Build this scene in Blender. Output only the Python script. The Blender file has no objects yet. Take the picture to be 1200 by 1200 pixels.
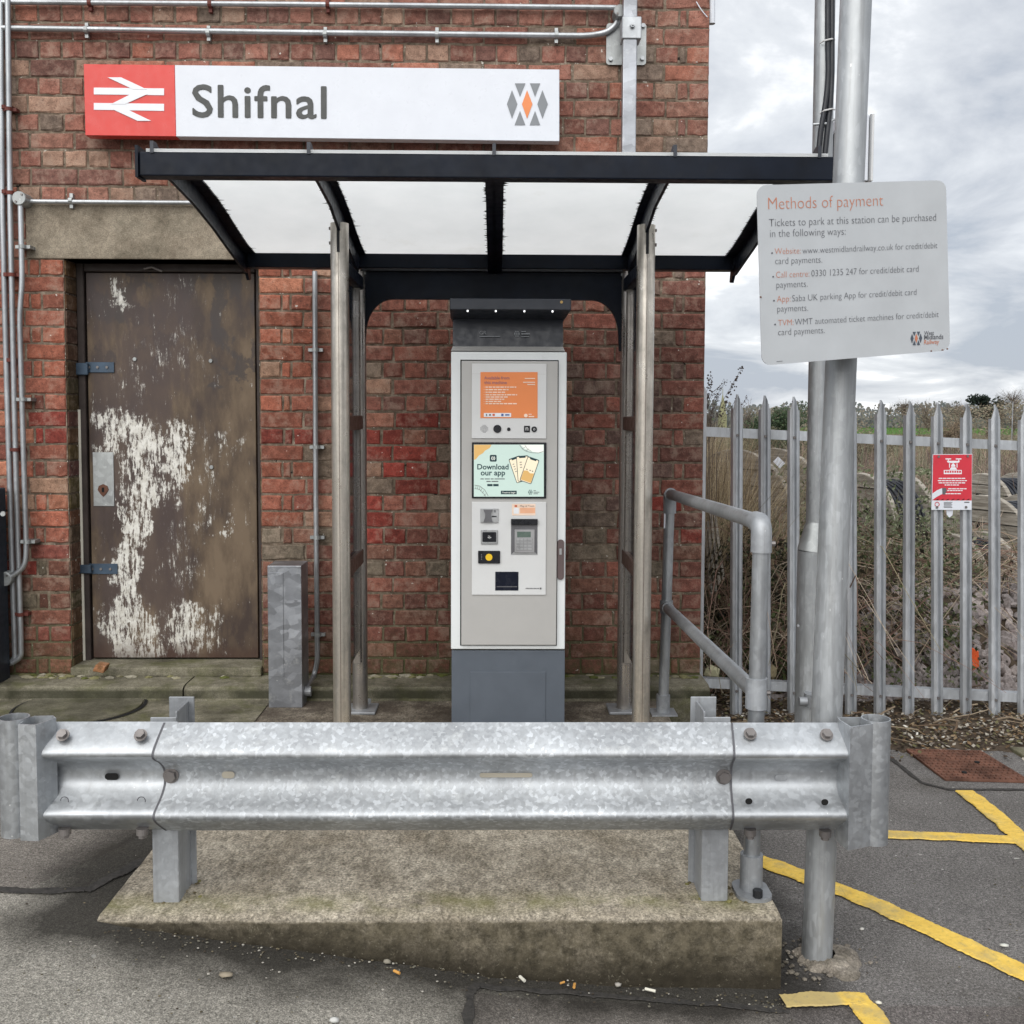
import bpy, bmesh, math, random
from mathutils import Vector, Matrix, Euler, noise as mnoise
R = math.radians
rnd = random.Random(7)
sc = bpy.context.scene
COL = sc.collection

# ------------------------------------------------------------ camera
CAM = Vector((0.0, 0.0, 1.6))
PITCH, YAW, ROLL, SHIFT = R(3.35), R(0.80), R(0.22), -0.036
cam_d = bpy.data.cameras.new('camera')
cam = bpy.data.objects.new('camera', cam_d); COL.objects.link(cam)
cam.location = CAM
CM = Matrix.Rotation(-YAW, 3, 'Z') @ Matrix.Rotation(R(90) - PITCH, 3, 'X') @ Matrix.Rotation(ROLL, 3, 'Z')
cam.rotation_euler = CM.to_euler()
cam_d.sensor_width = 36; cam_d.sensor_fit = 'HORIZONTAL'; cam_d.lens = 36; cam_d.shift_y = SHIFT
cam_d.clip_start = 0.05; cam_d.clip_end = 3000
sc.camera = cam

def ray(u, v):                      # direction of a point of the 1200 px photograph
    return CM @ Vector(((u - 600) / 1200, -(v - 600) / 1200 + SHIFT, -1))
def P(u, v, Y):                     # ... where it meets the upright plane y = Y
    d = ray(u, v); return CAM + d * (Y / d.y)
def PZ(u, v, Z=0.0):                # ... where it meets the level plane z = Z
    d = ray(u, v); return CAM + d * ((Z - CAM.z) / d.z)
def PP(u, v, pl):                   # ... where it meets a plane (point, normal)
    d = ray(u, v); return CAM + d * ((pl[0] - CAM).dot(pl[1]) / d.dot(pl[1]))

# ------------------------------------------------------------ world, sun, exposure
SUN_E, SUN_A = R(42), R(200)        # overcast; the glow of the sun is behind the photographer
w = bpy.data.worlds.new('World'); sc.world = w; w.use_nodes = True
wn = w.node_tree.nodes; wl = w.node_tree.links; wn.clear()
def N_(t, **k):
    n = wn.new(t)
    for a, b in k.items(): setattr(n, a, b)
    return n
wo = N_('ShaderNodeOutputWorld'); bg = N_('ShaderNodeBackground'); bg.inputs[1].default_value = 0.1
sky = N_('ShaderNodeTexSky', sky_type='NISHITA', sun_disc=False, sun_elevation=SUN_E, sun_rotation=SUN_A)
tc = N_('ShaderNodeTexCoord'); sx = N_('ShaderNodeSeparateXYZ'); wl.new(tc.outputs['Generated'], sx.inputs[0])
def wm(op, a, b=None, c=None):
    n = N_('ShaderNodeMath', operation=op)
    for i, q in enumerate((a, b, c)):
        if q is None: continue
        if isinstance(q, (int, float)): n.inputs[i].default_value = q
        else: wl.new(q, n.inputs[i])
    return n.outputs[0]
den = wm('ADD', wm('MAXIMUM', sx.outputs[2], 0.0), 0.24)
cb = N_('ShaderNodeCombineXYZ'); wl.new(wm('DIVIDE', sx.outputs[0], den), cb.inputs[0]); wl.new(wm('DIVIDE', sx.outputs[1], den), cb.inputs[1])
cb.inputs[2].default_value = 12.4
n1 = N_('ShaderNodeTexNoise'); wl.new(cb.outputs[0], n1.inputs['Vector']); n1.inputs['Scale'].default_value = 1.9; n1.inputs['Detail'].default_value = 9; n1.inputs['Roughness'].default_value = .56; n1.inputs['Distortion'].default_value = .35
n2 = N_('ShaderNodeTexNoise'); wl.new(cb.outputs[0], n2.inputs['Vector']); n2.inputs['Scale'].default_value = .45; n2.inputs['Detail'].default_value = 3
fc = wm('ADD', wm('MULTIPLY', n1.outputs[0], .65), wm('MULTIPLY', n2.outputs[0], .35))
cr = N_('ShaderNodeValToRGB'); wl.new(fc, cr.inputs[0])
els = cr.color_ramp.elements
els[0].position = .42; els[0].color = (.235, .258, .295, 1)
els[1].position = .575; els[1].color = (.57, .575, .585, 1)
e = els.new(.465); e.color = (.305, .322, .35, 1)
e = els.new(.53); e.color = (.40, .415, .435, 1)
sc10 = N_('ShaderNodeVectorMath', operation='SCALE'); wl.new(cr.outputs[0], sc10.inputs[0]); sc10.inputs['Scale'].default_value = 10.0
mx = N_('ShaderNodeMix', data_type='RGBA'); mx.inputs[0].default_value = .97
wl.new(sky.outputs[0], mx.inputs[6]); wl.new(sc10.outputs[0], mx.inputs[7])
wl.new(mx.outputs[2], bg.inputs[0]); wl.new(bg.outputs[0], wo.inputs[0])
sd = bpy.data.lights.new('sun', 'SUN'); sd.energy = 1.5; sd.angle = R(70); sd.color = (1, .97, .92)
so = bpy.data.objects.new('sun', sd); COL.objects.link(so)
so.rotation_euler = (R(90) - SUN_E, 0, R(180) - SUN_A + R(0)); so.location = (0, -5, 8)
# the sky texture measures its rotation clockwise from +Y; aim the lamp from the same side
sdir = Vector((math.sin(SUN_A) * math.cos(SUN_E), math.cos(SUN_A) * math.cos(SUN_E), math.sin(SUN_E)))
so.rotation_euler = sdir.to_track_quat('Z', 'Y').to_euler()
sc.view_settings.view_transform = 'Standard'; sc.view_settings.look = 'None'
sc.view_settings.exposure = 1.08; sc.view_settings.gamma = 1; sc.view_settings.use_curve_mapping = False

# ------------------------------------------------------------ materials
def lin(r, g, b, k=1.0):            # sRGB 0-255 to linear
    f = lambda c: (c / 255 / 12.92) if c <= 10 else ((c / 255 + .055) / 1.055) ** 2.4
    return (f(r) * k, f(g) * k, f(b) * k, 1)
class Mat:
    def __init__(s, name, rough=.6, metal=0.0, spec=.4):
        s.MT = bpy.data.materials.new(name); s.MT.use_nodes = True; s.t = s.MT.node_tree; s.t.nodes.clear()
        s.out = s.new('ShaderNodeOutputMaterial'); s.b = s.new('ShaderNodeBsdfPrincipled')
        s.t.links.new(s.b.outputs[0], s.out.inputs[0])
        s.set('Roughness', rough); s.set('Metallic', metal); s.set('Specular IOR Level', spec)
    def new(s, t, **k):
        n = s.t.nodes.new(t)
        for a, b in k.items(): setattr(n, a, b)
        return n
    def lk(s, a, i):
        if a is None: return
        if isinstance(a, (int, float)): i.default_value = a
        elif isinstance(a, (tuple, list)): i.default_value = a
        else: s.t.links.new(a, i)
    def set(s, name, v): s.lk(v, s.b.inputs[name]); return s
    def co(s, kind='Object', scale=(1, 1, 1), loc=(0, 0, 0), rot=(0, 0, 0)):
        if kind == 'World':
            g = s.new('ShaderNodeNewGeometry').outputs['Position']
        else: g = s.new('ShaderNodeTexCoord').outputs[kind]
        mp = s.new('ShaderNodeMapping'); s.lk(g, mp.inputs[0]); mp.inputs['Scale'].default_value = scale
        mp.inputs['Location'].default_value = loc; mp.inputs['Rotation'].default_value = rot
        return mp.outputs[0]
    def noise(s, v, scale, detail=4, rough=.55, dist=0):
        n = s.new('ShaderNodeTexNoise'); s.lk(v, n.inputs['Vector']); n.inputs['Scale'].default_value = scale
        n.inputs['Detail'].default_value = detail; n.inputs['Roughness'].default_value = rough; n.inputs['Distortion'].default_value = dist
        return n.outputs[0]
    def vor(s, v, scale, feature='F1', out='Distance'):
        n = s.new('ShaderNodeTexVoronoi', feature=feature); s.lk(v, n.inputs['Vector']); n.inputs['Scale'].default_value = scale
        return n.outputs[out]
    def m(s, op, a, b=None, c=None):
        n = s.new('ShaderNodeMath', operation=op)
        for i, q in enumerate((a, b, c)): s.lk(q, n.inputs[i])
        return n.outputs[0]
    def ramp(s, f, stops):
        n = s.new('ShaderNodeValToRGB'); s.lk(f, n.inputs[0]); el = n.color_ramp.elements
        while len(el) < len(stops): el.new(.5)
        for e_, (p, c) in zip(el, stops):
            e_.position = p; e_.color = (c, c, c, 1) if isinstance(c, (int, float)) else c
        return n.outputs[0]
    def step(s, f, a, b): return s.ramp(f, [(a, 0.0), (b, 1.0)])
    def mix(s, f, a, b, blend='MIX'):
        n = s.new('ShaderNodeMix', data_type='RGBA', blend_type=blend); s.lk(f, n.inputs[0]); s.lk(a, n.inputs[6]); s.lk(b, n.inputs[7])
        return n.outputs[2]
    def bump(s, h, strength=.3, dist=.002):
        n = s.new('ShaderNodeBump'); n.inputs['Strength'].default_value = strength; n.inputs['Distance'].default_value = dist
        s.lk(h, n.inputs['Height']); s.lk(n.outputs[0], s.b.inputs['Normal']); return s
    def sep(s, v):
        n = s.new('ShaderNodeSeparateXYZ'); s.lk(v, n.inputs[0]); return n.outputs
def gray(v): return (v, v, v, 1)

def mat_plain(name, c, rough=.5, metal=0, var=.12, dirt=.0, spec=.4, bump=0):
    q = Mat(name, rough, metal, spec); v = q.co('World')
    n = q.noise(v, 9, 5); f = q.ramp(n, [(.3, 1 - var), (.7, 1 + var)])
    c2 = q.mix(1.0, c, f, 'MULTIPLY')
    if dirt:
        d = q.step(q.noise(v, 22, 6, .7), .55, .75); c2 = q.mix(q.m('MULTIPLY', d, dirt), c2, (.09, .075, .055, 1))
    q.set('Base Color', c2)
    q.set('Roughness', q.ramp(q.noise(v, 30, 4), [(.3, max(.05, rough - .1)), (.7, min(1, rough + .1))]))
    if bump: q.bump(q.noise(v, 60, 5), bump, .002)
    return q.MT

def mat_brick(name, src):
    q = Mat(name, .9, 0, .25)
    if src == 'obj': c = q.new('ShaderNodeObjectInfo').outputs['Color']
    else: c = q.new('ShaderNodeAttribute', attribute_name='Col').outputs['Color']
    v = q.co('World')
    n = q.noise(v, 26, 7, .65); c = q.mix(1.0, c, q.ramp(n, [(.36, .70), (.5, 1.0), (.64, 1.28)]), 'MULTIPLY')
    fine = q.noise(v, 190, 3, .7); c = q.mix(1.0, c, q.ramp(fine, [(.36, .78), (.64, 1.22)]), 'MULTIPLY')
    dk = q.step(q.noise(v, 60, 4, .7), .57, .66); c = q.mix(q.m('MULTIPLY', dk, .6), c, (.06, .035, .03, 1))
    # weathered bloom of mortar smear
    sm = q.step(q.noise(v, 13, 7, .75), .50, .64); c = q.mix(q.m('MULTIPLY', sm, .50), c, (.30, .235, .185, 1))
    # lime specks
    sp = q.step(q.noise(v, 40, 2, .5), .725, .75); c = q.mix(q.m('MULTIPLY', sp, .75), c, (.72, .70, .64, 1))
    # green growth low on the wall
    z = q.sep(v)[2]; g = q.m('SUBTRACT', 1.0, q.m('DIVIDE', q.m('SUBTRACT', z, .26), q.m('ADD', .05, q.m('MULTIPLY', q.noise(v, 5, 5, .7), .42))))
    g = q.m('MULTIPLY', q.m('MINIMUM', q.m('MAXIMUM', g, 0.0), 1.0), q.step(q.noise(v, 34, 5, .7), .32, .6))
    c = q.mix(q.m('MULTIPLY', g, .72), c, (.065, .07, .03, 1))
    q.set('Base Color', c)
    h = q.m('ADD', q.m('MULTIPLY', n, 1.0), q.m('MULTIPLY', fine, .3)); q.bump(h, .8, .008)
    return q.MT
def mat_mortar():
    q = Mat('mortar', .95, 0, .2); v = q.co('World')
    n = q.noise(v, 20, 7, .7)
    c = q.ramp(n, [(.36, (.085, .066, .049, 1)), (.52, (.175, .136, .102, 1)), (.66, (.30, .245, .19, 1))])
    sp = q.step(q.noise(v, 55, 3, .5), .68, .72); c = q.mix(q.m('MULTIPLY', sp, .8), c, (.62, .6, .54, 1))
    hole = q.step(q.noise(v, 28, 3, .5), .70, .73); c = q.mix(hole, c, (.02, .016, .014, 1))
    z = q.sep(v)[2]; g = q.m('SUBTRACT', 1.0, q.m('DIVIDE', q.m('SUBTRACT', z, .26), .5))
    g = q.m('MULTIPLY', q.m('MINIMUM', q.m('MAXIMUM', g, 0.0), 1.0), .8); c = q.mix(g, c, (.07, .08, .03, 1))
    q.set('Base Color', c); q.bump(q.m('ADD', n, q.m('MULTIPLY', q.noise(v, 150, 3), .4)), .8, .008); return q.MT

def mat_concrete(name, c1, c2, moss=0., pores=.5, dark=0., scale=1.0, foot=False):
    q = Mat(name, .93, 0, .2); v = q.co('World')
    n = q.noise(v, 7 * scale, 8, .68); c = q.ramp(n, [(.3, c1), (.68, c2)])
    f = q.noise(v, 170, 4, .75); c = q.mix(1.0, c, q.ramp(f, [(.3, .55), (.5, 1.0), (.72, 1.5)]), 'MULTIPLY')
    f2 = q.noise(v, 48, 5, .7); c = q.mix(1.0, c, q.ramp(f2, [(.3, .72), (.7, 1.2)]), 'MULTIPLY')
    if dark:
        d = q.step(q.noise(v, 4.5, 7, .7), .42, .66); c = q.mix(q.m('MULTIPLY', d, dark), c, (.035, .032, .02, 1))
    if moss:
        d = q.step(q.noise(q.co('World', loc=(3, 7, 1)), 5.5, 7, .7), .48, .66); c = q.mix(q.m('MULTIPLY', d, moss), c, (.085, .09, .028, 1))
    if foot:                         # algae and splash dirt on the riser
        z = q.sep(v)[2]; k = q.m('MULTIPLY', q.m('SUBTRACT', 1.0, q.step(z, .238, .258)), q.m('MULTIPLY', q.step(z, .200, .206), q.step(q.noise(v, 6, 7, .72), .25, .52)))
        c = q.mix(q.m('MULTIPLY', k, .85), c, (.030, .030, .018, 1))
    q.set('Base Color', c)
    q.bump(q.m('ADD', q.m('MULTIPLY', f, .5), f2), pores, .004); return q.MT

def mat_galv(name, base=.42, scale=55, contrast=.35, rough=.42, metal=.6, streak=.3, stretch=(1, 1, 1), blue=1.0, white=.25):
    q = Mat(name, rough, metal, .5); v = q.co('World', scale=stretch)
    jig = q.new('ShaderNodeVectorMath', operation='ADD'); q.lk(v, jig.inputs[0])
    ns = q.new('ShaderNodeTexNoise'); ns.inputs['Scale'].default_value = scale * .6; ns.inputs['Detail'].default_value = 3; q.lk(v, ns.inputs['Vector'])
    sv = q.new('ShaderNodeVectorMath', operation='SCALE'); sv.inputs['Scale'].default_value = .9 / scale; q.lk(ns.outputs['Color'], sv.inputs[0]); q.lk(sv.outputs[0], jig.inputs[1])
    cell = q.vor(jig.outputs[0], scale, 'F1', 'Color'); cx = q.sep(cell)[0]
    f = q.ramp(cx, [(0, 1 - contrast * .55), (.7, 1.0), (1, 1 + contrast * .8)])
    c = q.mix(1.0, (base * .955, base, base * blue * 1.005, 1), f, 'MULTIPLY')
    big = q.noise(v, 3.2, 6, .6); c = q.mix(1.0, c, q.ramp(big, [(.36, .76), (.64, 1.2)]), 'MULTIPLY')
    wv = q.co('World', scale=(60, 60, 2)); st = q.noise(wv, 1, 4, .6); c = q.mix(q.m('MULTIPLY', q.step(st, .5, .75), streak), c, gray(base * .55))
    wh = q.m('MULTIPLY', q.step(q.noise(q.co('World', loc=(5, 1, 2)), 17, 6, .72), .56, .70), white); c = q.mix(wh, c, (.66, .68, .68, 1))
    sp = q.step(q.noise(v, 75, 2, .5), .74, .77); c = q.mix(q.m('MULTIPLY', sp, .7), c, (.75, .76, .76, 1))
    q.set('Base Color', c)
    q.set('Roughness', q.ramp(cx, [(0, rough - .04), (1, rough + .08)]))
    q.bump(q.m('ADD', q.m('MULTIPLY', cx, .4), q.noise(v, 90, 3)), .12, .0015); return q.MT

def mat_stainless(name, c=(.50, .46, .41, 1), rough=.38):
    q = Mat(name, rough, .85, .5); v = q.co('World', scale=(22, 22, 1.0))
    n = q.noise(v, 3, 5, .6); q2 = q.noise(q.co('World', scale=(1, 1, .6)), 14, 6, .7)
    c = q.mix(1.0, c, q.ramp(n, [(.3, .82), (.7, 1.18)]), 'MULTIPLY')
    c = q.mix(1.0, c, q.ramp(q2, [(.32, .66), (.6, 1.08)]), 'MULTIPLY')
    q.set('Base Color', c); q.set('Roughness', q.ramp(q2, [(.3, rough + .2), (.7, rough - .05)]))
    q.bump(n, .08, .001); return q.MT

MAT = {}
MAT['brick'] = mat_brick('brick_obj', 'obj'); MAT['brickv'] = mat_brick('brick_vtx', 'vtx'); MAT['mortar'] = mat_mortar()
MAT['lintel'] = mat_concrete('lintel_concrete', (.20, .165, .125, 1), (.34, .295, .23, 1), 0, .5, .45)
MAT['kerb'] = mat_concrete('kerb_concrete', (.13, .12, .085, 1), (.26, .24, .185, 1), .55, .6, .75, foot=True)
MAT['galv'] = mat_galv('galv', .38, 42, .22, .45)
MAT['galv_beam'] = mat_galv('galv_beam', .45, 95, .36, .54, .66, .35, blue=1.04, white=.40)
MAT['galv_end'] = mat_galv('galv_end', .44, 70, .16, .46, .74, .30, blue=1.04, white=.30)
MAT['galv_pole'] = mat_galv('galv_pole', .41, 90, .14, .50, .66, .6, (1, 1, .35), 1.03, .16)
MAT['galv_fence'] = mat_galv('galv_fence', .50, 60, .10, .48, .68, .35, (1, 1, .4), 1.05, .14)
MAT['galv_big'] = mat_galv('galv_big', .34, 20, .30, .40, .75, .1, (1, 1, 1.6), 1.08, .30)
MAT['galv_tube'] = mat_galv('galv_tube', .41, 70, .10, .42, .75, .45, (1, 1, .5), 1.04, .14)
MAT['galv_matte'] = mat_galv('galv_matte', .34, 90, .10, .55, .55, .45, (1, 1, 1), 1.05, .16)
MAT['steel'] = mat_stainless('stainless', (.58, .54, .48, 1), .27); MAT['steel_dk'] = mat_stainless('stainless_frame', (.46, .43, .40, 1), .24)
MAT['bracket'] = mat_plain('bracket_brown', (.10, .065, .055, 1), .45, .3)
MAT['navy'] = mat_plain('navy_metal', (.0045, .0075, .015, 1), .40, 0, .3, .05, .16)
MAT['black'] = mat_plain('black_paint', (.012, .013, .016, 1), .45, 0, .3, .06)
MAT['bluebox'] = mat_plain('dark_cabinet', (.013, .018, .028, 1), .5, 0, .25)
MAT['white'] = mat_plain('white_print', (.74, .76, .80, 1), .35, 0, .015, .02)
MAT['signwhite'] = mat_plain('sign_white', (.66, .69, .75, 1), .35, 0, .02, .05)
MAT['red'] = mat_plain('sign_red', (.62, .055, .045, 1), .35, 0, .03)
MAT['redtag'] = mat_plain('tag_red', (.56, .035, .055, 1), .4, 0, .06)
MAT['char'] = mat_plain('char_grey', (.050, .053, .052, 1), .4, 0, .02)
MAT['lgrey'] = mat_plain('logo_grey', (.20, .215, .235, 1), .4, 0, .02)
MAT['orange'] = mat_plain('orange_print', (.74, .235, .075, 1), .4, 0, .02)
MAT['orange_t'] = mat_plain('orange_text', (.52, .20, .12, 1), .4, 0, .02)
MAT['print'] = mat_plain('dark_print', (.12, .125, .14, 1), .4, 0, .02)
MAT['plate'] = mat_plain('sign_plate', (.47, .495, .52, 1), .45, 0, .05, .02)
MAT['mwhite'] = mat_plain('machine_white', (.70, .73, .745, 1), .35, 0, .02, .03)
MAT['msilver'] = mat_plain('machine_silver', (.41, .405, .395, 1), .42, .05, .03, .02)
MAT['mpanel'] = mat_plain('machine_panel', (.60, .61, .615, 1), .4, 0, .02, .02)
MAT['mplinth'] = mat_plain('machine_plinth', (.10, .118, .145, 1), .4, .1, .06, .06)
MAT['mhood'] = mat_plain('machine_hood', (.016, .020, .030, 1), .4, 0, .1)
MAT['mdark'] = mat_plain('machine_dark', (.012, .013, .017, 1), .3, 0, .1)
MAT['mgrey'] = mat_plain('machine_grey', (.13, .13, .14, 1), .4, .2, .1)
MAT['mkey'] = mat_plain('key_steel', (.45, .46, .47, 1), .35, .6, .05)
MAT['mbrown'] = mat_plain('handle_brown', (.115, .085, .085, 1), .45, 0, .05)
MAT['yellowp'] = mat_plain('yellow_pad', (.75, .48, .02, 1), .4, 0, .03)
MAT['gold'] = mat_plain('gold_print', (.55, .36, .12, 1), .5, 0, .02)
MAT['mint'] = mat_plain('mint', (.42, .60, .52, 1), .3, 0, .02)
MAT['woodsill'] = mat_plain('door_frame', (.040, .030, .027, 1), .6, 0, .35, .25, .4, .4)
MAT['strap'] = mat_plain('hinge_strap', (.055, .085, .125, 1), .4, .3, .3, .25)
MAT['rust'] = mat_plain('rust', (.135, .066, .046, 1), .85, 0, .5, .5, .2, .6)
MAT['rustred'] = mat_plain('red_clip', (.12, .03, .022, 1), .7, 0, .3)
MAT['bolt'] = mat_plain('bolt', (.20, .185, .18, 1), .45, .6, .25, .3)
MAT['cable'] = mat_plain('black_cable', (.016, .018, .024, 1), .4, 0, .2)
MAT['tie'] = mat_plain('tie', (.6, .6, .6, 1), .5)
MAT['hole'] = mat_plain('hole_dark', (.006, .006, .006, 1), .9)
MAT['slot'] = mat_plain('slot_dirt', (.36, .33, .27, 1), .9)
MAT['butt'] = mat_plain('paper_butt', (.62, .60, .52, 1), .8)
MAT['buttor'] = mat_plain('cork_tip', (.55, .28, .07, 1), .8)
MAT['litter_o'] = mat_plain('orange_litter', (.8, .12, .03, 1), .5)
MAT['led'] = Mat('led', .3).set('Emission Color', (1, 1, 1, 1)).set('Emission Strength', .8).MT
def mat_attr(name, rough=.8, transl=0.0, spec=.2):
    q = Mat(name, rough, 0, spec); c = q.new('ShaderNodeAttribute', attribute_name='Col').outputs['Color']; q.set('Base Color', c)
    if transl:
        t = q.new('ShaderNodeBsdfTranslucent'); q.lk(c, t.inputs[0]); mxs = q.new('ShaderNodeMixShader'); mxs.inputs[0].default_value = transl
        q.t.links.new(q.b.outputs[0], mxs.inputs[1]); q.t.links.new(t.outputs[0], mxs.inputs[2]); q.t.links.new(mxs.outputs[0], q.out.inputs[0])
    return q.MT
MAT['attr'] = mat_attr('dead_plant', .85, .15); MAT['leaf'] = mat_attr('leafy', .6, .3)
MAT['attr_s'] = mat_attr('litter_bits', .9)
def mat_roof():
    q = Mat('roof_sheet', .35, 0, .4); v = q.co('World')
    n = q.noise(v, 5, 6, .65); c = q.ramp(n, [(.3, (.87, .885, .885, 1)), (.7, (.93, .94, .94, 1))])
    d = q.step(q.noise(v, 2.2, 7, .72), .60, .78); c = q.mix(q.m('MULTIPLY', d, .30), c, (.62, .60, .53, 1))
    q.set('Base Color', c)
    t = q.new('ShaderNodeBsdfTranslucent'); q.lk(c, t.inputs[0]); ms = q.new('ShaderNodeMixShader'); ms.inputs[0].default_value = .85
    q.t.links.new(q.b.outputs[0], ms.inputs[1]); q.t.links.new(t.outputs[0], ms.inputs[2]); q.t.links.new(ms.outputs[0], q.out.inputs[0]); return q.MT
MAT['roof'] = mat_roof()
def mat_glass():
    q = Mat('side_glass', .1, 0, .5); q.set('Base Color', (.02, .03, .05, 1)); q.set('Transmission Weight', .5); return q.MT
MAT['glass'] = mat_glass()
def mat_rock():
    q = Mat('ballast_stone', .9); v = q.co('World'); oi = q.new('ShaderNodeObjectInfo')
    c = q.ramp(q.m('FRACT', q.m('ADD', oi.outputs['Random'], q.noise(v, 2.0, 2))), [(0, (.21, .17, .16, 1)), (.4, (.30, .25, .235, 1)), (.7, (.24, .215, .21, 1)), (1, (.38, .33, .31, 1))])
    c = q.mix(1.0, c, q.ramp(q.noise(v, 60, 5, .7), [(.3, .6), (.7, 1.3)]), 'MULTIPLY'); q.set('Base Color', c); q.bump(q.noise(v, 70, 5), .5, .004); return q.MT
MAT['rock'] = mat_rock()
def mat_wood():
    q = Mat('weathered_wood', .9); v = q.co('Object', scale=(1, 1, 14)); n = q.noise(v, 3, 6, .7)
    c = q.ramp(n, [(.38, (.20, .18, .15, 1)), (.62, (.42, .39, .34, 1))]); q.set('Base Color', c); q.bump(n, .5, .01); return q.MT
MAT['wood'] = mat_wood()
# ------------------------------------------------------------ mesh helpers
ORG = {}
def tag(o, label=None, cat=None, group=None, kind=None):
    if label: o['label'] = label
    if cat: o['category'] = cat
    if group: o['group'] = group
    if kind: o['kind'] = kind
    return o
def thing(name, label, cat, loc, group=None):
    o = bpy.data.objects.new(name, None); COL.objects.link(o); o.location = loc; o.empty_display_size = .1
    ORG[o] = Vector(loc); return tag(o, label, cat, group)
class MB:
    def __init__(s): s.v = []; s.f = []; s.c = []
    def add(s, vs, fs, col=None):
        b = len(s.v); s.v += [tuple(q) for q in vs]; s.f += [tuple(i + b for i in q) for q in fs]
        if col is not None: s.c += [col] * len(vs)
        return s
    def box(s, a, b, col=None):
        x0, y0, z0 = a; x1, y1, z1 = b
        x0, x1 = min(x0, x1), max(x0, x1); y0, y1 = min(y0, y1), max(y0, y1); z0, z1 = min(z0, z1), max(z0, z1)
        return s.add([(x0, y0, z0), (x1, y0, z0), (x1, y1, z0), (x0, y1, z0), (x0, y0, z1), (x1, y0, z1), (x1, y1, z1), (x0, y1, z1)],
                     [(0, 3, 2, 1), (4, 5, 6, 7), (0, 1, 5, 4), (1, 2, 6, 5), (2, 3, 7, 6), (3, 0, 4, 7)], col)
    def frust(s, c4, d):             # quad (4 pts) extruded by vector d
        c4 = [Vector(q) for q in c4]; d = Vector(d)
        n = len(c4); vs = c4 + [q + d for q in c4]
        return s.add(vs, [tuple(range(n))[::-1], tuple(range(n, 2 * n))] + [(i, (i + 1) % n, n + (i + 1) % n, n + i) for i in range(n)])
    def tube(s, pts, r, seg=10, col=None, cap=True):
        pts = [Vector(q) for q in pts]; n = len(pts); rr = r if isinstance(r, (list, tuple)) else [r] * n
        up = None; vs = []
        for i, q in enumerate(pts):
            d = (pts[min(i + 1, n - 1)] - pts[max(i - 1, 0)])
            if d.length < 1e-9: d = Vector((0, 0, 1))
            d.normalize()
            if up is None:
                up = d.orthogonal().normalized()
            else:
                up = (up - d * up.dot(d))
                up = up.normalized() if up.length > 1e-6 else d.orthogonal().normalized()
            sd_ = d.cross(up)
            for k in range(seg):
                a = 2 * math.pi * k / seg; vs.append(q + (up * math.cos(a) + sd_ * math.sin(a)) * rr[i])
        fs = [(i * seg + k, i * seg + (k + 1) % seg, (i + 1) * seg + (k + 1) % seg, (i + 1) * seg + k) for i in range(n - 1) for k in range(seg)]
        if cap: fs += [tuple(range(seg))[::-1], tuple(range((n - 1) * seg, n * seg))]
        return s.add(vs, fs, col)
    def prism(s, poly, fn, t0, t1):  # poly 2-D, fn(a, b, t) -> point
        n = len(poly); vs = [fn(a, b, t0) for a, b in poly] + [fn(a, b, t1) for a, b in poly]
        return s.add(vs, [tuple(range(n))[::-1], tuple(range(n, 2 * n))] + [(i, (i + 1) % n, n + (i + 1) % n, n + i) for i in range(n)])
    def build(s, name, mat, parent=None, bevel=0, smooth=False, seg=1, solid=0, org=None, fixn=True):
        o_ = ORG.get(parent, Vector((0, 0, 0))) if parent else (Vector(org) if org is not None else Vector((0, 0, 0)))
        me = bpy.data.meshes.new(name)
        me.from_pydata([(q[0] - o_.x, q[1] - o_.y, q[2] - o_.z) for q in s.v], [], s.f)
        if s.c:
            at = me.color_attributes.new('Col', 'FLOAT_COLOR', 'POINT')
            flat = []
            for q in s.c: flat += [q[0], q[1], q[2], 1.0]
            at.data.foreach_set('color', flat)
        if bevel or solid or fixn:
            bm = bmesh.new(); bm.from_mesh(me)
            if solid: bmesh.ops.solidify(bm, geom=bm.faces[:], thickness=solid)
            if fixn: bmesh.ops.recalc_face_normals(bm, faces=bm.faces[:])
            if bevel:
                es = [e for e in bm.edges if len(e.link_faces) == 2 and e.calc_face_angle(0) > R(28)]
                bmesh.ops.bevel(bm, geom=es, offset=bevel, segments=seg, profile=.6, affect='EDGES', clamp_overlap=True)
            bm.to_mesh(me); bm.free()
        if smooth:
            for p in me.polygons: p.use_smooth = True
            if smooth != 'all':
                bm = bmesh.new(); bm.from_mesh(me)
                for e in bm.edges:
                    if len(e.link_faces) == 2 and e.calc_face_angle(0) > R(38): e.smooth = False
                bm.to_mesh(me); bm.free()
        me.materials.append(MAT[mat] if isinstance(mat, str) else mat)
        o = bpy.data.objects.new(name, me); COL.objects.link(o)
        if parent: o.parent = parent
        else: o.location = o_
        ORG[o] = o_; return o
def circ(r, n=16, cx=0, cy=0, a0=0): return [(cx + r * math.cos(a0 + 2 * math.pi * i / n), cy + r * math.sin(a0 + 2 * math.pi * i / n)) for i in range(n)]
def rrect(x0, y0, x1, y1, r, n=4):
    out = []
    for cx, cy, a in ((x1 - r, y1 - r, 0), (x0 + r, y1 - r, 90), (x0 + r, y0 + r, 180), (x1 - r, y0 + r, 270)):
        for i in range(n + 1):
            t = R(a + 90 * i / n); out.append((cx + r * math.cos(t), cy + r * math.sin(t)))
    return out
def arc(p0, p1, p2, n=6):           # quadratic bend
    p0, p1, p2 = map(Vector, (p0, p1, p2)); return [p0 * (1 - t) ** 2 + p1 * 2 * t * (1 - t) + p2 * t * t for t in [i / n for i in range(n + 1)]]
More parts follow.
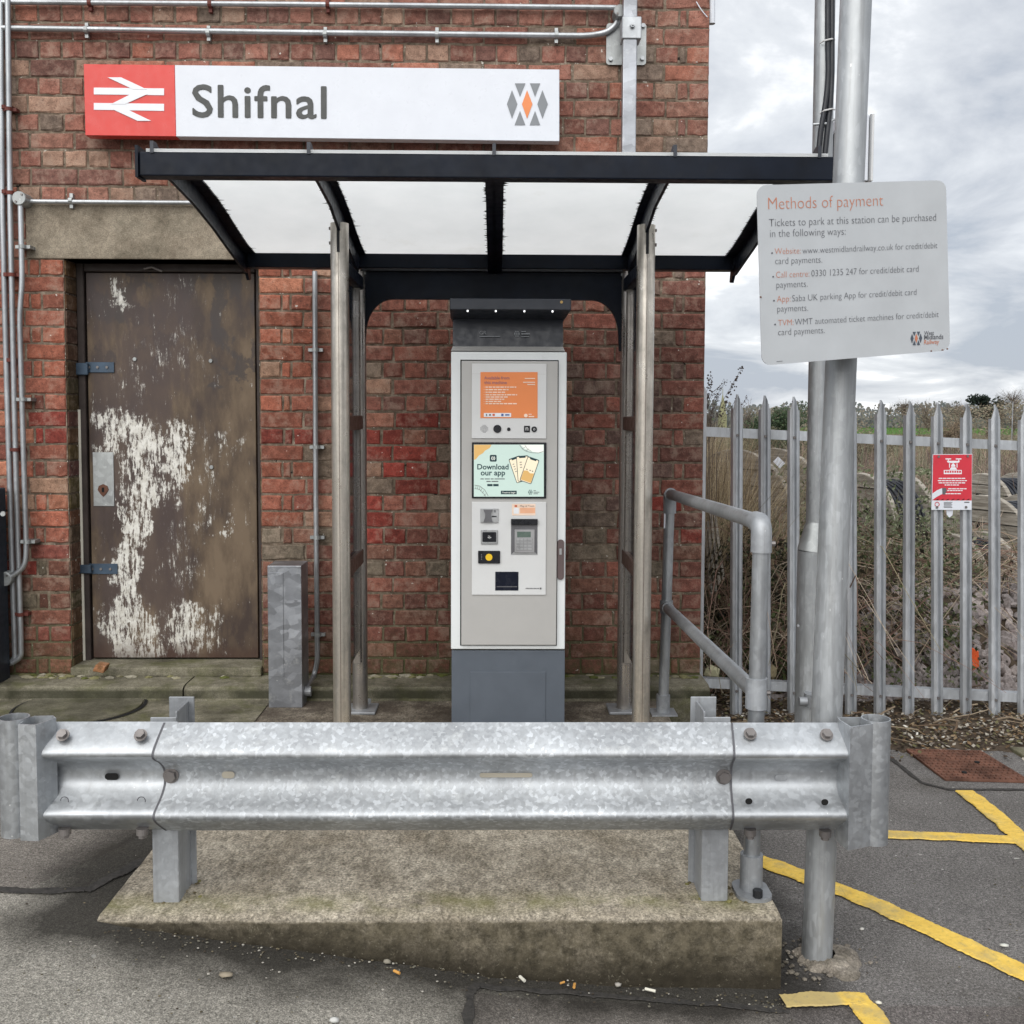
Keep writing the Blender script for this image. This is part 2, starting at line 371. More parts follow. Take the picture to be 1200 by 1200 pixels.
def bend(pts, r=.05, n=5):          # polyline with rounded corners
    pts = [Vector(q) for q in pts]; out = [pts[0]]
    for i in range(1, len(pts) - 1):
        a = pts[i - 1] - pts[i]; b = pts[i + 1] - pts[i]; k = min(r, a.length * .48, b.length * .48)
        out += arc(pts[i] + a.normalized() * k, pts[i], pts[i] + b.normalized() * k, n)
    return out + [pts[-1]]

# plane helpers: a print plane and things drawn on it, given in photograph pixels and laid on the real plane
def plane_y(Y): return (Vector((0, Y, 0)), Vector((0, -1, 0)))
def draw(name, polys, pl, mat, parent, off=.001, th=.001):
    m = MB(); n = pl[1].normalized(); q = (pl[0] + n * off, n)
    for po in polys:
        m.frust([PP(u, v, q) for u, v in po], n * th)
    return m.build(name, mat, parent)
def rect(u0, v0, u1, v1): return [(u0, v0), (u1, v0), (u1, v1), (u0, v1)]
FONTC = {}
def text(s_, pl, u0, v0, u1, v1, mat, parent, off=.0012, bold=0.0, hs=1.0, name='lettering', th=.0006, sp=1.0, fat=0):
    """s_ set between two baseline points (photograph pixels) on plane pl"""
    cu = bpy.data.curves.new('txt', 'FONT'); cu.body = s_; cu.size = 1; cu.offset = bold; cu.resolution_u = 3; cu.space_character = sp; cu.fill_mode = 'FRONT'
    ob = bpy.data.objects.new('txt', cu); COL.objects.link(ob)
    bpy.context.view_layer.update()
    me = bpy.data.meshes.new_from_object(ob.evaluated_get(bpy.context.evaluated_depsgraph_get()))
    bpy.data.objects.remove(ob); bpy.data.curves.remove(cu)
    n = pl[1].normalized(); q = (pl[0] + n * (off + th), n)
    A = PP(u0, v0, q); B = PP(u1, v1, q); rt = (B - A); W = rt.length; rt.normalize(); up = n.cross(rt)
    xs = [p.co.x for p in me.vertices]; x0, x1 = min(xs), max(xs); k = W / (x1 - x0); o_ = ORG.get(parent, Vector())
    for p in me.vertices:
        p.co = A + rt * ((p.co.x - x0) * k) + up * (p.co.y * k * hs) - o_
    if fat:
        bm = bmesh.new(); bm.from_mesh(me); g0 = bm.verts[:] + bm.edges[:] + bm.faces[:]
        for i, (a, b) in enumerate(((fat, 0), (-fat, 0), (0, fat), (0, -fat), (fat * .7, fat * .7), (-fat * .7, -fat * .7), (fat * .7, -fat * .7), (-fat * .7, fat * .7))):
            d_ = bmesh.ops.duplicate(bm, geom=g0); vv_ = [e for e in d_['geom'] if isinstance(e, bmesh.types.BMVert)]
            bmesh.ops.translate(bm, verts=vv_, vec=rt * a + up * b + n * (-.00006 * (i + 1)))
        bm.to_mesh(me); bm.free()
    me.materials.clear(); me.materials.append(MAT[mat]); me.name = name
    o = bpy.data.objects.new(name, me); COL.objects.link(o); o.parent = parent; ORG[o] = o_; return o
def wm_logo(pl, f, parent, c_grey='lgrey', c_or='orange', off=.0012):
    g = [[(600, 317), (619, 366), (600, 417), (582, 366)], [(707, 317), (726, 366), (707, 417), (689, 366)],
         [(610, 293), (647, 293), (628, 340)], [(663, 293), (699, 293), (681, 340)], [(628, 390), (647, 440), (609, 440)], [(681, 390), (699, 440), (662, 440)]]
    draw('logo', [[f(*q) for q in po] for po in g], pl, c_grey, parent, off)
    draw('logo_diamond', [[f(*q) for q in [(653, 317), (672, 366), (653, 417), (635, 366)]]], pl, c_or, parent, off)

# ------------------------------------------------------------ the lie of the land
YW = 5.2; FL = 0.19
GX = [(-9, 1), (-1.16, 1), (-.84, .75), (-.48, .5), (-.24, .35), (0, .175), (.35, .06), (.75, 0), (9, 0)]
def zr(y): return -.018 - .0170 * max(-2, min(4.0, y - 2.8))
def gz(x, y=2.8):
    for (a, za), (b, zb) in zip(GX, GX[1:]):
        if x <= b:
            t = max(0, (x - a) / (b - a)); t = za + (zb - za) * t; return zr(y) + (FL - zr(y)) * t
    return zr(y)
def Pg(u, v):                        # pixel to tarmac
    z = 0.0
    for _ in range(14):
        p = PZ(u, v, z); z = gz(p.x, p.y)
    return PZ(u, v, z)

# tarmac, one gridded sheet
def mat_tarmac():
    q = Mat('tarmac', .92, 0, .25); v = q.co('World')
    f = q.noise(v, 230, 3, .8); f2 = q.noise(v, 95, 4, .75); big = q.noise(v, 1.6, 6, .62)
    x, y, z = q.sep(v)[0], q.sep(v)[1], q.sep(v)[2]
    c = q.ramp(big, [(.36, (.205, .192, .167, 1)), (.62, (.295, .278, .243, 1))])
    # right-hand bay is newer, bluer and darker
    rb = q.step(q.m('ADD', x, q.m('MULTIPLY', q.noise(v, 3, 3), .1)), .80, .86); c = q.mix(rb, c, q.ramp(big, [(.36, (.118, .111, .105, 1)), (.62, (.165, .156, .149, 1))]))
    pl_, pt_ = Pg(60, 1044), Pg(556, 1163); jn = q.m('MULTIPLY', q.m('SUBTRACT', q.noise(v, 8, 5), .5), .03)
    pa = q.m('MULTIPLY', q.step(q.m('ADD', q.m('SUBTRACT', y, pl_.y - .5), jn), .5, .505), q.m('SUBTRACT', 1.0, q.step(q.m('ADD', q.m('ADD', x, q.m('MULTIPLY', y, -.55)), q.m('ADD', jn, 3.6)), .565, .57)))
    c = q.mix(q.m('MULTIPLY', pa, .6), c, (.125, .108, .098, 1))
    pb = q.m('MULTIPLY', q.m('SUBTRACT', 1.0, q.step(q.m('ADD', q.m('SUBTRACT', y, pt_.y - .5), jn), .5, .505)), q.step(q.m('ADD', q.m('SUBTRACT', x, pt_.x - .5), jn), .5, .505))
    c = q.mix(q.m('MULTIPLY', pb, .55), c, (.115, .098, .092, 1))
    c = q.mix(1.0, c, q.ramp(f, [(.34, .40), (.5, 1.0), (.68, 2.0)]), 'MULTIPLY')
    c = q.mix(1.0, c, q.ramp(f2, [(.36, .66), (.64, 1.36)]), 'MULTIPLY')
    chip = q.step(q.noise(v, 120, 1, .4), .735, .76); c = q.mix(q.m('MULTIPLY', chip, .7), c, (.42, .41, .39, 1))
    chip2 = q.step(q.noise(q.co('World', loc=(4, 2, 0)), 42, 1, .4), .765, .775); c = q.mix(q.m('MULTIPLY', chip2, .8), c, (.45, .44, .41, 1))
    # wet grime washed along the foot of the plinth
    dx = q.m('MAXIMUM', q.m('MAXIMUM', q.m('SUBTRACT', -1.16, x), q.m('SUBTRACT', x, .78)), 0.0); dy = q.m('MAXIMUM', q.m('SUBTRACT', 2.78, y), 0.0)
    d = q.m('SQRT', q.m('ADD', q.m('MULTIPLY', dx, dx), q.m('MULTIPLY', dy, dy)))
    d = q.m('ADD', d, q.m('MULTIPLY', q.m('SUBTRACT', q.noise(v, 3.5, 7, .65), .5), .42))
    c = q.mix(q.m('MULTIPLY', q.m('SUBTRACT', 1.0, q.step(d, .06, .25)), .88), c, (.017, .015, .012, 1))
    mo = q.m('MULTIPLY', q.step(q.noise(q.co('World', loc=(1, 9, 0)), 6, 7, .75), .50, .68), q.m('MULTIPLY', q.step(y, 3.3, 4.4), q.m('SUBTRACT', 1.0, q.step(x, -.4, .1))))
    st = q.step(q.noise(q.co('World', loc=(8, 3, 0)), 1.1, 6, .7), .55, .72); c = q.mix(q.m('MULTIPLY', st, .45), c, (.06, .052, .04, 1))
    q.set('Base Color', c); q.bump(q.m('ADD', f, f2), .75, .005); return q.MT
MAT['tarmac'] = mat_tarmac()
def grid(name, x0, x1, y0, y1, st, zf, mat, kind='structure', parent=None):
    nx = int((x1 - x0) / st) + 1; ny = int((y1 - y0) / st) + 1; m = MB()
    vs = [(x0 + (x1 - x0) * i / nx, y0 + (y1 - y0) * j / ny, 0) for j in range(ny + 1) for i in range(nx + 1)]
    vs = [(a, b, zf(a, b)) for a, b, _ in vs]
    fs = [(j * (nx + 1) + i, j * (nx + 1) + i + 1, (j + 1) * (nx + 1) + i + 1, (j + 1) * (nx + 1) + i) for j in range(ny) for i in range(nx)]
    m.add(vs, fs); o = m.build(name, mat, parent, smooth='all', fixn=False); return tag(o, kind=kind)
def nz(x, y, s, a): return mnoise.noise(Vector((x * s, y * s, 0))) * a
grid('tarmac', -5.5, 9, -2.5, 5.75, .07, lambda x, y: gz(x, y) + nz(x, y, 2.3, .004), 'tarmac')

# ground sheet out to the horizon beyond the fence
def mat_earth():
    q = Mat('earth', .95, 0, .1); v = q.co('World'); y = q.sep(v)[1]
    n = q.noise(v, 7, 7, .7); c = q.ramp(n, [(.3, (.035, .027, .020, 1)), (.55, (.085, .065, .048, 1)), (.75, (.16, .125, .09, 1))])
    far = q.step(q.m('DIVIDE', y, 100.0), .14, .25); gr = q.ramp(q.noise(v, .08, 4), [(.3, (.10, .085, .05, 1)), (.7, (.13, .11, .065, 1))])
    c = q.mix(far, c, gr); gf = q.step(q.m('DIVIDE', y, 1000.0), .098, .102); c = q.mix(gf, c, (.062, .135, .022, 1))
    q.set('Base Color', c); q.bump(n, .6, .02); return q.MT
MAT['earth'] = mat_earth()
m = MB(); xs = [-900, -60, -6, 0, 9, 60, 900]; ys = [5.6, 7, 12, 40, 100, 300, 1500]
m.add([(x, y, -.13) for y in ys for x in xs], [(j * 7 + i, j * 7 + i + 1, (j + 1) * 7 + i + 1, (j + 1) * 7 + i) for j in range(6) for i in range(6)])
tag(m.build('ground', 'earth', fixn=False), kind='structure')
m = MB(); m.add([(-900, -900, -.16), (900, -900, -.16), (900, 5.59, -.16), (-900, 5.59, -.16)], [(0, 1, 2, 3)])
tag(m.build('ground', 'earth', fixn=False), kind='structure')

# soil strip at the fence foot
def soil(x, y):
    e = 4.93 + nz(x, y, 3, .10) + nz(x, 9, 9, .04)
    return zr(y) - .010 + .03 * max(0, min(1, (y - e) / .12)) + nz(x, y, 14, .007) + nz(x, y, 40, .004)
grid('soil_strip', .99, 8, 4.8, 6.2, .035, soil, 'earth')

# ------------------------------------------------------------ concrete plinth, kerb, pad
def mat_slab():
    q = Mat('plinth_concrete', .93, 0, .2); v = q.co('World'); x, y, z = q.sep(v)[0], q.sep(v)[1], q.sep(v)[2]
    n = q.noise(v, 5, 8, .68); c = q.ramp(n, [(.36, (.22, .19, .145, 1)), (.62, (.37, .33, .265, 1))])
    f = q.noise(v, 130, 4, .8); c = q.mix(1.0, c, q.ramp(f, [(.35, .42), (.5, 1.0), (.66, 1.7)]), 'MULTIPLY')
    f2 = q.noise(q.co('World', scale=(1, .5, 1)), 50, 5, .7); c = q.mix(1.0, c, q.ramp(f2, [(.37, .66), (.63, 1.32)]), 'MULTIPLY')
    # algae band just behind the front lip, worn pale arris
    ya = q.m('ABSOLUTE', q.m('SUBTRACT', y, q.m('ADD', 2.875, q.m('MULTIPLY', q.noise(v, 3, 3), .03))))
    al = q.m('MULTIPLY', q.m('SUBTRACT', 1.0, q.step(ya, .01, .085)), q.step(q.noise(v, 7, 6, .7), .38, .62)); c = q.mix(q.m('MULTIPLY', al, .55), c, (.16, .16, .045, 1))
    # grime of the riser; floor darker towards the wall
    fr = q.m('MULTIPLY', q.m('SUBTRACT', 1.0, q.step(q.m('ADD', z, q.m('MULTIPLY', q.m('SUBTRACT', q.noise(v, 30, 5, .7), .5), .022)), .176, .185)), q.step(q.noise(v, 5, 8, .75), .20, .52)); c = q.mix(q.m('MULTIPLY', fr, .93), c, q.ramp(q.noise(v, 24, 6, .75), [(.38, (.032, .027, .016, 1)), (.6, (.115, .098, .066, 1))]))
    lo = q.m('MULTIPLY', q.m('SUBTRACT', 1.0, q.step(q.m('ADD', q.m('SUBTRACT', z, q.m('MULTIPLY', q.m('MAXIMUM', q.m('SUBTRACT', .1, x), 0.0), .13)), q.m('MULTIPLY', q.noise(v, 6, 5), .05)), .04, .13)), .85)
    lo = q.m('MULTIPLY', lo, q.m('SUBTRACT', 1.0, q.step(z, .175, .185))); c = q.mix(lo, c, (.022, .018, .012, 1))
    pt2 = q.m('MULTIPLY', q.step(q.noise(q.co('World', loc=(2, 2, 2)), 75, 4, .75), .60, .68), q.m('SUBTRACT', 1.0, q.step(z, .175, .185))); c = q.mix(q.m('MULTIPLY', pt2, .5), c, (.22, .20, .15, 1))
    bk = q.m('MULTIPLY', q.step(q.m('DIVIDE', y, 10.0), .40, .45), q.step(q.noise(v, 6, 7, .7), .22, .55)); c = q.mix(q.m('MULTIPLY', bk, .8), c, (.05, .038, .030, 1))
    q.set('Base Color', c); q.bump(q.m('ADD', q.m('MULTIPLY', f, .6), f2), .7, .005); return q.MT
MAT['slab'] = mat_slab()
SY0 = PZ(500, 1075.5, FL).y; SX0, SX1, SY1 = P(114, 1075, SY0).x, P(916, 1080, SY0).x, 4.985
m = MB(); nx_ = 150
front = []
for i in range(nx_ + 1):
    x = SX0 + (SX1 - SX0) * i / nx_; front.append((x, SY0 + nz(x, 1, 4, .010) + nz(x, 1, 22, .006) + max(0, nz(x, 7, 6, 1) - .35) * .03, FL + nz(x, 5, 11, .003)))
nr = 34; vs = []
for j in range(nr + 1):
    for i in range(nx_ + 1):
        x, y, z = front[i]; t = j / nr; yy = y + (SY1 - y) * t ** 1.4
        vs.append((x + (0 if 0 < i < nx_ else nz(1, yy, 9, .006)), yy, z + nz(x, yy, 1.7, .003) - (.006 if j == 0 else 0)))
fs = [(j * (nx_ + 1) + i, j * (nx_ + 1) + i + 1, (j + 1) * (nx_ + 1) + i + 1, (j + 1) * (nx_ + 1) + i) for j in range(nr) for i in range(nx_)]
m.add(vs, fs)
vs2 = []
for k, (dz, dy) in enumerate(((-.006, -.004), (-.03, -.007), (-.09, -.006), (-.32, -.002))):
    for i in range(nx_ + 1):
        x, y, z = front[i]; vs2.append((x, y + dy + nz(x, k, 12, .004), z + dz))
m.add(vs2, [(k * (nx_ + 1) + i, (k + 1) * (nx_ + 1) + i, (k + 1) * (nx_ + 1) + i + 1, k * (nx_ + 1) + i + 1)[::-1] for k in range(3) for i in range(nx_)])
b0 = 0; m.f += [(i, i + 1, len(vs) + i + 1, len(vs) + i)[::-1] for i in range(nx_)]
# right flank
rf = [vs[j * (nx_ + 1) + nx_] for j in range(nr + 1)]
m.add(rf + [(x, y, -.2) for x, y, z in rf], [(j, j + 1, nr + 1 + j + 1, nr + 1 + j)[::-1] for j in range(nr)])
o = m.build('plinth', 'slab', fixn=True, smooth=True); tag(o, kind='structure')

# left pad by the door with a round cover
grid('concrete_pad', -3.2, SX0 + .005, 4.25, 4.985, .06, lambda x, y: FL + .005 + nz(x, y, 3, .003), 'kerb')
mh = thing('manhole_cover', 'round mossy concrete inspection cover in the pad below the old door', 'manhole cover', (PZ(88, 834, FL).x, 4.86, FL))
cx, cy = ORG[mh].x, ORG[mh].y
m = MB(); m.prism(circ(.285, 40, cx, cy), lambda a, b, t: (a, b, t), FL + .006, FL + .0135); m.build('cover', MAT['kerb'], mh)
m = MB(); n = 40
m.add([(cx + r * math.cos(2 * math.pi * i / n), cy + r * math.sin(2 * math.pi * i / n), z) for r, z in ((.292, FL + .012), (.306, FL + .009)) for i in range(n)],
      [(i, (i + 1) % n, n + (i + 1) % n, n + i) for i in range(n)]); m.build('rim_gap', 'hole', mh)

# kerb courses along the foot of the wall
KZ = FL + .073
jx = [-3.2, -2.55, P(216, 800, 5).x, P(640, 800, 5).x, P(832, 800, 5).x]
kt = thing('wall_kerb', 'worn green-stained concrete kerb stones along the foot of the brick wall', 'kerb', (0, 5.1, FL))
for a, b in zip(jx, jx[1:]):
    m = MB(); n = 24; prof = [(4.985, FL - .15), (4.980, KZ - .02), (4.992, KZ - .004), (5.03, KZ), (5.34, KZ + .002)]
    vs = []
    for i in range(n + 1):
        x = a + .004 + (b - a - .008) * i / n
        for k, (y, z) in enumerate(prof): vs.append((x, y + nz(x, k, 7, .006), z + nz(x, k + 3, 8, .004)))
    m.add(vs, [(i * 5 + k, i * 5 + k + 1, (i + 1) * 5 + k + 1, (i + 1) * 5 + k) for i in range(n) for k in range(4)] + [(4, 3, 2, 1, 0), tuple(n * 5 + k for k in range(5))])
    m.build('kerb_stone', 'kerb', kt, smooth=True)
m = MB(); m.box((P(826, 800, 5).x, 4.985, -.1), (P(832, 800, 5).x, 5.3, KZ - .004)); 

# ------------------------------------------------------------ brick building
bld = thing('brick_building', 'old red brick station building with boarded door and concrete lintel', 'building', (0, YW, 0))
XR = P(827, 400, YW).x; XL = -3.0; ZT = P(600, -60, YW).z
def zv(v, u=600): return P(u, v, YW).z
jl, jr = P(80, 550, YW).x, P(305, 550, YW).x                # door opening
lx0, lx1 = P(31, 270, YW).x, jr + (jl - P(31, 270, YW).x)    # lintel
zl1, zl0 = zv(240, 200), zv(304, 200)
RV = .145
# mortar backing in panels round the opening, and reveals
m = MB(); T = .3; yb = YW + .005
m.box((XL, yb, zl0), (XR - .004, yb + T, ZT)); m.build('wall', 'mortar', bld)
m = MB(); m.box((XL, yb, KZ - .02), (jl - .003, yb + T, zl0)); m.build('wall', 'mortar', bld)
m = MB(); m.box((jr + .003, yb, KZ - .02), (XR - .004, yb + T, zl0)); m.build('wall', 'mortar', bld)
m = MB(); m.box((XR - .3, yb + T, 0), (XR - .004, yb + T + 4, ZT)); m.build('side_wall', 'mortar', bld)
m = MB(); m.box((XR - .3, YW + .0, -.1), (XR + .012, YW + .3, KZ - .02)); m.build('footing', 'kerb', bld)
# lintel
m = MB(); m.box((lx0, YW - .006, zl0), (lx1, YW + .28, zl1)); m.build('lintel', 'lintel', bld, bevel=.006, seg=2)
# courses
zs = [KZ + .002]
nlow = 25
zlow = [KZ + .004 + (zl0 - KZ - .004) * i / nlow for i in range(nlow + 1)]
zmid = [zl0 + (zl1 - zl0) * i / 3 for i in range(1, 4)]
ch = (zl1 - zl0) / 3; ztop = []
z = zl1
while z < ZT - ch * .5: z += ch * .985; ztop.append(z)
courses = zlow + zmid + ztop
JO = .0105
def row(x0, x1, header):
    W = x1 - x0; out = []
    if header:
        cl = [(.112, 'h'), (.052, 'c')]; n = max(0, round((W - .328) / .114)); seq = cl + [(.114, 'h')] * n + cl[::-1]
        if W < .30: seq = [(.112, 'h')] * max(1, round(W / .114))
    else: seq = [(.2275, 's')] * max(1, round(W / .2275))
    tot = sum(a for a, _ in seq); k = W / tot; x = x0
    for a, t in seq: out.append((x, x + a * k, t)); x += a * k
    return out
bricks = []
for i in range(len(courses) - 1):
    z0, z1 = courses[i], courses[i + 1]; zc = (z0 + z1) / 2; hd = i % 2 == 0
    if zc < zl0: segs = [(XL, jl), (jr, XR)]
    elif zc < zl1: segs = [(XL, lx0), (lx1, XR)]
    else: segs = [(XL, XR)]
    for (a, b) in segs:
        for x0, x1, t in row(a, b, hd):
            jit = rnd.uniform(-.008, .008)
            bricks.append([x0 + (jit if x0 > a + .01 else 0), x1 + 0, z0, z1, t, i])
    # keep the joints closed after jitter
for p, q in zip(bricks, bricks[1:]):
    if p[5] == q[5] and abs(p[1] - q[0]) < .02: p[1] = q[0]
def brick_color(x, z, u, v):
    r = rnd.random()
    if z > zl0 - .02: pal = [((150, 90, 72), 5), ((142, 82, 66), 5), ((158, 100, 80), 3), ((160, 118, 94), 2), ((124, 102, 86), 1.6), ((124, 78, 66), 2), ((168, 94, 70), 2)]
    elif x < jr + .32: pal = [((168, 84, 58), 6), ((156, 80, 58), 5), ((172, 98, 68), 3), ((140, 70, 54), 3), ((160, 116, 88), 1)]
    elif u > 650: pal = [((134, 74, 60), 5), ((122, 70, 58), 4), ((142, 74, 58), 3), ((116, 96, 80), 2), ((150, 84, 64), 1.5), ((106, 76, 66), 2)]
    else: pal = [((154, 84, 65), 5), ((142, 78, 62), 5), ((164, 98, 74), 2), ((130, 108, 88), 2), ((172, 122, 94), 1), ((124, 74, 62), 2)]
    if z < 1.0 and x > -1.6: pal = [((128, 70, 56), 4), ((132, 82, 63), 3), ((118, 68, 55), 3), ((122, 106, 86), 1), ((144, 78, 60), 2)]
    if u < 92 and v > 640: pal = [((126, 70, 52), 4), ((112, 66, 50), 3), ((132, 62, 50), 2), ((112, 98, 76), 1)]
    tot = sum(k for _, k in pal); r *= tot
    for c, k in pal:
        r -= k
        if r <= 0: break
    red = 0
    if 425 < u < 530 and 478 < v < 605: red = .62
    if 425 < u < 530 and 605 < v < 640: red = .3
    if u > 770 and 590 < v < 660: red = .55
    if (25 < u < 92 or 305 < u < 362) and 478 < v < 515: red = .9
    if 40 > u and 655 < v < 672: red = .8
    if rnd.random() < red: c = (146 + rnd.uniform(-14, 6), 60, 50)
    k = rnd.uniform(.88, 1.10); g = (c[0] * .35 + c[1] * .5 + c[2] * .15); w_ = .14 if c[1] < 62 and c[0] > 125 and c[2] < 52 else .30; c = [q * (1 - w_) + g * w_ for q in c]; return lin(c[0] * k, c[1] * k, c[2] * k, 1.0)
# brick shapes: proud chamfered faces with uneven arrises (unit size, front at y=0)
def brick_shape(w, h, seed, sx=1.0):
    r = random.Random(seed); c = .0045; out = []; inn = []
    pts = [(-.5, -.5), (-.17, -.5), (.17, -.5), (.5, -.5), (.5, 0), (.5, .5), (.17, .5), (-.17, .5), (-.5, .5), (-.5, 0)]
    for a, b in pts:
        ox, oz = a * w + r.uniform(-.0026, .0026), b * h + r.uniform(-.0030, .0030)
        out.append((ox, .005, oz)); ch_ = c + max(0, r.gauss(0, .0035)); inn.append((ox - ch_ * (1 if a > 0 else -1) * (abs(a) > .4), r.uniform(-.0012, .0012), oz - ch_ * (1 if b > 0 else -1) * (abs(b) > .4)))
    n = len(pts); back = [(x, .06, z) for x, _, z in out]
    vs = out + inn + back
    fs = [(i, (i + 1) % n, n + (i + 1) % n, n + i) for i in range(n)] + [tuple(range(n, 2 * n))] + [(2 * n + i, 2 * n + (i + 1) % n, (i + 1) % n, i) for i in range(n)]
    return vs, fs
occl = [(98, 72, 656, 167), (163, 172, 978, 350), (527, 340, 664, 850), (384, 250, 432, 850), (728, 250, 768, 850)]
def vis(bk):
    x0, x1, z0, z1 = bk[:4]; xc = (x0 + x1) / 2; zc = (z0 + z1) / 2
    a = CM.inverted() @ (Vector((xc, YW, zc)) - CAM); u = 600 + 1200 * a.x / -a.z; v = 600 - 1200 * (a.y / -a.z - SHIFT)
    hide = 0
    for o in occl:
        if o[0] < u < o[2] and o[1] < v < o[3]: hide = 1
    if u < 0 or v < 0 or u > 1200: hide = 1
    return u, v, hide
info = []
for bk in bricks:
    u, v, h = vis(bk); info.append((u, v, h, brick_color((bk[0] + bk[1]) / 2, (bk[2] + bk[3]) / 2, u, v)))
order = sorted(range(len(bricks)), key=lambda i: (info[i][2], -(bricks[i][1] - bricks[i][0]) * (bricks[i][3] - bricks[i][2])))
single = set(order[:300])
SW, SH = .217, .0755
shapes = []
for k in range(8):
    vs, fs = brick_shape(SW, SH, 50 + k); me = bpy.data.meshes.new('brick'); me.from_pydata(vs, [], fs)
    bm = bmesh.new(); bm.from_mesh(me); bmesh.ops.recalc_face_normals(bm, faces=bm.faces[:]); bm.to_mesh(me); bm.free()
    me.materials.append(MAT['brick']); shapes.append(me)
rest = MB()
for i, bk in enumerate(bricks):
    x0, x1, z0, z1, t, _ = bk; wd = x1 - x0 - JO; ht = z1 - z0 - JO
    if wd < .015: continue
    dep = rnd.uniform(-.0025, .0025) - .001; rot = R(rnd.uniform(-.5, .5))
    if i in single:
        o = bpy.data.objects.new('brick', shapes[rnd.randrange(8)]); COL.objects.link(o); o.parent = bld
        o.location = ((x0 + x1) / 2, dep, (z0 + z1) / 2); o.scale = (wd / SW, 1, ht / SH); o.rotation_euler = (0, rot, 0); o.color = info[i][3]
    else:
        vs, fs = brick_shape(wd, ht, i); cr_, sr_ = math.cos(rot), math.sin(rot)
        rest.add([((x0 + x1) / 2 + a * cr_ + b * sr_, YW + dep + y, (z0 + z1) / 2 - a * sr_ + b * cr_) for a, y, b in vs], fs, info[i][3])
o = rest.build('brickwork', 'brickv', bld); tag(o, kind='stuff')
# reveals of the doorway and the return of the corner, in coursed bricks
rv = MB()
for i in range(len(courses) - 1):
    z0, z1 = courses[i] + JO / 2, courses[i + 1] - JO / 2
    if z1 < zl0 + .01:
        c = lin(92, 72, 54, 1.1); c = tuple(q * rnd.uniform(.7, 1.1) for q in c)
        rv.box((jl - .05, YW + .012, z0), (jl + .003, YW + RV + .02, z1), c)
        rv.box((jr - .003, YW + .012, z0), (jr + .05, YW + RV + .02, z1), c)
    for k in range(16):
        L = .2275; off = .11 * (i % 2); y0 = YW + .115 + off + k * L
        if k == 0 and off: rv.box((XR - .06, YW + .118, z0), (XR, YW + .115 + off - JO, z1), lin(120, 62, 50, 1.1))
        c = rnd.choice([(130, 70, 54), (110, 62, 50), (96, 80, 66), (140, 66, 48)]); rv.box((XR - .06, y0, z0), (XR, y0 + L - JO, z1), lin(*c, 1.1))
o = rv.build('reveal_brickwork', 'brickv', bld, bevel=.002); tag(o, kind='stuff')

# mortar crumbs and moss at the wall foot
def lump(m, c, r, col=None, sq=(1, 1, .6), rr=None):
    rr = rr or rnd; vs = []
    bm = bmesh.new(); bmesh.ops.create_icosphere(bm, subdivisions=1, radius=1)
    for v in bm.verts:
        k = r * rr.uniform(.7, 1.15); vs.append((c[0] + v.co.x * k * sq[0], c[1] + v.co.y * k * sq[1], c[2] + v.co.z * k * sq[2]))
    m.add(vs, [tuple(v.index for v in f.verts) for f in bm.faces], col); bm.free()
m = MB()
for k in range(150):
    u = rnd.choice([rnd.uniform(20, 300), rnd.uniform(430, 530), rnd.uniform(660, 820), rnd.uniform(30, 80)]); x = P(u, 790, 5.18).x
    lump(m, (x, YW - rnd.uniform(.0, .07), KZ + .002), rnd.uniform(.005, .02), rnd.choice([(.17, .16, .08), (.24, .22, .15), (.09, .10, .03), (.3, .28, .22)]), (1.7, 1, .6))
tag(m.build('mortar_crumbs', 'attr_s'), 'crumbled mortar and moss along the wall foot', 'rubble', kind='stuff')
m = MB(); m.frust([PP(u, v, plane_y(5.06)) for u, v in ((108, 787), (112, 779), (124, 781), (121, 789))], (0, .06, .004))
b_ = m.build('brick_fragment', MAT['brickv'], bevel=.003, org=P(115, 788, 5.08)); tag(b_, 'small broken orange brick fragment on the door sill', 'brick')
b_.data.color_attributes.new('Col', 'FLOAT_COLOR', 'POINT').data.foreach_set('color', [.36, .15, .07, 1] * len(b_.data.vertices))

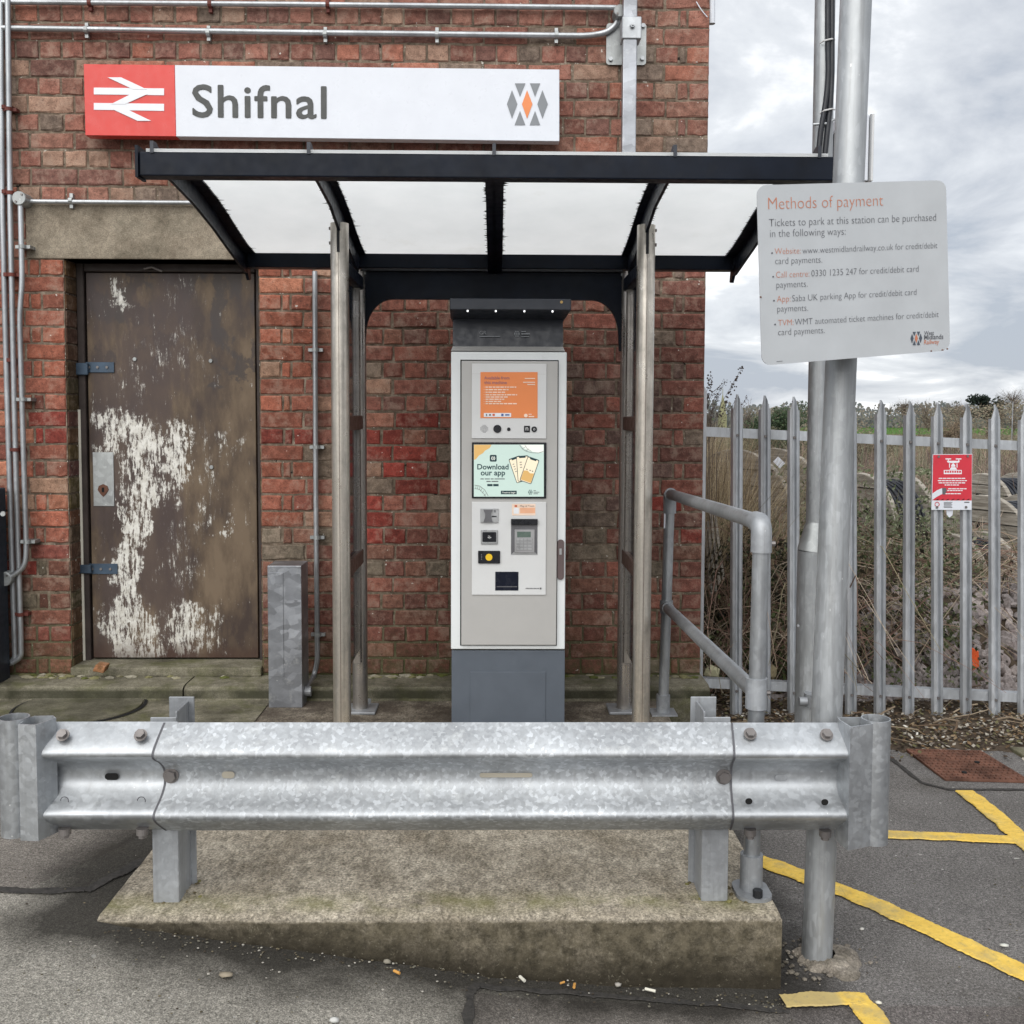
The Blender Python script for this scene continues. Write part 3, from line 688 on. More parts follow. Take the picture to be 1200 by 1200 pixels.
# door
def mat_door():
    q = Mat('door_paint', .55, 0, .35); v = q.co('World'); x, y, z = q.sep(v)
    n = q.noise(q.co('World', scale=(1, 1, .38)), 7, 7, .62); c = q.ramp(n, [(.36, (.050, .034, .028, 1)), (.46, (.085, .059, .040, 1)), (.54, (.125, .089, .058, 1)), (.64, (.160, .117, .078, 1))])
    # left two thirds wear a greyer purple-brown coat
    pur = q.m('MULTIPLY', q.m('SUBTRACT', 1.0, q.step(q.m('ADD', q.m('ADD', x, 2.0), q.m('MULTIPLY', q.noise(v, 7, 6), .25)), .50, .56)), q.step(q.noise(q.co('World', scale=(1, 1, .3), loc=(2, 0, 5)), 5, 6, .65), .42, .52))
    dkp = q.step(q.m('ADD', q.m('MULTIPLY', q.m('SUBTRACT', q.noise(v, 7, 6, .65), .5), .9), q.m('SUBTRACT', z, 1.5)), .30, .34)
    c = q.mix(q.m('MULTIPLY', q.m('MULTIPLY', dkp, q.step(q.noise(q.co('World', scale=(1, 1, .6), loc=(9, 9, 9)), 6, 6, .6), .50, .54)), .75), c, (.045, .038, .038, 1))
    c = q.mix(q.m('MULTIPLY', pur, .72), c, (.064, .045, .042, 1))
    # scraped white primer, streaked downwards
    wx = q.m('ADD', x, q.m('MULTIPLY', q.m('SUBTRACT', q.noise(v, 5.5, 5, .65), .5), .42)); wz = q.m('ADD', z, q.m('MULTIPLY', q.m('SUBTRACT', q.noise(q.co('World', loc=(7, 1, 4)), 5, 5, .65), .5), .5))
    def blob(u, vv, ru, rv_, k=1.0):
        p = P(u, vv, YW + RV); a = q.m('DIVIDE', q.m('SUBTRACT', wx, p.x), ru / 1200 * YW); b = q.m('DIVIDE', q.m('SUBTRACT', wz, p.z), rv_ / 1200 * YW)
        return q.m('MULTIPLY', q.m('MAXIMUM', q.m('SUBTRACT', 1.0, q.m('ADD', q.m('MULTIPLY', a, a), q.m('MULTIPLY', b, b))), 0.0), k)
    bl = [blob(150, 505, 48, 36, 1.0), blob(168, 555, 30, 55), blob(205, 535, 17, 55, .95), blob(152, 650, 24, 95, 1.0), blob(215, 415, 45, 36, .20), blob(142, 350, 9, 26, .6),
          blob(155, 735, 34, 62, 1.0), blob(222, 745, 42, 42, .9), blob(268, 520, 9, 26, .4), blob(236, 560, 16, 90, .26), blob(210, 660, 22, 60, .24), blob(150, 440, 30, 30, .16), blob(210, 345, 30, 24, .14), blob(200, 772, 90, 9, .45), blob(262, 615, 6, 18, .6)]
    s_ = bl[0]
    for b in bl[1:]: s_ = q.m('MAXIMUM', s_, b)
    st = q.noise(q.co('World', scale=(1, 1, .17)), 55, 8, .78); md = q.noise(q.co('World', scale=(1, 1, .5)), 22, 6, .7)
    th = q.m('ADD', q.m('ADD', q.m('MULTIPLY', st, .55), q.m('MULTIPLY', md, .25)), q.m('MULTIPLY', q.noise(q.co('World', scale=(1, 1, .45)), 110, 5, .8), .20))
    f = q.step(q.m('ADD', th, q.m('MULTIPLY', q.m('MINIMUM', q.m('POWER', s_, .8), .72), .165)), .590, .622)
    f_s = q.m('MULTIPLY', q.step(q.m('ADD', th, q.m('MULTIPLY', q.m('MINIMUM', q.m('POWER', s_, .5), .8), .13)), .565, .64), .38); c = q.mix(f_s, c, (.42, .40, .37, 1))
    wc = q.ramp(q.noise(v, 40, 5), [(.3, (.50, .48, .43, 1)), (.6, (.68, .67, .63, 1))])
    lowd = q.m('MULTIPLY', q.m('SUBTRACT', 1.0, q.step(z, .35, .8)), q.step(q.noise(v, 30, 5, .7), .4, .7)); wc = q.mix(q.m('MULTIPLY', lowd, .6), wc, (.22, .18, .12, 1))
    c = q.mix(f, c, wc)
    rs = q.m('MULTIPLY', q.m('SUBTRACT', 1.0, q.step(q.m('ADD', z, q.m('MULTIPLY', q.noise(v, 12, 5), .2)), .41, .52)), .7); c = q.mix(rs, c, (.05, .022, .014, 1)); 
    c = q.mix(q.m('MULTIPLY', f, .0), c, wc)
    q.set('Base Color', c); q.set('Roughness', q.ramp(n, [(.3, .42), (.7, .7)])); q.bump(q.m('ADD', q.m('MULTIPLY', f, .5), n), .35, .003); return q.MT
MAT['door'] = mat_door()
YD = YW + RV
m = MB(); m.box((P(104, 500, YD).x, YD, zv(779)), (P(300, 500, YD).x, YD + .045, P(200, 320, YD).z)); door = m.build('door', 'door', bld, bevel=.003)
m = MB(); m.box((jl + .004, YD - .012, KZ + .02), (P(102, 500, YD).x, YD + .08, zl0)); m.box((P(302, 500, YD).x, YD - .012, KZ + .02), (jr + .02, YD + .08, zl0))
m.box((P(102.5, 500, YD).x, YD - .012, P(200, 319, YD).z), (P(301.5, 500, YD).x, YD + .08, zl0 - .001)); m.build('door_frame', 'woodsill', bld, bevel=.004)
m = MB(); m.box((jl, YD + .06, KZ), (jr, YD + .1, zl0)); m.build('door_backing', 'hole', bld)
m = MB(); m.box((P(94, 500, YD).x - .004, YD - .018, KZ + .02), (P(96, 500, YD).x, YD - .013, P(90, 480, YD).z)); m.build('frame_edge', 'butt', bld)
m = MB(); m.box((jl, YW - .03, KZ), (jr, YD + .08, zv(781))); m.build('door_sill', 'kerb', bld, bevel=.008, seg=2)
def plate(name, mat, par, u0, v0, u1, v1, Y, th, bev=.001):
    a, b = P(u0, v1, Y), P(u1, v0, Y); m = MB(); m.box((a.x, Y - th, a.z), (b.x, Y, b.z)); return m.build(name, mat, par, bevel=bev)
plate('lock_plate', 'galv', door, 110, 530, 133, 593, YD - .001, .003)
m = MB(); c = P(121, 574, YD - .005); m.prism([(c.x + a, c.z + b) for a, b in [(-.022, .02), (.0, .03), (.022, .02), (.028, 0), (.014, -.022), (0, -.036), (-.014, -.022), (-.028, 0)]], lambda a, b, t: (a, t, b), YD - .008, YD - .004); m.build('keyhole_cover', 'rust', door)
m = MB(); m.box((c.x - .006, YD - .0095, c.z - .012), (c.x + .006, YD - .0085, c.z + .012)); m.build('keyhole', 'hole', door)
for vv in (430.5, 666.5):
    du = 0 if vv < 500 else 4
    h = plate('hinge_strap', 'strap', door, 101 + du, vv - 6, 134 + du, vv + 6, YD - .001, .006)
    plate('knuckle', 'strap', h, 88 + du, vv - 5, 104 + du, vv + 9 if vv < 500 else vv + 5, YD - .013, .018, .003)
    m = MB()
    for uu in (105, 115, 126): c = P(uu + du, vv, YD); m.prism(circ(.007, 8, c.x, c.z), lambda a, b, t: (a, t, b), YD - .012, YD - .0065)
    m.build('hinge_bolts', 'bolt', h)
for uu, vv in ((158, 421), (247, 423), (248, 547.5)):
    c = P(uu, vv, YD); m = MB(); m.prism(circ(.011, 12, c.x, c.z), lambda a, b, t: (a, t, b), YD - .006, YD - .0005); m.build('bolt', 'galv', door, bevel=.002)
m = MB(); m.tube([P(169, 315, YD - .03), P(178, 313, YD - .04), P(190, 318, YD - .025)], .006, 6); m.build('closer_stub', 'bolt', bld)

# corner: grey downpipe stub and cement run at the top right
m = MB(); m.tube([P(834, -30, YW + .03), P(834, 28, YW + .03)], .018, 10); o = m.build('cable_trunking', 'signwhite', org=P(834, 28, YW)); tag(o, 'short white trunking end at the top corner of the brick building', 'trunking')
m = MB(); m.box((P(829, 20, YW).x, YW + .02, P(829, 43, YW).z), (P(832, 20, YW).x, YW + .08, P(829, 25, YW).z)); tag(m.build('bracket', 'black', org=P(831, 43, YW)), 'small dark metal bracket below the white trunking at the corner', 'bracket')
o = MB().tube(bend([P(816, 2, YW - .01), P(822, 12, YW - .012), P(829, 20, YW - .01)], .03), .003, 5).build('loose_wire', 'signwhite', org=P(822, 12, YW)); tag(o, 'thin loose white wire near the top corner of the wall', 'wire')

# ------------------------------------------------------------ station name sign
YS = 5.09
sg = thing('station_sign', 'long white station name sign with red arrow emblem reading Shifnal', 'sign', P(376, 162, YS))
A_, B_, C_, D_ = [P(u, v, YS) for u, v in ((98, 75), (655.5, 81.5), (655.5, 165.5), (100, 158.5))]
def lerp(a, b, t): return a + (b - a) * t
k = (204 - 98) / (655.5 - 98); T1, T2 = lerp(A_, B_, k), lerp(D_, C_, k)
m = MB(); m.frust([A_, T1, T2, D_], (0, .065, 0)); m.build('emblem_panel', 'red', sg, bevel=.0015)
m = MB(); m.frust([T1 + Vector((.001, 0, 0)), B_, C_, T2 + Vector((.001, 0, 0))], (0, .065, 0)); m.build('name_panel', 'signwhite', sg, bevel=.0015)
plS = plane_y(YS)
f3 = lambda x, y: (x / 3, y / 3)
ar = [[(330, 308), (577, 311), (577, 335), (330, 332)], [(330, 362), (577, 365), (577, 390), (330, 386)]]
draw('emblem', [[f3(*q) for q in po] for po in ar], plS, 'white', sg, .0012)
ar = [[(378, 272), (426, 272), (512, 311), (515, 335), (468, 318)], [(468, 318), (515, 335), (446, 366), (446, 388), (396, 372)], [(396, 372), (446, 388), (532, 425), (484, 425)]]
ar = [[(378, 272), (426, 272), (516, 314), (468, 314)], [(462, 330), (520, 330), (440, 366), (390, 366)], [(396, 384), (446, 384), (532, 425), (484, 425)]]
draw('emblem_arrows', [[f3(*q) for q in po] for po in ar], plS, 'white', sg, .0025)
text('Shifnal', plS, 226, 136.5, 382, 138.5, 'char', sg, off=.002, hs=.90, sp=1.06, fat=.0032)
wm_logo(plS, lambda x, y: (400 + x / 3, y / 3), sg)
m = MB()
for uu in (120, 630): a = P(uu, 120, 5.15); m.box((a.x - .02, YS + .066, a.z - .1), (a.x + .02, YW, a.z + .1))
m.build('spacer', 'galv_matte', sg)

# ------------------------------------------------------------ conduits
def conduit(label, pts, r=.013, Y=5.17, clips=(), mat='galv_tube', rb=.06, clipmat='galv', grp='galvanised conduits on the wall', vertical=True):
    w_ = [P(q[0], q[1], q[2] if len(q) > 2 else Y) for q in pts]
    t = thing('conduit', label, 'conduit', w_[-1]); MB().tube(bend(w_, rb), r, 12).build('pipe', mat, t, smooth=True)
    for (u, v) in clips:
        c = P(u, v, Y); m = MB()
        if vertical: m.box((c.x - .036, Y + .004, c.z - .008), (c.x + .036, YW - .004, c.z + .008)); m.tube([(c.x, Y, c.z - .009), (c.x, Y, c.z + .009)], r + .004, 12)
        else: m.box((c.x - .008, Y + .004, c.z - .036), (c.x + .008, YW - .004, c.z + .036)); m.tube([(c.x - .009, Y, c.z), (c.x + .009, Y, c.z)], r + .004, 12)
        m.build('saddle_clip', clipmat, t)
    return t
conduit('topmost horizontal galvanised conduit with red clips across the wall top', [(12, 2.5), (340, 5), (722, 9)], clips=[(105, 3), (246, 5), (384, 5)], clipmat='rustred', vertical=False)
conduit('horizontal galvanised conduit above the sign that bends up at the strut', [(-30, 32.5), (340, 38), (690, 42), (712, 38), (725, 26), (727, 8)], r=.0145, clips=[(101, 35), (244, 38.5), (381, 40), (512, 40.5), (652, 41)], vertical=False, rb=.08)
conduit('short horizontal conduit along the top of the door lintel', [(30, 236), (150, 237), (300, 238)], r=.011, clips=[(83, 235)], vertical=False)
conduit('thin conduit at the far left edge running down the wall', [(1, -20), (3, 250), (9, 480), (18, 772), (11, 778)], r=.0145, clips=[(6, 126), (6, 225), (8, 322), (12, 422)], clipmat='rustred')
conduit('left vertical conduit beside the black-banded one, bent at the bottom', [(9, 0), (12, 250), (17, 480), (25, 770), (14, 777)], r=.0135, Y=5.155, clips=[(10, 128), (12, 226), (14, 322), (19, 527), (24, 720)], clipmat='rustred')
conduit('vertical conduit dropping from the round box left of the door', [(24, 240), (26, 330), (23, 372), (31, 645), (29, 665), (10, 678)], r=.013, Y=5.13, clips=[(26, 289), (27, 468), (32, 635)])
conduit('thin vertical conduit between the door and the shelter', [(369, 318), (370, 560), (372, 775), (368, 792), (358, 810, 4.95)], r=.013, clips=[(369.5, 410), (371, 524), (371.5, 630), (372.5, 744)])
conduit('short conduit stub joining the top left corner box', [(-20, 3), (9, 3)], r=.0135, vertical=False)
for u, v, r, lab in ((24, 233, .034, 'round galvanised junction box above the left corner of the lintel'), (7, 678, .036, 'round galvanised junction box low on the far left of the wall'),
                     (726, 14, .030, 'round galvanised junction box beside the strut at the wall top')):
    Y = 5.13; c = P(u, v, Y); t = thing('junction_box', lab, 'junction box', c)
    m = MB(); m.prism(circ(r, 20, c.x, c.z), lambda a, b, t_: (a, t_, b), Y - .02, YW); m.build('body', 'galv', t, bevel=.003)
    m = MB(); m.prism(circ(.005, 8, c.x + r * .45, c.z + r * .5), lambda a, b, t_: (a, t_, b), Y - .025, Y - .02); m.prism(circ(.005, 8, c.x - r * .4, c.z - r * .5), lambda a, b, t_: (a, t_, b), Y - .025, Y - .02); m.build('screws', 'bolt', t)

# strut and its bracket
Y = 5.03; st = thing('steel_strut', 'upright galvanised square strut bolted to the wall above the canopy', 'strut', P(738, 180, Y))
a, b = P(729, 190, Y), P(747.5, -40, Y)
m = MB(); m.box((a.x, Y, a.z), (b.x, Y + .055, b.z)); m.build('post', 'galv_big', st, bevel=.004, seg=2)
a, b = P(710, 77, YW), P(757, 29, YW); m = MB(); m.prism(rrect(a.x, a.z, b.x, b.z, .015), lambda p, q, t: (p, t, q), YW - .016, YW - .006); wp = m.build('wall_plate', 'galv', st)
m = MB()
for u, v in ((715, 71), (752, 70), (753, 32), (716, 35)): c = P(u, v, YW); m.prism(circ(.011, 6, c.x, c.z), lambda p, q, t: (p, t, q), YW - .03, YW - .016)
m.build('plate_bolts', 'galv_end', wp)
a, b = P(730, 45, Y - .008), P(752, 19, Y - .008); m = MB(); m.box((a.x - .004, Y - .008, a.z), (b.x, Y + .09, b.z)); m.build('clamp', 'galv_end', st, bevel=.004)
c = P(741, 30, Y - .01); m = MB(); m.prism(circ(.013, 6, c.x, c.z), lambda p, q, t: (p, t, q), Y - .026, Y - .008); m.prism(circ(.006, 8, c.x, c.z), lambda p, q, t: (p, t, q), Y - .034, Y - .026); m.build('clamp_bolt', 'galv_end', st)

# dark cabinet at the left edge
t = thing('utility_cabinet', 'dark blue-black cabinet at the far left edge below the conduits', 'cabinet', P(2, 812, 4.98))
a, b = P(12.5, 812, 5.15), P(-70, 574, 4.98)
m = MB(); m.box((b.x, 4.98, FL), (a.x, 5.15, b.z)); m.build('body', 'bluebox', t, bevel=.004)
m = MB(); m.box((b.x + .02, 4.972, FL + .06), (a.x - .012, 4.979, b.z - .03)); m.build('door', 'bluebox', t, bevel=.003)
m = MB(); c = P(4, 602, 4.97); m.prism(circ(.012, 12, c.x, c.z), lambda p, q, t: (p, t, q), 4.962, 4.972); m.build('lock', 'galv', t)

# galvanised box pedestal
Yb = 4.87; t = thing('feeder_pillar', 'galvanised steel box pedestal with a split front between door and shelter', 'pedestal', P(335, 836, Yb))
a, b = P(315, 838, Yb), P(353, 663, Yb)
m = MB(); m.box((a.x, Yb, FL), (b.x, Yb + .17, b.z)); m.build('body', 'galv_big', t, bevel=.003, seg=2)
mm = P(332.5, 750, Yb).x
m = MB(); m.box((a.x + .003, Yb - .003, P(330, 793, Yb).z), (mm, Yb - .0005, P(330, 671, Yb).z)); m.build('access_panel', 'galv_big', t, bevel=.001)
m = MB(); c = P(358, 810, Yb + .07); m.tube([(b.x + .001, Yb + .07, c.z), (b.x + .03, Yb + .07, c.z)], .024, 14); m.build('conduit_gland', 'galv_matte', t)
m = MB(); c = P(434, 819, YW - .2); m.box((c.x - .03, 4.93, c.z - .02), (c.x + .012, 4.936, c.z + .02)); tag(m.build('fixing_tab', 'galv_matte', org=c), 'small rounded steel tab beside the left rear shelter post', 'bracket')
# ------------------------------------------------------------ shelter
MAT['mhood2'] = mat_plain('machine_hood_face', (.026, .031, .043, 1), .4, 0, .08)
YF, YR, YB = 4.27, 4.83, 3.6
XC = P(578, 300, YF).x
sh = thing('ticket_shelter', 'dark navy canopy shelter with white roof panels on stainless steel posts', 'shelter', (XC, 4.5, FL))
prof = [(3.572, P(578, 177, 3.572).z), (3.70, 2.510), (3.85, 2.508), (4.02, 2.494), (4.15, 2.477), (4.29, 2.452), (4.5, 2.405), (4.66, 2.373), (4.84, 2.352)]
xo0, xo1 = P(185, 207, YB).x, P(957, 207, YB).x
x2, x4 = P(398, 300, YF).x, P(757, 300, YF).x; x3 = P(579, 207, YB).x
ribs = [xo0, x2 + .003, x3, x4 - .003, xo1]
for i in range(4):
    a, b = ribs[i] + .005, ribs[i + 1] - .005
    if i == 0: a = ribs[0] - .03
    if i == 3: b = ribs[4] + .03
    m = MB(); vs = []
    for y, z in prof: vs += [(a, y, z), (b, y, z)]
    m.add(vs, [(2 * k, 2 * k + 1, 2 * k + 3, 2 * k + 2) for k in range(len(prof) - 1)])
    p_ = m.build('roof_panel', 'roof', sh, solid=.010, smooth=True)
def ribmb(x, wl_, wr_, dep=.095, th=.010, ext=None):
    m = MB(); top = [(y, z - .016) for y, z in prof if y > 3.58]
    low = [(3.60, 2.440), (3.758, 2.432), (4.02, 2.405), (4.29, 2.361), (4.5, 2.317), (4.66, 2.285), (4.80, 2.257), (4.86, 2.255)]
    if ext: low = [(q[0], q[1] - ext * max(0, 1 - abs(q[0] - YF) / .25)) for q in low]
    poly = top + low[::-1]; m.prism(poly, lambda y, z, t: (t, y, z), x - th / 2, x + th / 2); r_ = m
    f = MB(); vs = []
    for y, z in prof[1:]: vs += [(x - wl_, y, z - .0165), (x + wr_, y, z - .0165)]
    f.add(vs, [(2 * k, 2 * k + 1, 2 * k + 3, 2 * k + 2) for k in range(len(prof) - 2)]); return r_, f
for i, x in enumerate(ribs):
    wl_, wr_ = (.035, .035)
    if i == 0: wl_, wr_ = .006, .05
    if i == 4: wl_, wr_ = .05, .006
    a, b = ribmb(x, wl_, wr_, ext=.0 if i in (0, 2, 4) else .03, th=.012)
    o = a.build('roof_rib', 'navy', sh); fl = b.build('flange', 'navy', o, solid=-.008)
    if i in (0, 4):                   # hooked tip of the outer fascia
        m = MB(); m.prism([(4.79, 2.30), (4.88, 2.30), (4.90, 2.235), (4.87, 2.228), (4.83, 2.262)], lambda y, z, t: (t, y, z), x - .007, x + .007); m.build('rib_tip', 'navy', o)
    # lower flange of the web
    m = MB(); low = [(3.60, 2.440), (3.758, 2.432), (4.02, 2.405), (4.29, 2.361), (4.5, 2.317), (4.66, 2.285), (4.80, 2.257)]
    if i == 2:
        vs = []
        for y, z in low: vs += [(x - .032, y, z + .0), (x + .032, y, z + .0)]
        m.add(vs, [(2 * k, 2 * k + 1, 2 * k + 3, 2 * k + 2) for k in range(len(low) - 1)]); m.build('rib_sole', 'navy', o, solid=-.006)
    # fin on the front edge
    m = MB(); fx = x + (0 if i else -.01); m.prism([(3.57, 2.49), (3.57, 2.530), (3.60, 2.532), (3.66, 2.51)], lambda y, z, t: (t, y, z), fx - .006, fx + .006)
    m.build('fin', 'mhood2', sh)
# black growth along panel joints
m = MB()
for x in ribs[:5]:
    for s in (-1, 1):
        for k in range(60):
            y = rnd.uniform(3.72, 4.75); z = 0
            for (y0, z0), (y1, z1) in zip(prof, prof[1:]):
                if y0 <= y <= y1: z = z0 + (z1 - z0) * (y - y0) / (y1 - y0)
            e = .05 if (x in (ribs[0], ribs[4])) else .035
            if (x == ribs[0] and s < 0) or (x == ribs[4] and s > 0): continue
            xx = x + s * e; L = rnd.uniform(.003, .016) * (2 if rnd.random() < .08 else 1)
            m.add([(xx - s * .004, y - .012, z - .0165), (xx + s * L, y, z - .0165), (xx - s * .004, y + .012, z - .0165)], [(0, 1, 2)])
o = m.build('joint_grime', 'hole', sh); tag(o, kind='stuff')
# front beam with end cap
bz0, bz1 = P(578, 208.5, YB - .025).z, P(578, 180.5, YB - .025).z; bx0, bx1 = P(166, 190, YB).x, P(977, 190, YB).x
m = MB(); m.box((bx0, YB - .025, bz0), (bx1, YB + .045, bz1)); fb = m.build('front_beam', 'navy', sh, bevel=.004, seg=2)
m = MB(); m.box((bx0 - .012, YB - .032, bz0 - .006), (bx0 - .002, YB + .05, bz1 + .02)); m.build('end_cap', 'navy', fb)
m = MB(); m.box((bx1 + .002, YB - .032, bz0 - .004), (bx1 + .010, YB + .05, bz1 + .004)); m.build('end_cap', 'navy', fb)
rz0, rz1 = P(578, 315.5, YR).z, P(578, 297.5, YR).z
m = MB(); m.box((xo0 + .008, YR - .02, rz0), (xo1 - .008, YR + .055, rz1)); m.build('rear_beam', 'navy', sh, bevel=.004, seg=2)
# arched rear header
hx0, hx1 = P(425.5, 380, YR).x, P(728, 380, YR).x; hz0, hz1, hzl = P(578, 351.5, YR).z, P(578, 318, YR).z, P(578, 411, YR).z
rx, rz = .125, hz0 - P(578, 392, YR).z
poly = [(hx0, hz1), (hx1, hz1), (hx1, hzl), (hx1 - .010, hzl)] + [(hx1 - .014 - rx + rx * math.cos(R(a)), hz0 - rz + rz * math.sin(R(a))) for a in range(0, 91, 10)] + \
       [(hx0 + .014 + rx + rx * math.cos(R(a)), hz0 - rz + rz * math.sin(R(a))) for a in range(90, 181, 10)] + [(hx0 + .010, hzl), (hx0, hzl)]
m = MB(); m.prism(poly, lambda a, b, t: (a, t, b), YR - .012, YR + .012); m.build('arched_header', 'navy', sh)
m = MB(); m.box((hx0, YR - .05, hz1 - .006), (hx1, YR + .02, hz1 + .004)); m.build('header_rail', 'black', sh)
# posts
pz = P(398, 262, YF).z
def post(x, y, z1, r=.0375, slot=False):
    m = MB(); pts = []
    for k in range(28):
        a = 2 * math.pi * k / 28; rr = r * (1 if not (k in (14 + 7,)) else .985); pts.append((x + rr * math.cos(a), y + rr * math.sin(a)))
    m.prism(pts, lambda a, b, t: (a, b, t), FL, z1); return m
for x, s in ((x2, 1), (x4, -1)):
    p_ = post(x, YF, pz).build('front_post', 'steel', sh, smooth=True)
    m = MB(); m.prism([(x - .006, YF - .0385), (x + .006, YF - .0385), (x + .006, YF + .03), (x - .006, YF + .03)], lambda a, b, t: (a, b, t), P(398, 297, YF).z, pz + .002); m.build('slot', 'black', p_)
    m = MB(); m.box((x - .0008, YF - .0384, FL), (x + .0008, YF - .037, P(398, 297, YF).z)); m.build('seam', 'bracket', p_)
    for vv in (269, 286):
        c = P(600, vv, YF).z; m = MB(); m.tube([(x - s * .036, YF, c), (x - s * .043, YF, c)], .007, 8); m.build('bolt', 'bolt', p_)
    xr = x + s * .0; q_ = post(x, YR, P(600, 318, YR).z, .036).build('rear_post', 'steel_dk', sh, smooth=True)
    m = MB(); m.box((x - .08, YR - .08, FL), (x + .08, YR + .08, FL + .012)); bp = m.build('base_plate', 'galv_matte', sh, bevel=.003)
    m = MB(); m.box((x - .07, YF - .08, FL), (x + .07, YF + .08, FL + .012)); m.build('base_plate', 'galv_matte', sh, bevel=.003)
    # side frame between the posts
    z0, z1 = .86, P(600, 331, 4.6).z
    fr = MB()
    for yy in (YF + .075, YR - .085):
        fr.box((x - .017, yy - .02, FL + .25), (x + .017, yy + .02, z1)); fr.box((x + s * .017, yy - .006, FL + .25), (x + s * .021, yy + .006, z1))
    f_ = fr.build('side_frame', 'steel_dk', sh, bevel=.004)
    m = MB(); m.box((x - .003, YF + .1, FL + .3), (x + .003, YR - .11, z1 - .02)); m.build('side_glass', 'glass', sh)
    for zz, h in ((P(600, 496, 4.6).z, .032), (P(600, 659, 4.6).z, .034)):
        m = MB(); m.box((x - .024, YF + .03, zz - h), (x + .024, YR - .03, zz + h)); m.build('side_bracket', 'bracket', f_, bevel=.004)
    m = MB(); m.box((x - .028, YF + .02, z1 - .012), (x + .028, YR - .02, z1 + .05)); m.build('top_bracket', 'navy', f_, bevel=.006)
    m = MB(); m.box((x + s * .03, YR - .02, P(600, 323, YR).z), (x + s * .038, YR - .012, P(600, 319, YR).z)); m.build('nut', 'galv', q_)

# ------------------------------------------------------------ ticket machine
YM = 4.45; plM = plane_y(YM)
tm = thing('ticket_machine', 'tall grey self-service ticket machine with orange poster and green screen', 'ticket machine', (P(595, 700, YM).x, YM + .19, FL))
def mbox(name, u0, v0, u1, v1, y0, y1, mat, par, bev=.003, seg=2):
    a, b = P(u0, v1, YM), P(u1, v0, YM); m = MB(); m.box((a.x, y0, a.z), (b.x, y1, b.z)); return m.build(name, mat, par, bevel=bev, seg=seg)
a, b = P(528.5, 760.5, YM), P(662, 410, YM)
mbox('plinth', 529, 875, 661.5, 763, YM + .012, YM + .37, 'mplinth', tm)
ac = mbox('access_cover', 551, 860, 639, 788, YM + .008, YM + .0125, 'mplinth', tm, .001)
mbox('cabinet', 528.5, 761, 662, 412, YM, YM + .38, 'mwhite', tm, .006, 3)
# top bevel tray
c0, c1 = P(528.5, 411, YM), P(662, 411, YM)
m = MB(); zt = P(595, 406, YM + .03).z; m.add([(c0.x, YM, c0.z), (c1.x, YM, c0.z), (c1.x - .006, YM + .035, zt), (c0.x + .006, YM + .035, zt), (c0.x, YM + .37, c0.z), (c1.x, YM + .37, c0.z), (c1.x - .006, YM + .37, zt), (c0.x + .006, YM + .37, zt)], [(0, 1, 2, 3), (0, 3, 7, 4), (1, 5, 6, 2), (3, 2, 6, 7), (4, 7, 6, 5), (0, 4, 5, 1)])
m.build('shoulder', 'msilver', tm)
# head: sloping dark fascia under a projecting hood
h0, h1 = c0.x + .006, c1.x - .006; za = zt; zb = P(595, 374, YM + .06).z; hzt = P(595, 350, YM - .12).z; hzb = P(595, 363, YM - .12).z
yh = YM - .12; w0, w1 = P(527, 350, yh).x + 0, P(669.5, 350, yh).x
m = MB(); m.add([(h0, YM + .04, za - .002), (h1, YM + .04, za - .002), (h1, YM + .06, zb + .03), (h0, YM + .06, zb + .03), (h0, YM + .36, za - .002), (h1, YM + .36, za - .002), (h1, YM + .36, hzt), (h0, YM + .36, hzt)],
                [(0, 1, 2, 3), (4, 7, 6, 5), (0, 3, 7, 4), (1, 5, 6, 2), (0, 4, 5, 1), (3, 2, 6, 7)]); hd = m.build('head', 'mhood', tm)
m = MB(); m.add([(w0, yh, hzb), (w1, yh, hzb), (w1, yh, hzt), (w0, yh, hzt), (h0 - .01, YM + .05, zb), (h1 + .01, YM + .05, zb), (h1 + .01, YM + .37, hzt + .004), (h0 - .01, YM + .37, hzt + .004), (h1 + .01, YM + .37, zb), (h0 - .01, YM + .37, zb)],
                [(0, 1, 2, 3), (0, 4, 5, 1), (3, 2, 6, 7), (4, 9, 8, 5), (0, 3, 7, 9, 4), (1, 5, 8, 6, 2), (9, 7, 6, 8)]); hood = m.build('hood', 'mplinth', tm, bevel=.003)
hood.data.materials[0] = MAT['mhood2']
for u in (548, 581, 614.5, 647.5):
    c = P(u, 364, yh + .012); m = MB(); m.prism(circ(.0034, 12, c.x, yh + .012), lambda p, q, t: (p, q, t), hzb - .008, hzb + .004); m.build('downlight', 'led', hood)
m = MB(); c = P(658, 354, yh); m.prism(circ(.006, 12, c.x, c.z), lambda p, q, t: (p, t, q), yh - .002, yh + .001); m.build('indicator', 'gold', hood)
plH = plane_y(YM + .042)
text('GR', plH, 562, 392, 570, 392, 'lgrey', hd, off=.004); draw('lettering', [rect(562, 393.8, 586, 394.8), rect(611, 388, 616, 389), rect(611, 390.5, 621, 392), rect(611, 394, 620, 394.8)], plH, 'lgrey', hd, .004)
fl_ = lambda x, y: (602.5 + (x - 582) / 144 * 6.5, 388 + (y - 293) / 147 * 6.5)
wm_logo(plH, fl_, hd, 'lgrey', 'lgrey', .004)
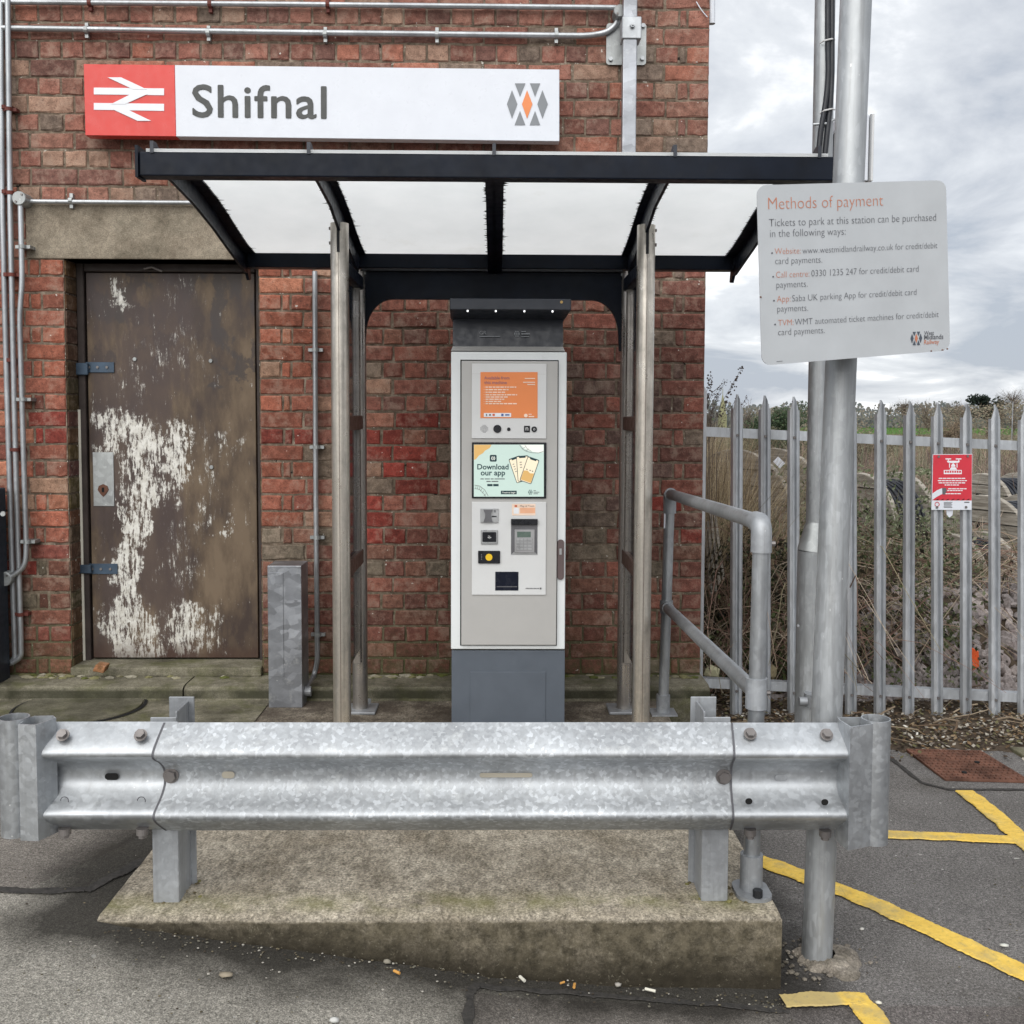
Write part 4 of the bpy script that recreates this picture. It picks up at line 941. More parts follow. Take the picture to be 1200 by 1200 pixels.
# door leaf with shadow gap
mbox('door_gap', 539.5, 756.5, 652.5, 421.5, YM - .0015, YM + .002, 'hole', tm, 0)
dr = mbox('door', 541, 755, 651.5, 423, YM - .018, YM - .002, 'msilver', tm, .003)
yd = YM - .018; plD = plane_y(yd)
def dbox(name, u0, v0, u1, v1, th, mat, par, bev=.0015, base=0.0):
    q = P(u0, v1, yd), P(u1, v0, yd); m = MB(); m.box((q[0].x, yd - base - th, q[0].z), (q[1].x, yd - base - .0002, q[1].z)); return m.build(name, mat, par, bevel=bev, seg=2)
up = dbox('upper_panel', 553, 514, 640, 426, .006, 'mpanel', dr)
dbox('panel_joint', 553.5, 438.6, 639.5, 438, .0063, 'msilver', dr, 0)
yu = yd - .0062; plU = plane_y(yu)
draw('poster', [rect(563, 436, 630, 490)], plU, 'orange', up, .0005, .0008)
MAT['purp'] = mat_plain('poster_title', (.33, .15, .17, 1), .5); MAT['cream'] = mat_plain('cream_print', (.80, .62, .50, 1), .5)
plO = plane_y(yu - .0014)
text('Available from', plO, 567.5, 444.5, 597, 444.5, 'purp', up, bold=.01); text('this machine', plO, 567.5, 450, 594, 450, 'purp', up, bold=.01)
bars = []
rb = random.Random(3)
for i, (v, L) in enumerate(((453, 36), (456, 27), (459, 23), (462, 37), (464.6, 26), (467.2, 22), (469.8, 19), (472.4, 37))):
    u = 569
    while u < 569 + L:
        wv = rb.uniform(2, 5.5); bars.append(rect(u, v, min(u + wv, 569 + L), v + 1.3)); u += wv + .8
    bars.append(rect(567, v + .3, 567.7, v + .9))
for v, a_, b_ in ((443, 615, 627), (447.5, 613, 627), (450, 618, 627)): bars.append(rect(a_, v, b_, v + 1.1))
draw('lettering', bars, plO, 'cream', up, .0006)
draw('card_strip', [rect(567, 484, 599, 488.6)], plO, 'white', up, .0006)
MAT['cblue'] = mat_plain('card_blue', (.05, .10, .30, 1), .5); MAT['cred'] = mat_plain('card_red', (.55, .10, .03, 1), .5)
draw('card_marks', [rect(587.4, 484.8, 590, 487.6), rect(592, 485.4, 597, 487)], plO, 'cblue', up, .0015)
draw('card_marks', [[(578.5 + 1.7 * math.cos(a * .6), 486.2 + 1.4 * math.sin(a * .6)) for a in range(10)]], plO, 'cred', up, .0015)
draw('card_marks', [rect(569.5, 485, 570.8, 487.6), rect(573, 485.2, 575.4, 487.2)], plO, 'mgrey', up, .0015)
draw('logo', [[(616.2 + 2.2 * math.cos(a * .52), 487 + 2.2 * math.sin(a * .52)) for a in range(12)], rect(619.5, 485, 623, 486), rect(619.5, 487.5, 626, 488.8)], plO, 'cream', up, .0015)
def disc(name, u, v, r, mat, par, Y, th=.003, seg=20):
    c = P(u, v, Y); m = MB(); m.prism(circ(r / 1200 * Y, seg, c.x, c.z), lambda p, q, t: (p, t, q), Y - th, Y - .0002); return m.build(name, mat, par)
disc('button', 582.8, 502.5, 4.7, 'mdark', up, yu, .005); disc('sensor', 596.2, 503, 2.1, 'mdark', up, yu); disc('button', 626, 503, 3.3, 'mdark', up, yu, .004)
sp_ = MB()
for i in range(-3, 4):
    for j in range(-3, 4):
        if i * i + j * j <= 11: c = P(567.5 + i * 1.35, 502.5 + j * 1.35, yu); sp_.prism(circ(.0017, 6, c.x, c.z), lambda p, q, t: (p, t, q), yu - .0008, yu - .0002)
sp_.build('speaker_grille', 'mgrey', up)
jk = plate('audio_jack', 'mdark', up, 614, 499, 621, 506.5, yu - .0002, .003); text('n', plane_y(yu - .0032), 616, 504.5, 619, 504.5, 'mpanel', jk)
text('o', plane_y(yu - .004), 624.8, 504.2, 627.2, 504.2, 'mpanel', up)
# screen
bz = dbox('screen', 553, 584, 640, 518, .008, 'mdark', dr, .003)
ys = yd - .0082; plSc = plane_y(ys)
def emis(name, c, k=.55):
    q = Mat(name, .25, 0, .4); q.set('Base Color', tuple(x * .5 for x in c[:3]) + (1,)); q.set('Emission Color', c); q.set('Emission Strength', k); return q.MT
MAT['s_mint'] = emis('screen_mint', lin(186, 206, 198), .38); MAT['s_gold'] = emis('screen_gold', lin(206, 166, 104), .38); MAT['s_pale'] = emis('screen_pale', lin(222, 226, 218), .42); MAT['s_peach'] = emis('screen_peach', lin(226, 214, 188), .42)
MAT['s_dark'] = mat_plain('screen_dark', (.02, .05, .06, 1), .3)
draw('screen_image', [rect(555.3, 521, 637.3, 582)], plSc, 's_mint', bz, .0005, .0004)
q1 = .0012
draw('screen_patch', [[(555.5, 521.2), (576, 521.2), (574, 525), (568.5, 528), (566, 531), (561, 534), (558, 538), (555.5, 539)]], plSc, 's_gold', bz, q1, .0002)
draw('screen_patch', [[(610, 521.2), (637, 521.2), (637, 530), (631, 530.5), (622, 529), (615, 526)]], plSc, 's_pale', bz, q1, .0002)
def stroke(pts, wv):
    out = []
    for (a, b), (c, d) in zip(pts, pts[1:]):
        L = math.hypot(c - a, d - b) or 1; nx, ny = -(d - b) / L * wv / 2, (c - a) / L * wv / 2; out.append([(a + nx, b + ny), (c + nx, d + ny), (c - nx, d - ny), (a - nx, b - ny)])
    return out
tr = stroke([(609, 521.5), (612, 526), (617, 529), (624, 530.6), (631, 530.8), (637, 529)], .5) + stroke([(615, 521.5), (618, 526), (623, 529)], .4) + stroke([(612, 526), (616, 523.5)], .4) + stroke([(616, 528.5), (619.5, 526)], .4)
tr += stroke([(556, 568.5), (562, 569.5), (568, 574), (572, 581)], .5) + stroke([(556, 572.5), (562, 573.5), (566, 577.5), (569, 581.5)], .4)
for t_ in range(6): tr += stroke([(558 + t_ * 2.3, 569 + t_ * t_ * .38), (557.3 + t_ * 1.9, 572.8 + t_ * t_ * .33)], .4)
draw('rail_drawing', tr, plSc, 'mbrown', bz, q1 + .0006, .0002)
rr_ = lambda u0, v0, u1, v1, r: rrect(u0, v0, u1, v1, r)
draw('app_icon', [rr_(574, 533, 582, 541, 1.5)], plSc, 's_dark', bz, q1, .0002)
draw('app_mark', stroke([(577, 534.8), (576, 537), (577, 539.2)], .7) + stroke([(579, 534.8), (580, 537), (579, 539.2)], .7) + stroke([(578, 535.4), (578, 538.6)], .7), plSc, 's_pale', bz, q1 + .0008, .0002)
text('Download', plSc, 559.3, 550, 596, 550, 's_dark', bz, off=q1, bold=.022, th=.0002); text('our app', plSc, 563.3, 557, 592, 557, 's_dark', bz, off=q1, bold=.022, th=.0002)
draw('lettering', [rect(563, 560.7, 567, 561.8), rect(568, 560.7, 574, 561.8), rect(575, 560.7, 578.5, 561.8), rect(579.5, 560.7, 591.5, 561.8), rect(570, 563.6, 575, 564.8), rect(576, 563.6, 584, 564.8)], plSc, 'mgrey', bz, q1, .0002)
draw('store_badges', [rect(571, 567.2, 577.2, 569.8), rect(578, 567.2, 584.3, 569.8)], plSc, 's_dark', bz, q1, .0002)
draw('touch_button', [rect(587, 575, 605.5, 579.2)], plSc, 's_dark', bz, q1, .0002); text('Touch to begin', plSc, 588.5, 578, 604, 578, 's_pale', bz, off=q1 + .001, th=.0002, bold=.01)
f4 = lambda x, y: (619 + (x - 582) / 144 * 5, 574 + (y - 293) / 147 * 5.5)
wm_logo(plSc, f4, bz, 's_dark', 's_dark', q1); draw('lettering', [rect(625.2, 574.6, 628, 575.4), rect(625.2, 576.4, 632, 577.2), rect(625.2, 578.2, 630.5, 579)], plSc, 'mgrey', bz, q1, .0002)
def rot(cx, cy, pts, ang): c_, s_ = math.cos(R(ang)), math.sin(R(ang)); return [(cx + x * c_ - y * s_, cy + x * s_ + y * c_) for x, y in pts]
for k, (cx, cy, an) in enumerate(((607.5, 550, -19), (613, 549, -4), (620.5, 551, 19))):
    o1 = q1 + .0008 * k + .0002
    draw('phone_outline', [rot(cx, cy, rr_(-7.2, -15, 7.2, 15, 1.6), an)], plSc, 's_dark', bz, o1, .0002)
    draw('phone_screen', [rot(cx, cy, rr_(-6.5, -13.8, 6.5, 14.3, 1.0), an)], plSc, 's_peach', bz, o1 + .00025, .0002)
    draw('phone_notch', [rot(cx, cy, rect(-3.8, -14, 3.8, -12.4), an)], plSc, 's_dark', bz, o1 + .0005, .0002)
draw('phone_picture', [rot(620.5, 551, [(-6.3, 2.5), (-2, 1.2), (2, 3.2), (6.3, 2), (6.3, 13.6), (-6.3, 13.6)], 19)], plSc, 's_gold', bz, o1 + .0006, .0002)
draw('phone_dots', [rot(620.5, 551, rect(a, -.6, a + 1.6, .6), 19) for a in (-4, 0, 3)] + [rot(613, 549, rect(-3.5, b, -1, b + .9), -4) for b in (-8, -5, -2)] + [rot(607.5, 550, rect(-4.5, b, -2.5, b + .8), -19) for b in (-8, -5, -2, 1)], plSc, 'mgrey', bz, o1 + .0006, .0002)
# lower panel
lp = dbox('lower_panel', 553, 697, 639.5, 588, .006, 'mpanel', dr, .002)
yl = yd - .0062; plL = plane_y(yl)
def lbox(name, u0, v0, u1, v1, th, mat, par=lp, bev=.001): return plate(name, mat, par, u0, v0, u1, v1, yl - .0002, th, bev)
draw('sticker', [rect(600, 590.5, 627.5, 604)], plL, 'cream', lp, .0004, .0004)
MAT['peach'] = mat_plain('sticker_peach', (.74, .40, .25, 1), .5)
draw('sticker_band', [rect(609.5, 595, 627, 601.5)], plL, 'peach', lp, .001, .0003); draw('sticker_patch', [rect(602, 595.2, 608, 602)], plL, 'white', lp, .001, .0003)
text('Map of Town', plL, 609.5, 594, 626, 594, 'mbrown', lp, off=.001)
draw('sticker_lines', [rect(603, 592, 606, 594)], plL, 'cred', lp, .001, .0003)
cs = lbox('card_slot', 563, 596, 584, 612.5, .006, 'mkey')
draw('card_guide', [[(566.5, 597), (577.5, 597), (575.5, 602), (575.5, 606), (577.5, 611.8), (566.5, 611.8), (568.5, 606), (568.5, 602)]], plane_y(yl - .0062), 'mgrey', cs, .0002, .006)
draw('slot', [rect(576, 604.5, 582, 606)], plane_y(yl - .0062), 'mdark', cs, .0002, .001); draw('slot_mark', [rect(579, 597.8, 581, 600.5)], plane_y(yl - .0062), 'mgrey', cs, .0002, .001)
cr2 = lbox('contactless_reader', 563.5, 621, 583.3, 637.5, .007, 'mkey', bev=.002); draw('reader_face', [rr_(565.3, 623.5, 581.5, 635, 1)], plane_y(yl - .0072), 'mdark', cr2, .0002, .002)
draw('reader_mark', stroke([(571.5, 629.5), (573, 630.5), (575.5, 630)], .7) + stroke([(572, 628), (574.5, 628.5)], .6), plane_y(yl - .0094), 'mpanel', cr2, .0003, .0004)
sm_ = lbox('smartcard_pad', 560.3, 645.3, 586, 660, .009, 'mdark', bev=.002); disc('yellow_target', 573, 653, 4.1, 'yellowp', sm_, yl - .0093, .001)
draw('lettering', [rect(563.6, 649.5 + 1.8 * i, 565, 650.6 + 1.8 * i) for i in range(4)], plane_y(yl - .0092), 'mgrey', sm_, .0002, .0003)
def tray(name, u0, v0, u1, v1, dp, par):   # recessed box seen as open tray: rim proud, dark well
    a, b = P(u0, v1, yl), P(u1, v0, yl)
    return a, b
a, b = P(598.8, 650, yl), P(630, 608, yl)
m = MB(); m.add([(a.x, yl - .001, a.z), (b.x, yl - .001, a.z), (b.x, yl - .001, b.z), (a.x, yl - .001, b.z)], [(0, 1, 2, 3)])
pp_ = m.build('keypad_recess', 'mgrey', lp)
MAT['recess'] = mat_plain('recess_grey', (.33, .33, .34, 1), .4, .2)
m = MB(); fr = .0012
m.add([(a.x, yl - .0015, a.z), (b.x, yl - .0015, a.z), (b.x - .012, yl - .0022, a.z + .012), (a.x + .012, yl - .0022, a.z + .012)], [(0, 1, 2, 3)]); m.build('keypad_ledge', 'mkey', lp, fixn=False)
kp = plate('keypad', 'recess', lp, 603, 620.5, 626.5, 647.5, yl - .0012, .005)
plK = plane_y(yl - .0064); MAT['lcd'] = mat_plain('lcd', (.10, .14, .12, 1), .25)
draw('display', [rect(606, 623, 622, 629.6)], plK, 'lcd', kp, .0001, .0006)
for r_ in range(4):
    for c_ in range(4):
        uu = 605.3 + c_ * 4.3; vv = 631 + r_ * 3.6; draw('key', [rect(uu, vv, uu + (5.2 if c_ == 3 else 3.5), vv + 2.6)], plK, 'mkey', kp, .0001, .0025)
pl_ = plate('keypad_hood', 'mdark', lp, 598.8, 608, 630, 614.5, yl - .0012, .014, .002)
ob = lbox('ticket_tray', 580.3, 670, 607.6, 692, .0015, 'mdark'); draw('tray_flap', [rect(582, 687, 606, 688)], plane_y(yl - .0018), 'mgrey', ob, .0002, .001)
MAT['navyw'] = mat_plain('tray_navy', (.008, .010, .02, 1), .25); ob.data.materials[0] = MAT['navyw']
draw('lettering', [rect(616 + i * 1.6, 689, 617.1 + i * 1.6, 690.1) for i in range(10)], plL, 'mgrey', lp, .0012, .0004); draw('maker_mark', [rect(632.5, 688.6, 634.5, 690.6)], plL, 'mgrey', lp, .0012, .0004)
hn = MB(); a, b = P(652.8, 679, YM), P(661, 632, YM); hn.prism(rrect(a.x, a.z, b.x, b.z, (b.x - a.x) * .49, 6), lambda p, q, t: (p, t, q), YM - .010, YM - .0005); hn = hn.build('door_handle', 'mbrown', tm, bevel=.0015)
a, b = P(655.3, 649.5, YM), P(658, 642.5, YM); m = MB(); m.box((a.x, YM - .014, a.z), (b.x, YM - .0102, b.z)); m.build('lock', 'mkey', hn)

# ------------------------------------------------------------ crash barrier
MAT['bolt_dk'] = mat_plain('slot_dark', (.09, .09, .10, 1), .6);
BB = 2.885                              # back of the beam
bt, bb_ = P(520, 846, BB).z, P(520, 972, BB).z; bc = (bt + bb_) / 2; H = bt - bb_
ba = thing('crash_barrier', 'low galvanised steel W-beam crash barrier across the front of the plinth', 'barrier', (P(520, 900, BB).x, BB, FL))
wp_ = [(.50, .000), (.485, -.012), (.36, -.058), (.31, -.075), (.27, -.083), (.235, -.080), (.205, -.066), (.10, -.014), (.06, -.003), (-.06, -.003), (-.10, -.014), (-.205, -.066), (-.235, -.080), (-.27, -.083), (-.31, -.075), (-.36, -.058), (-.485, -.012), (-.50, .000)]
def crs(ps, k=4):
    out = []
    for i in range(len(ps) - 1):
        p0, p1, p2, p3 = ps[max(i - 1, 0)], ps[i], ps[i + 1], ps[min(i + 2, len(ps) - 1)]
        for j in range(k):
            t = j / k; out.append(tuple(.5 * (2 * b + (c - a) * t + (2 * a - 5 * b + 4 * c - d) * t * t + (3 * b - a - 3 * c + d) * t ** 3) for a, b, c, d in zip(p0, p1, p2, p3)))
    return out + [ps[-1]]
wp_ = crs([(.50, .0), (.43, -.030), (.355, -.060), (.30, -.076), (.255, -.076), (.215, -.060), (.165, -.034), (.10, -.012), (.04, -.003), (-.04, -.003), (-.10, -.012), (-.165, -.034), (-.215, -.060), (-.255, -.076), (-.30, -.076), (-.355, -.060), (-.43, -.030), (-.50, .0)], 3)
def seam(x, yo, cut):  # dark strip painting the shadow line where the beams overlap
    m = MB(); vs = []
    for z, y in wp_:
        xx = x + cut * (y + .04); vs += [(xx - .003, BB + yo + y, bc + z * H), (xx + .003, BB + yo + y, bc + z * H)]
    m.add(vs, [(2 * i, 2 * i + 1, 2 * i + 3, 2 * i + 2) for i in range(len(wp_) - 1)]); return m.build('seam_shadow', 'bolt_dk', ba)
def beam(x0, x1, yo, name, mat, cut0=0, cut1=0, sc_=1.0):
    m = MB(); nseg = max(2, int((x1 - x0) / .05)); n = len(wp_); vs = []
    for i in range(nseg + 1):
        for z, y in wp_:
            t = i / nseg; x = x0 + (x1 - x0) * t
            if i == 0: x += cut0 * (y + .04)
            if i == nseg: x += cut1 * (y + .04)
            vs.append((x, BB + yo + y + nz(x, z, 5, .0012), bc + z * H * sc_))
    m.add(vs, [(i * n + k, i * n + k + 1, (i + 1) * n + k + 1, (i + 1) * n + k) for i in range(nseg) for k in range(n - 1)]); return m.build(name, mat, ba, solid=.003, smooth=True)
xb = lambda u, v=910, Y=2.82: P(u, v, Y).x
beam(xb(184), xb(861), -.004, 'beam', 'galv_beam', cut0=.12)
seam(xb(183.5), -.0055, .12); seam(xb(860), -.0095, .12)
el = beam(xb(46), xb(200), .004, 'end_beam', 'galv_end', cut1=.0); er = beam(xb(860.5), xb(994), -.008, 'end_beam', 'galv_end', cut0=.12)
yF = BB - .07
def hexbolt(u, v, Y, par, r=.016, mat='bolt', wash=True, tilt=.35):
    c = P(u, v, Y); m = MB(); nrm = Vector((0, -1, tilt)).normalized(); c = Vector(c)
    if wash: m.tube([c + nrm * 0, c + nrm * .004], r * 1.35, 18)
    m.tube([c + nrm * .004, c + nrm * .016], r, 6); return m.build('bolt', mat, par)
for u, v, par in ((74, 862, el), (165, 862, el), (879, 860.5, er), (968.5, 861.5, er)):
    hexbolt(u, v, BB - .050, par, .0135, tilt=1.0)
for u, v in ((200.5, 908.5), (848, 910)): hexbolt(u, v, BB - .008, ba, .0165, tilt=0)
hexbolt(65, 909.5, BB - .004, el, .008, wash=False, tilt=0)
for u, v, par in ((76, 975, el), (167, 975, el), (879, 976, er), (967, 977.5, er)):
    c = P(u, v, BB - .03); m = MB(); m.tube([c + Vector((0, 0, .012)), c - Vector((0, 0, .006))], .017, 18); m.tube([c - Vector((0, 0, .002)), c - Vector((0, 0, .016))], .012, 6); m.build('bolt', 'bolt', par)
def surfY(v):
    f = (P(500, v, 2.83).z - bc) / H
    for (z0, y0), (z1, y1) in zip(wp_, wp_[1:]):
        if z1 <= f <= z0: return BB + y0 + (y1 - y0) * (z0 - f) / (z0 - z1)
    return BB
def slotmb(u0, v0, u1, v1, Y, mat, par, name='slot_hole'):
    a, b = P(u0, v1, Y), P(u1, v0, Y); m = MB(); m.prism(rrect(a.x, a.z, b.x, b.z, (b.z - a.z) * .49, 5), lambda p, q, t: (p, t, q), Y - .001, Y); m.build(name, mat, par)
slotmb(123, 906, 139, 914, BB - .0045, 'hole', el); slotmb(260, 904, 275, 912, BB - .0095, 'slot', ba); slotmb(562, 905.7, 624, 911, BB - .0095, 'slot', ba)
slotmb(908, 908, 923, 915, BB - .0135, 'galv_matte', er)
 
for u, v, par in ((877.5, 939, er), (966.5, 940, er)): slotmb(u - 4.2, v - 3.6, u + 4.2, v + 3.6, surfY(v + 3.6) - .018, 'hole', par)
for u, v in ((76, 938), (166, 938)):
    c = P(u, v, BB - .06); m = MB(); pts = [c + Vector((.011 * math.cos(R(a)), -.002, .011 * math.sin(R(a)))) for a in range(-20, 200, 20)]; m.tube(pts, .0014, 5); m.build('pressed_mark', 'bolt_dk', el)
# folded terminals
def wallplan(pts, z0, z1, name, mat, par, th=.004, closed=False):
    m = MB(); n = len(pts); vs = [(x, y, z) for z in (z0, z1) for x, y in pts]
    m.add(vs, [(i, (i + 1) % n, n + (i + 1) % n, n + i) for i in range(n if closed else n - 1)]); return m.build(name, mat, par, solid=th, smooth=True)
zt0, zt1 = P(20, 985, 2.80).z, P(20, 848, 2.80).z
xl = P(18, 900, 2.85).x
te = thing_end = wallplan(circ(.041, 24, xl, BB - .035), zt0, zt1 + .004, 'end_terminal', 'galv_end', ba, closed=True)
x0_, x1_ = P(17, 900, 2.80).x, P(43, 900, 2.795).x
wallplan([(xl + .032, BB - .02), (x0_ + .012, BB - .085), (x1_, BB - .09), (xb(60), BB - .025), (xb(52), BB - .0), (xl + .043, BB - .005)], zt0, zt1 - .002, 'end_terminal', 'galv_end', ba, closed=True)
zr0, zr1 = P(1020, 995, 2.80).z, P(1020, 850, 2.80).z
xr_ = P(1025, 900, 2.855).x
wallplan(circ(.041, 24, xr_, BB - .03), zr0, zr1 + .004, 'end_terminal', 'galv_end', ba, closed=True)
wallplan([(xr_ - .035, BB - .005), (xr_ - .018, BB - .06), (P(1000, 900, 2.77).x, BB - .09), (xb(989), BB - .03), (xb(990), BB - .002)], zr0, zr1 - .002, 'end_terminal', 'galv_end', ba, closed=True)
# section posts
def cpost(u0, u1, s):
    a = P(u0, 1000, 2.9).x; b = P(u1, 1000, 2.9).x; d = (b - a); zt = P(205, 826, 2.97).z
    m = MB(); T = .006; o_ = .016 * s
    m.box((a, 2.894, FL), (b, 2.894 + T, zt - .015)); m.box((a + (0 if s < 0 else d - T), 2.894 + T + .0005, FL), (a + (T if s < 0 else d), 3.011, zt)); m.box((a + o_ + (0 if s > 0 else 0), 3.0115, FL), (b + o_, 3.0115 + T, zt + .012))
    return m.build('post', 'galv_matte', ba, bevel=.0015)
cpost(179.5, 210, 1); cpost(822, 853, -1)
m = MB(); 
for u in (195, 838):
    c = P(u, 1052, 2.9); 
    for k in range(26): lump(m, (c.x + rnd.uniform(-.07, .09), 2.93 + rnd.uniform(-.05, .1), FL + .001), rnd.uniform(.004, .010), rnd.choice([(.25, .22, .16), (.11, .09, .05), (.16, .15, .06)]))
tag(m.build('grit', 'attr_s'), 'gritty rubble gathered round the barrier post feet', 'grit', kind='stuff')

# ------------------------------------------------------------ handrail
hr = thing('handrail', 'galvanised tubular handrail with clamp fittings along the right edge of the plinth', 'handrail', (P(880, 1050, 2.95).x, 2.95, FL))
yA, yB2 = 2.955, 4.78; rt_ = .0242
fA = P(880, 1046, yA); xA = P(889, 700, yA).x; xB = P(781.5, 705, yB2).x
topA = Vector((xA + .005, yA, P(890, 613, yA).z)); topB = Vector((P(785, 579, yB2).x, yB2, P(785, 579, yB2).z))
pA = MB().tube([Vector((fA.x, yA, FL)), topA - Vector((0, 0, .02))], rt_, 20).build('post', 'galv_tube', hr, smooth=True)
MB().tube([Vector((P(777, 830, yB2).x, yB2, FL)), topB], rt_, 20).build('post', 'galv_tube', hr, smooth=True)
dv = (topB - topA).normalized()
MB().tube([topA + dv * .03, topB], rt_, 20).build('top_rail', 'galv_tube', hr, smooth=True)
eb = MB().tube(bend([topA - Vector((0, 0, .085)), topA, topA + dv * .075], .045, 8), rt_ + .006, 20).build('elbow_fitting', 'galv_matte', hr, smooth=True)
eb2 = MB().tube([topB - Vector((0, 0, .09)), topB - Vector((0, 0, .0)), topB - dv * .03], rt_ + .006, 18).build('elbow_fitting', 'galv_matte', hr, smooth=True)
mA = Vector((xA - .002, yA, P(884, 812, yA).z)); mB = Vector((P(781, 711, yB2).x, yB2, P(781, 711, yB2).z)); dm = (mB - mA).normalized()
MB().tube([mA, mB], rt_, 20).build('mid_rail', 'galv_tube', hr, smooth=True)
MB().tube([mA - Vector((0, 0, .045)), mA + Vector((0, 0, .045))], rt_ + .007, 20).build('tee_fitting', 'galv_matte', hr, smooth=True)
MB().tube([mB - Vector((0, 0, .03)), mB + Vector((0, 0, .03))], rt_ + .006, 20).build('tee_fitting', 'galv_matte', hr, smooth=True)
MB().tube([mB + dm * .03, mB - dm * .06], rt_ + .005, 18).build('tee_fitting', 'galv_matte', hr, smooth=True)
for c in (mA + Vector((rt_ + .004, 0, .0)), topA + Vector((rt_ + .004, 0, -.06))): MB().tube([c, c + Vector((.012, 0, 0))], .008, 8).build('grub_screw', 'bolt', hr)
m = MB(); m.prism(rrect(fA.x - .052, yA - .075, fA.x + .052, yA + .06, .04, 6), lambda a, b, t: (a, b, t), FL + .001, FL + .011); bf = m.build('base_flange', 'galv_matte', hr)
MB().tube([(fA.x, yA, FL + .01), (fA.x, yA, FL + .115)], rt_ + .009, 20).build('base_socket', 'galv_matte', hr, smooth=True)
m = MB(); m.tube([(fA.x + .005, yA - .058, FL + .011), (fA.x + .005, yA - .058, FL + .033)], .014, 6); m.build('anchor_bolt', 'black', hr)
bB = Vector((P(777, 830, yB2).x, yB2, FL)); MB().tube([bB, bB + Vector((0, 0, .09))], rt_ + .008, 20).build('base_socket', 'galv_matte', hr, smooth=True)
m = MB(); m.box((bB.x - .06, yB2 - .06, FL), (bB.x + .06, yB2 + .06, FL + .008)); m.build('base_flange', 'galv_matte', hr)
c = P(776, 600, yB2); m = MB(); m.box((topB.x - rt_ - .004, yB2 - .014, topB.z - .16), (topB.x - rt_ + .004, yB2 - .008, topB.z - .09)); m.build('tape', 'signwhite', hr)

# ------------------------------------------------------------ sign pole and its board
b0_ = P(957, 1118, 2.955); sp0 = Vector((b0_.x, 2.955, -.02)); up_ = P(1003, 0, 3.02); spd = (up_ - sp0)
sp = thing('sign_pole', 'leaning galvanised steel pole standing in tarmac behind the barrier end', 'pole', sp0)
MB().tube([sp0 - spd * .02, sp0 + spd * 1.25], .0445, 32).build('shaft', 'galv_pole', sp, smooth=True)
m = MB(); nr_, na_ = 12, 48; vs = []
for i in range(nr_ + 1):
    for k in range(na_):
        a = 2 * math.pi * k / na_; ro = .085 + .045 * mnoise.noise(Vector((math.cos(a) * 1.6, math.sin(a) * 1.6, 3))) + (.035 if math.cos(a) > 0 else 0); rr_q = .035 + (ro - .035) * i / nr_
        x, y = sp0.x + math.cos(a) * rr_q + .02, sp0.y + math.sin(a) * rr_q * .85; t = i / nr_
        vs.append((x, y, -.02 + .022 * (1 - t ** 3) + nz(x, y, 30, .010) * (1 - t) + nz(x, y, 75, .007) * (1 - t ** 4) - (.008 if i == nr_ else 0)))
m.add(vs, [(i * na_ + k, i * na_ + (k + 1) % na_, (i + 1) * na_ + (k + 1) % na_, (i + 1) * na_ + k) for i in range(nr_) for k in range(na_)])
for k in range(60):
    a = rnd.uniform(0, 6.28); d = rnd.uniform(.09, .17); lump(m, (sp0.x + math.cos(a) * d + .02, sp0.y + math.sin(a) * d * .8, -.014), rnd.uniform(.003, .010), None, (1.2, 1.2, .6))
MAT['collar'] = mat_concrete('collar_concrete', (.06, .05, .04, 1), (.36, .32, .27, 1), .0, .9, .85, 1.8)
tag(m.build('broken_concrete', 'collar', org=sp0), 'crumbled pale concrete collar around the foot of the sign pole', 'concrete', kind='stuff')
TL, TR, BL_ = P(887, 216, 2.71), P(1108.5, 211, 2.87), P(893, 428.5, 2.75)
nS = (TR - TL).cross(TL - BL_).normalized(); nS = nS if nS.y < 0 else -nS; plP = (TL, nS)
def rc(us):
    return [PP(u, v, plP) for u, v in us]
cn = [(887, 217), (1108.5, 211), (1113.5, 410.5), (893, 428.5)]
def bil(s, t): a = lerp(Vector(cn[0]), Vector(cn[1]), s); b = lerp(Vector(cn[3]), Vector(cn[2]), s); return tuple(lerp(a, b, t))
rdx, rdy = 11 / 222, 11 / 205
brd = []
for (cs_, ct, a0) in ((1 - rdx, rdy, 90), (rdx, rdy, 180), (rdx, 1 - rdy, 270), (1 - rdx, 1 - rdy, 0)):
    for i in range(6):
        t = R(a0 - 0 + (i * 18 if True else 0)) if a0 in (180, 270) else R(a0 + i * 18)
        brd.append((cs_ + rdx * math.cos(t), ct - rdy * math.sin(t), a0))
def cornerpts(cx, cy, a0): return [bil(cx + rdx * math.cos(R(a0 + i * 18)), cy - rdy * math.sin(R(a0 + i * 18))) for i in range(6)]
outl = cornerpts(1 - rdx, rdy, 0) + cornerpts(rdx, rdy, 90) + cornerpts(rdx, 1 - rdy, 180) + cornerpts(1 - rdx, 1 - rdy, 270)
bd = thing('payment_sign', 'tilted grey plate sign on the leaning pole headed Methods of payment', 'sign', PP(1003, 420, plP))
m = MB(); m.frust(rc(outl), -nS * .003); m.build('plate', 'plate', bd)
sI = .955
outl2 = [(1000 + (u - 1000) * .992, 320 + (v - 320) * .992) for u, v in outl]
T = lambda s_, a, b, c, d, mt='print', bo=-.015, h=1.06: text(s_, plP, a, b, c, d, mt, bd, bold=bo, off=.0006, hs=h)
T('Methods of payment', 900.5, 245.5, 1035, 241, 'orange_t', -.018, 1.06)
T('Tickets to park at this station can be purchased', 901.5, 265.5, 1097, 258.5)
T('in the following ways:', 902.5, 278, 991, 275)
T('Website:', 908, 298, 938.5, 297, 'orange_t'); T('www.westmidlandrailway.co.uk for credit/debit', 940.5, 297.2, 1098.5, 290.7)
T('card payments.', 908.5, 309.6, 963.5, 307.7)
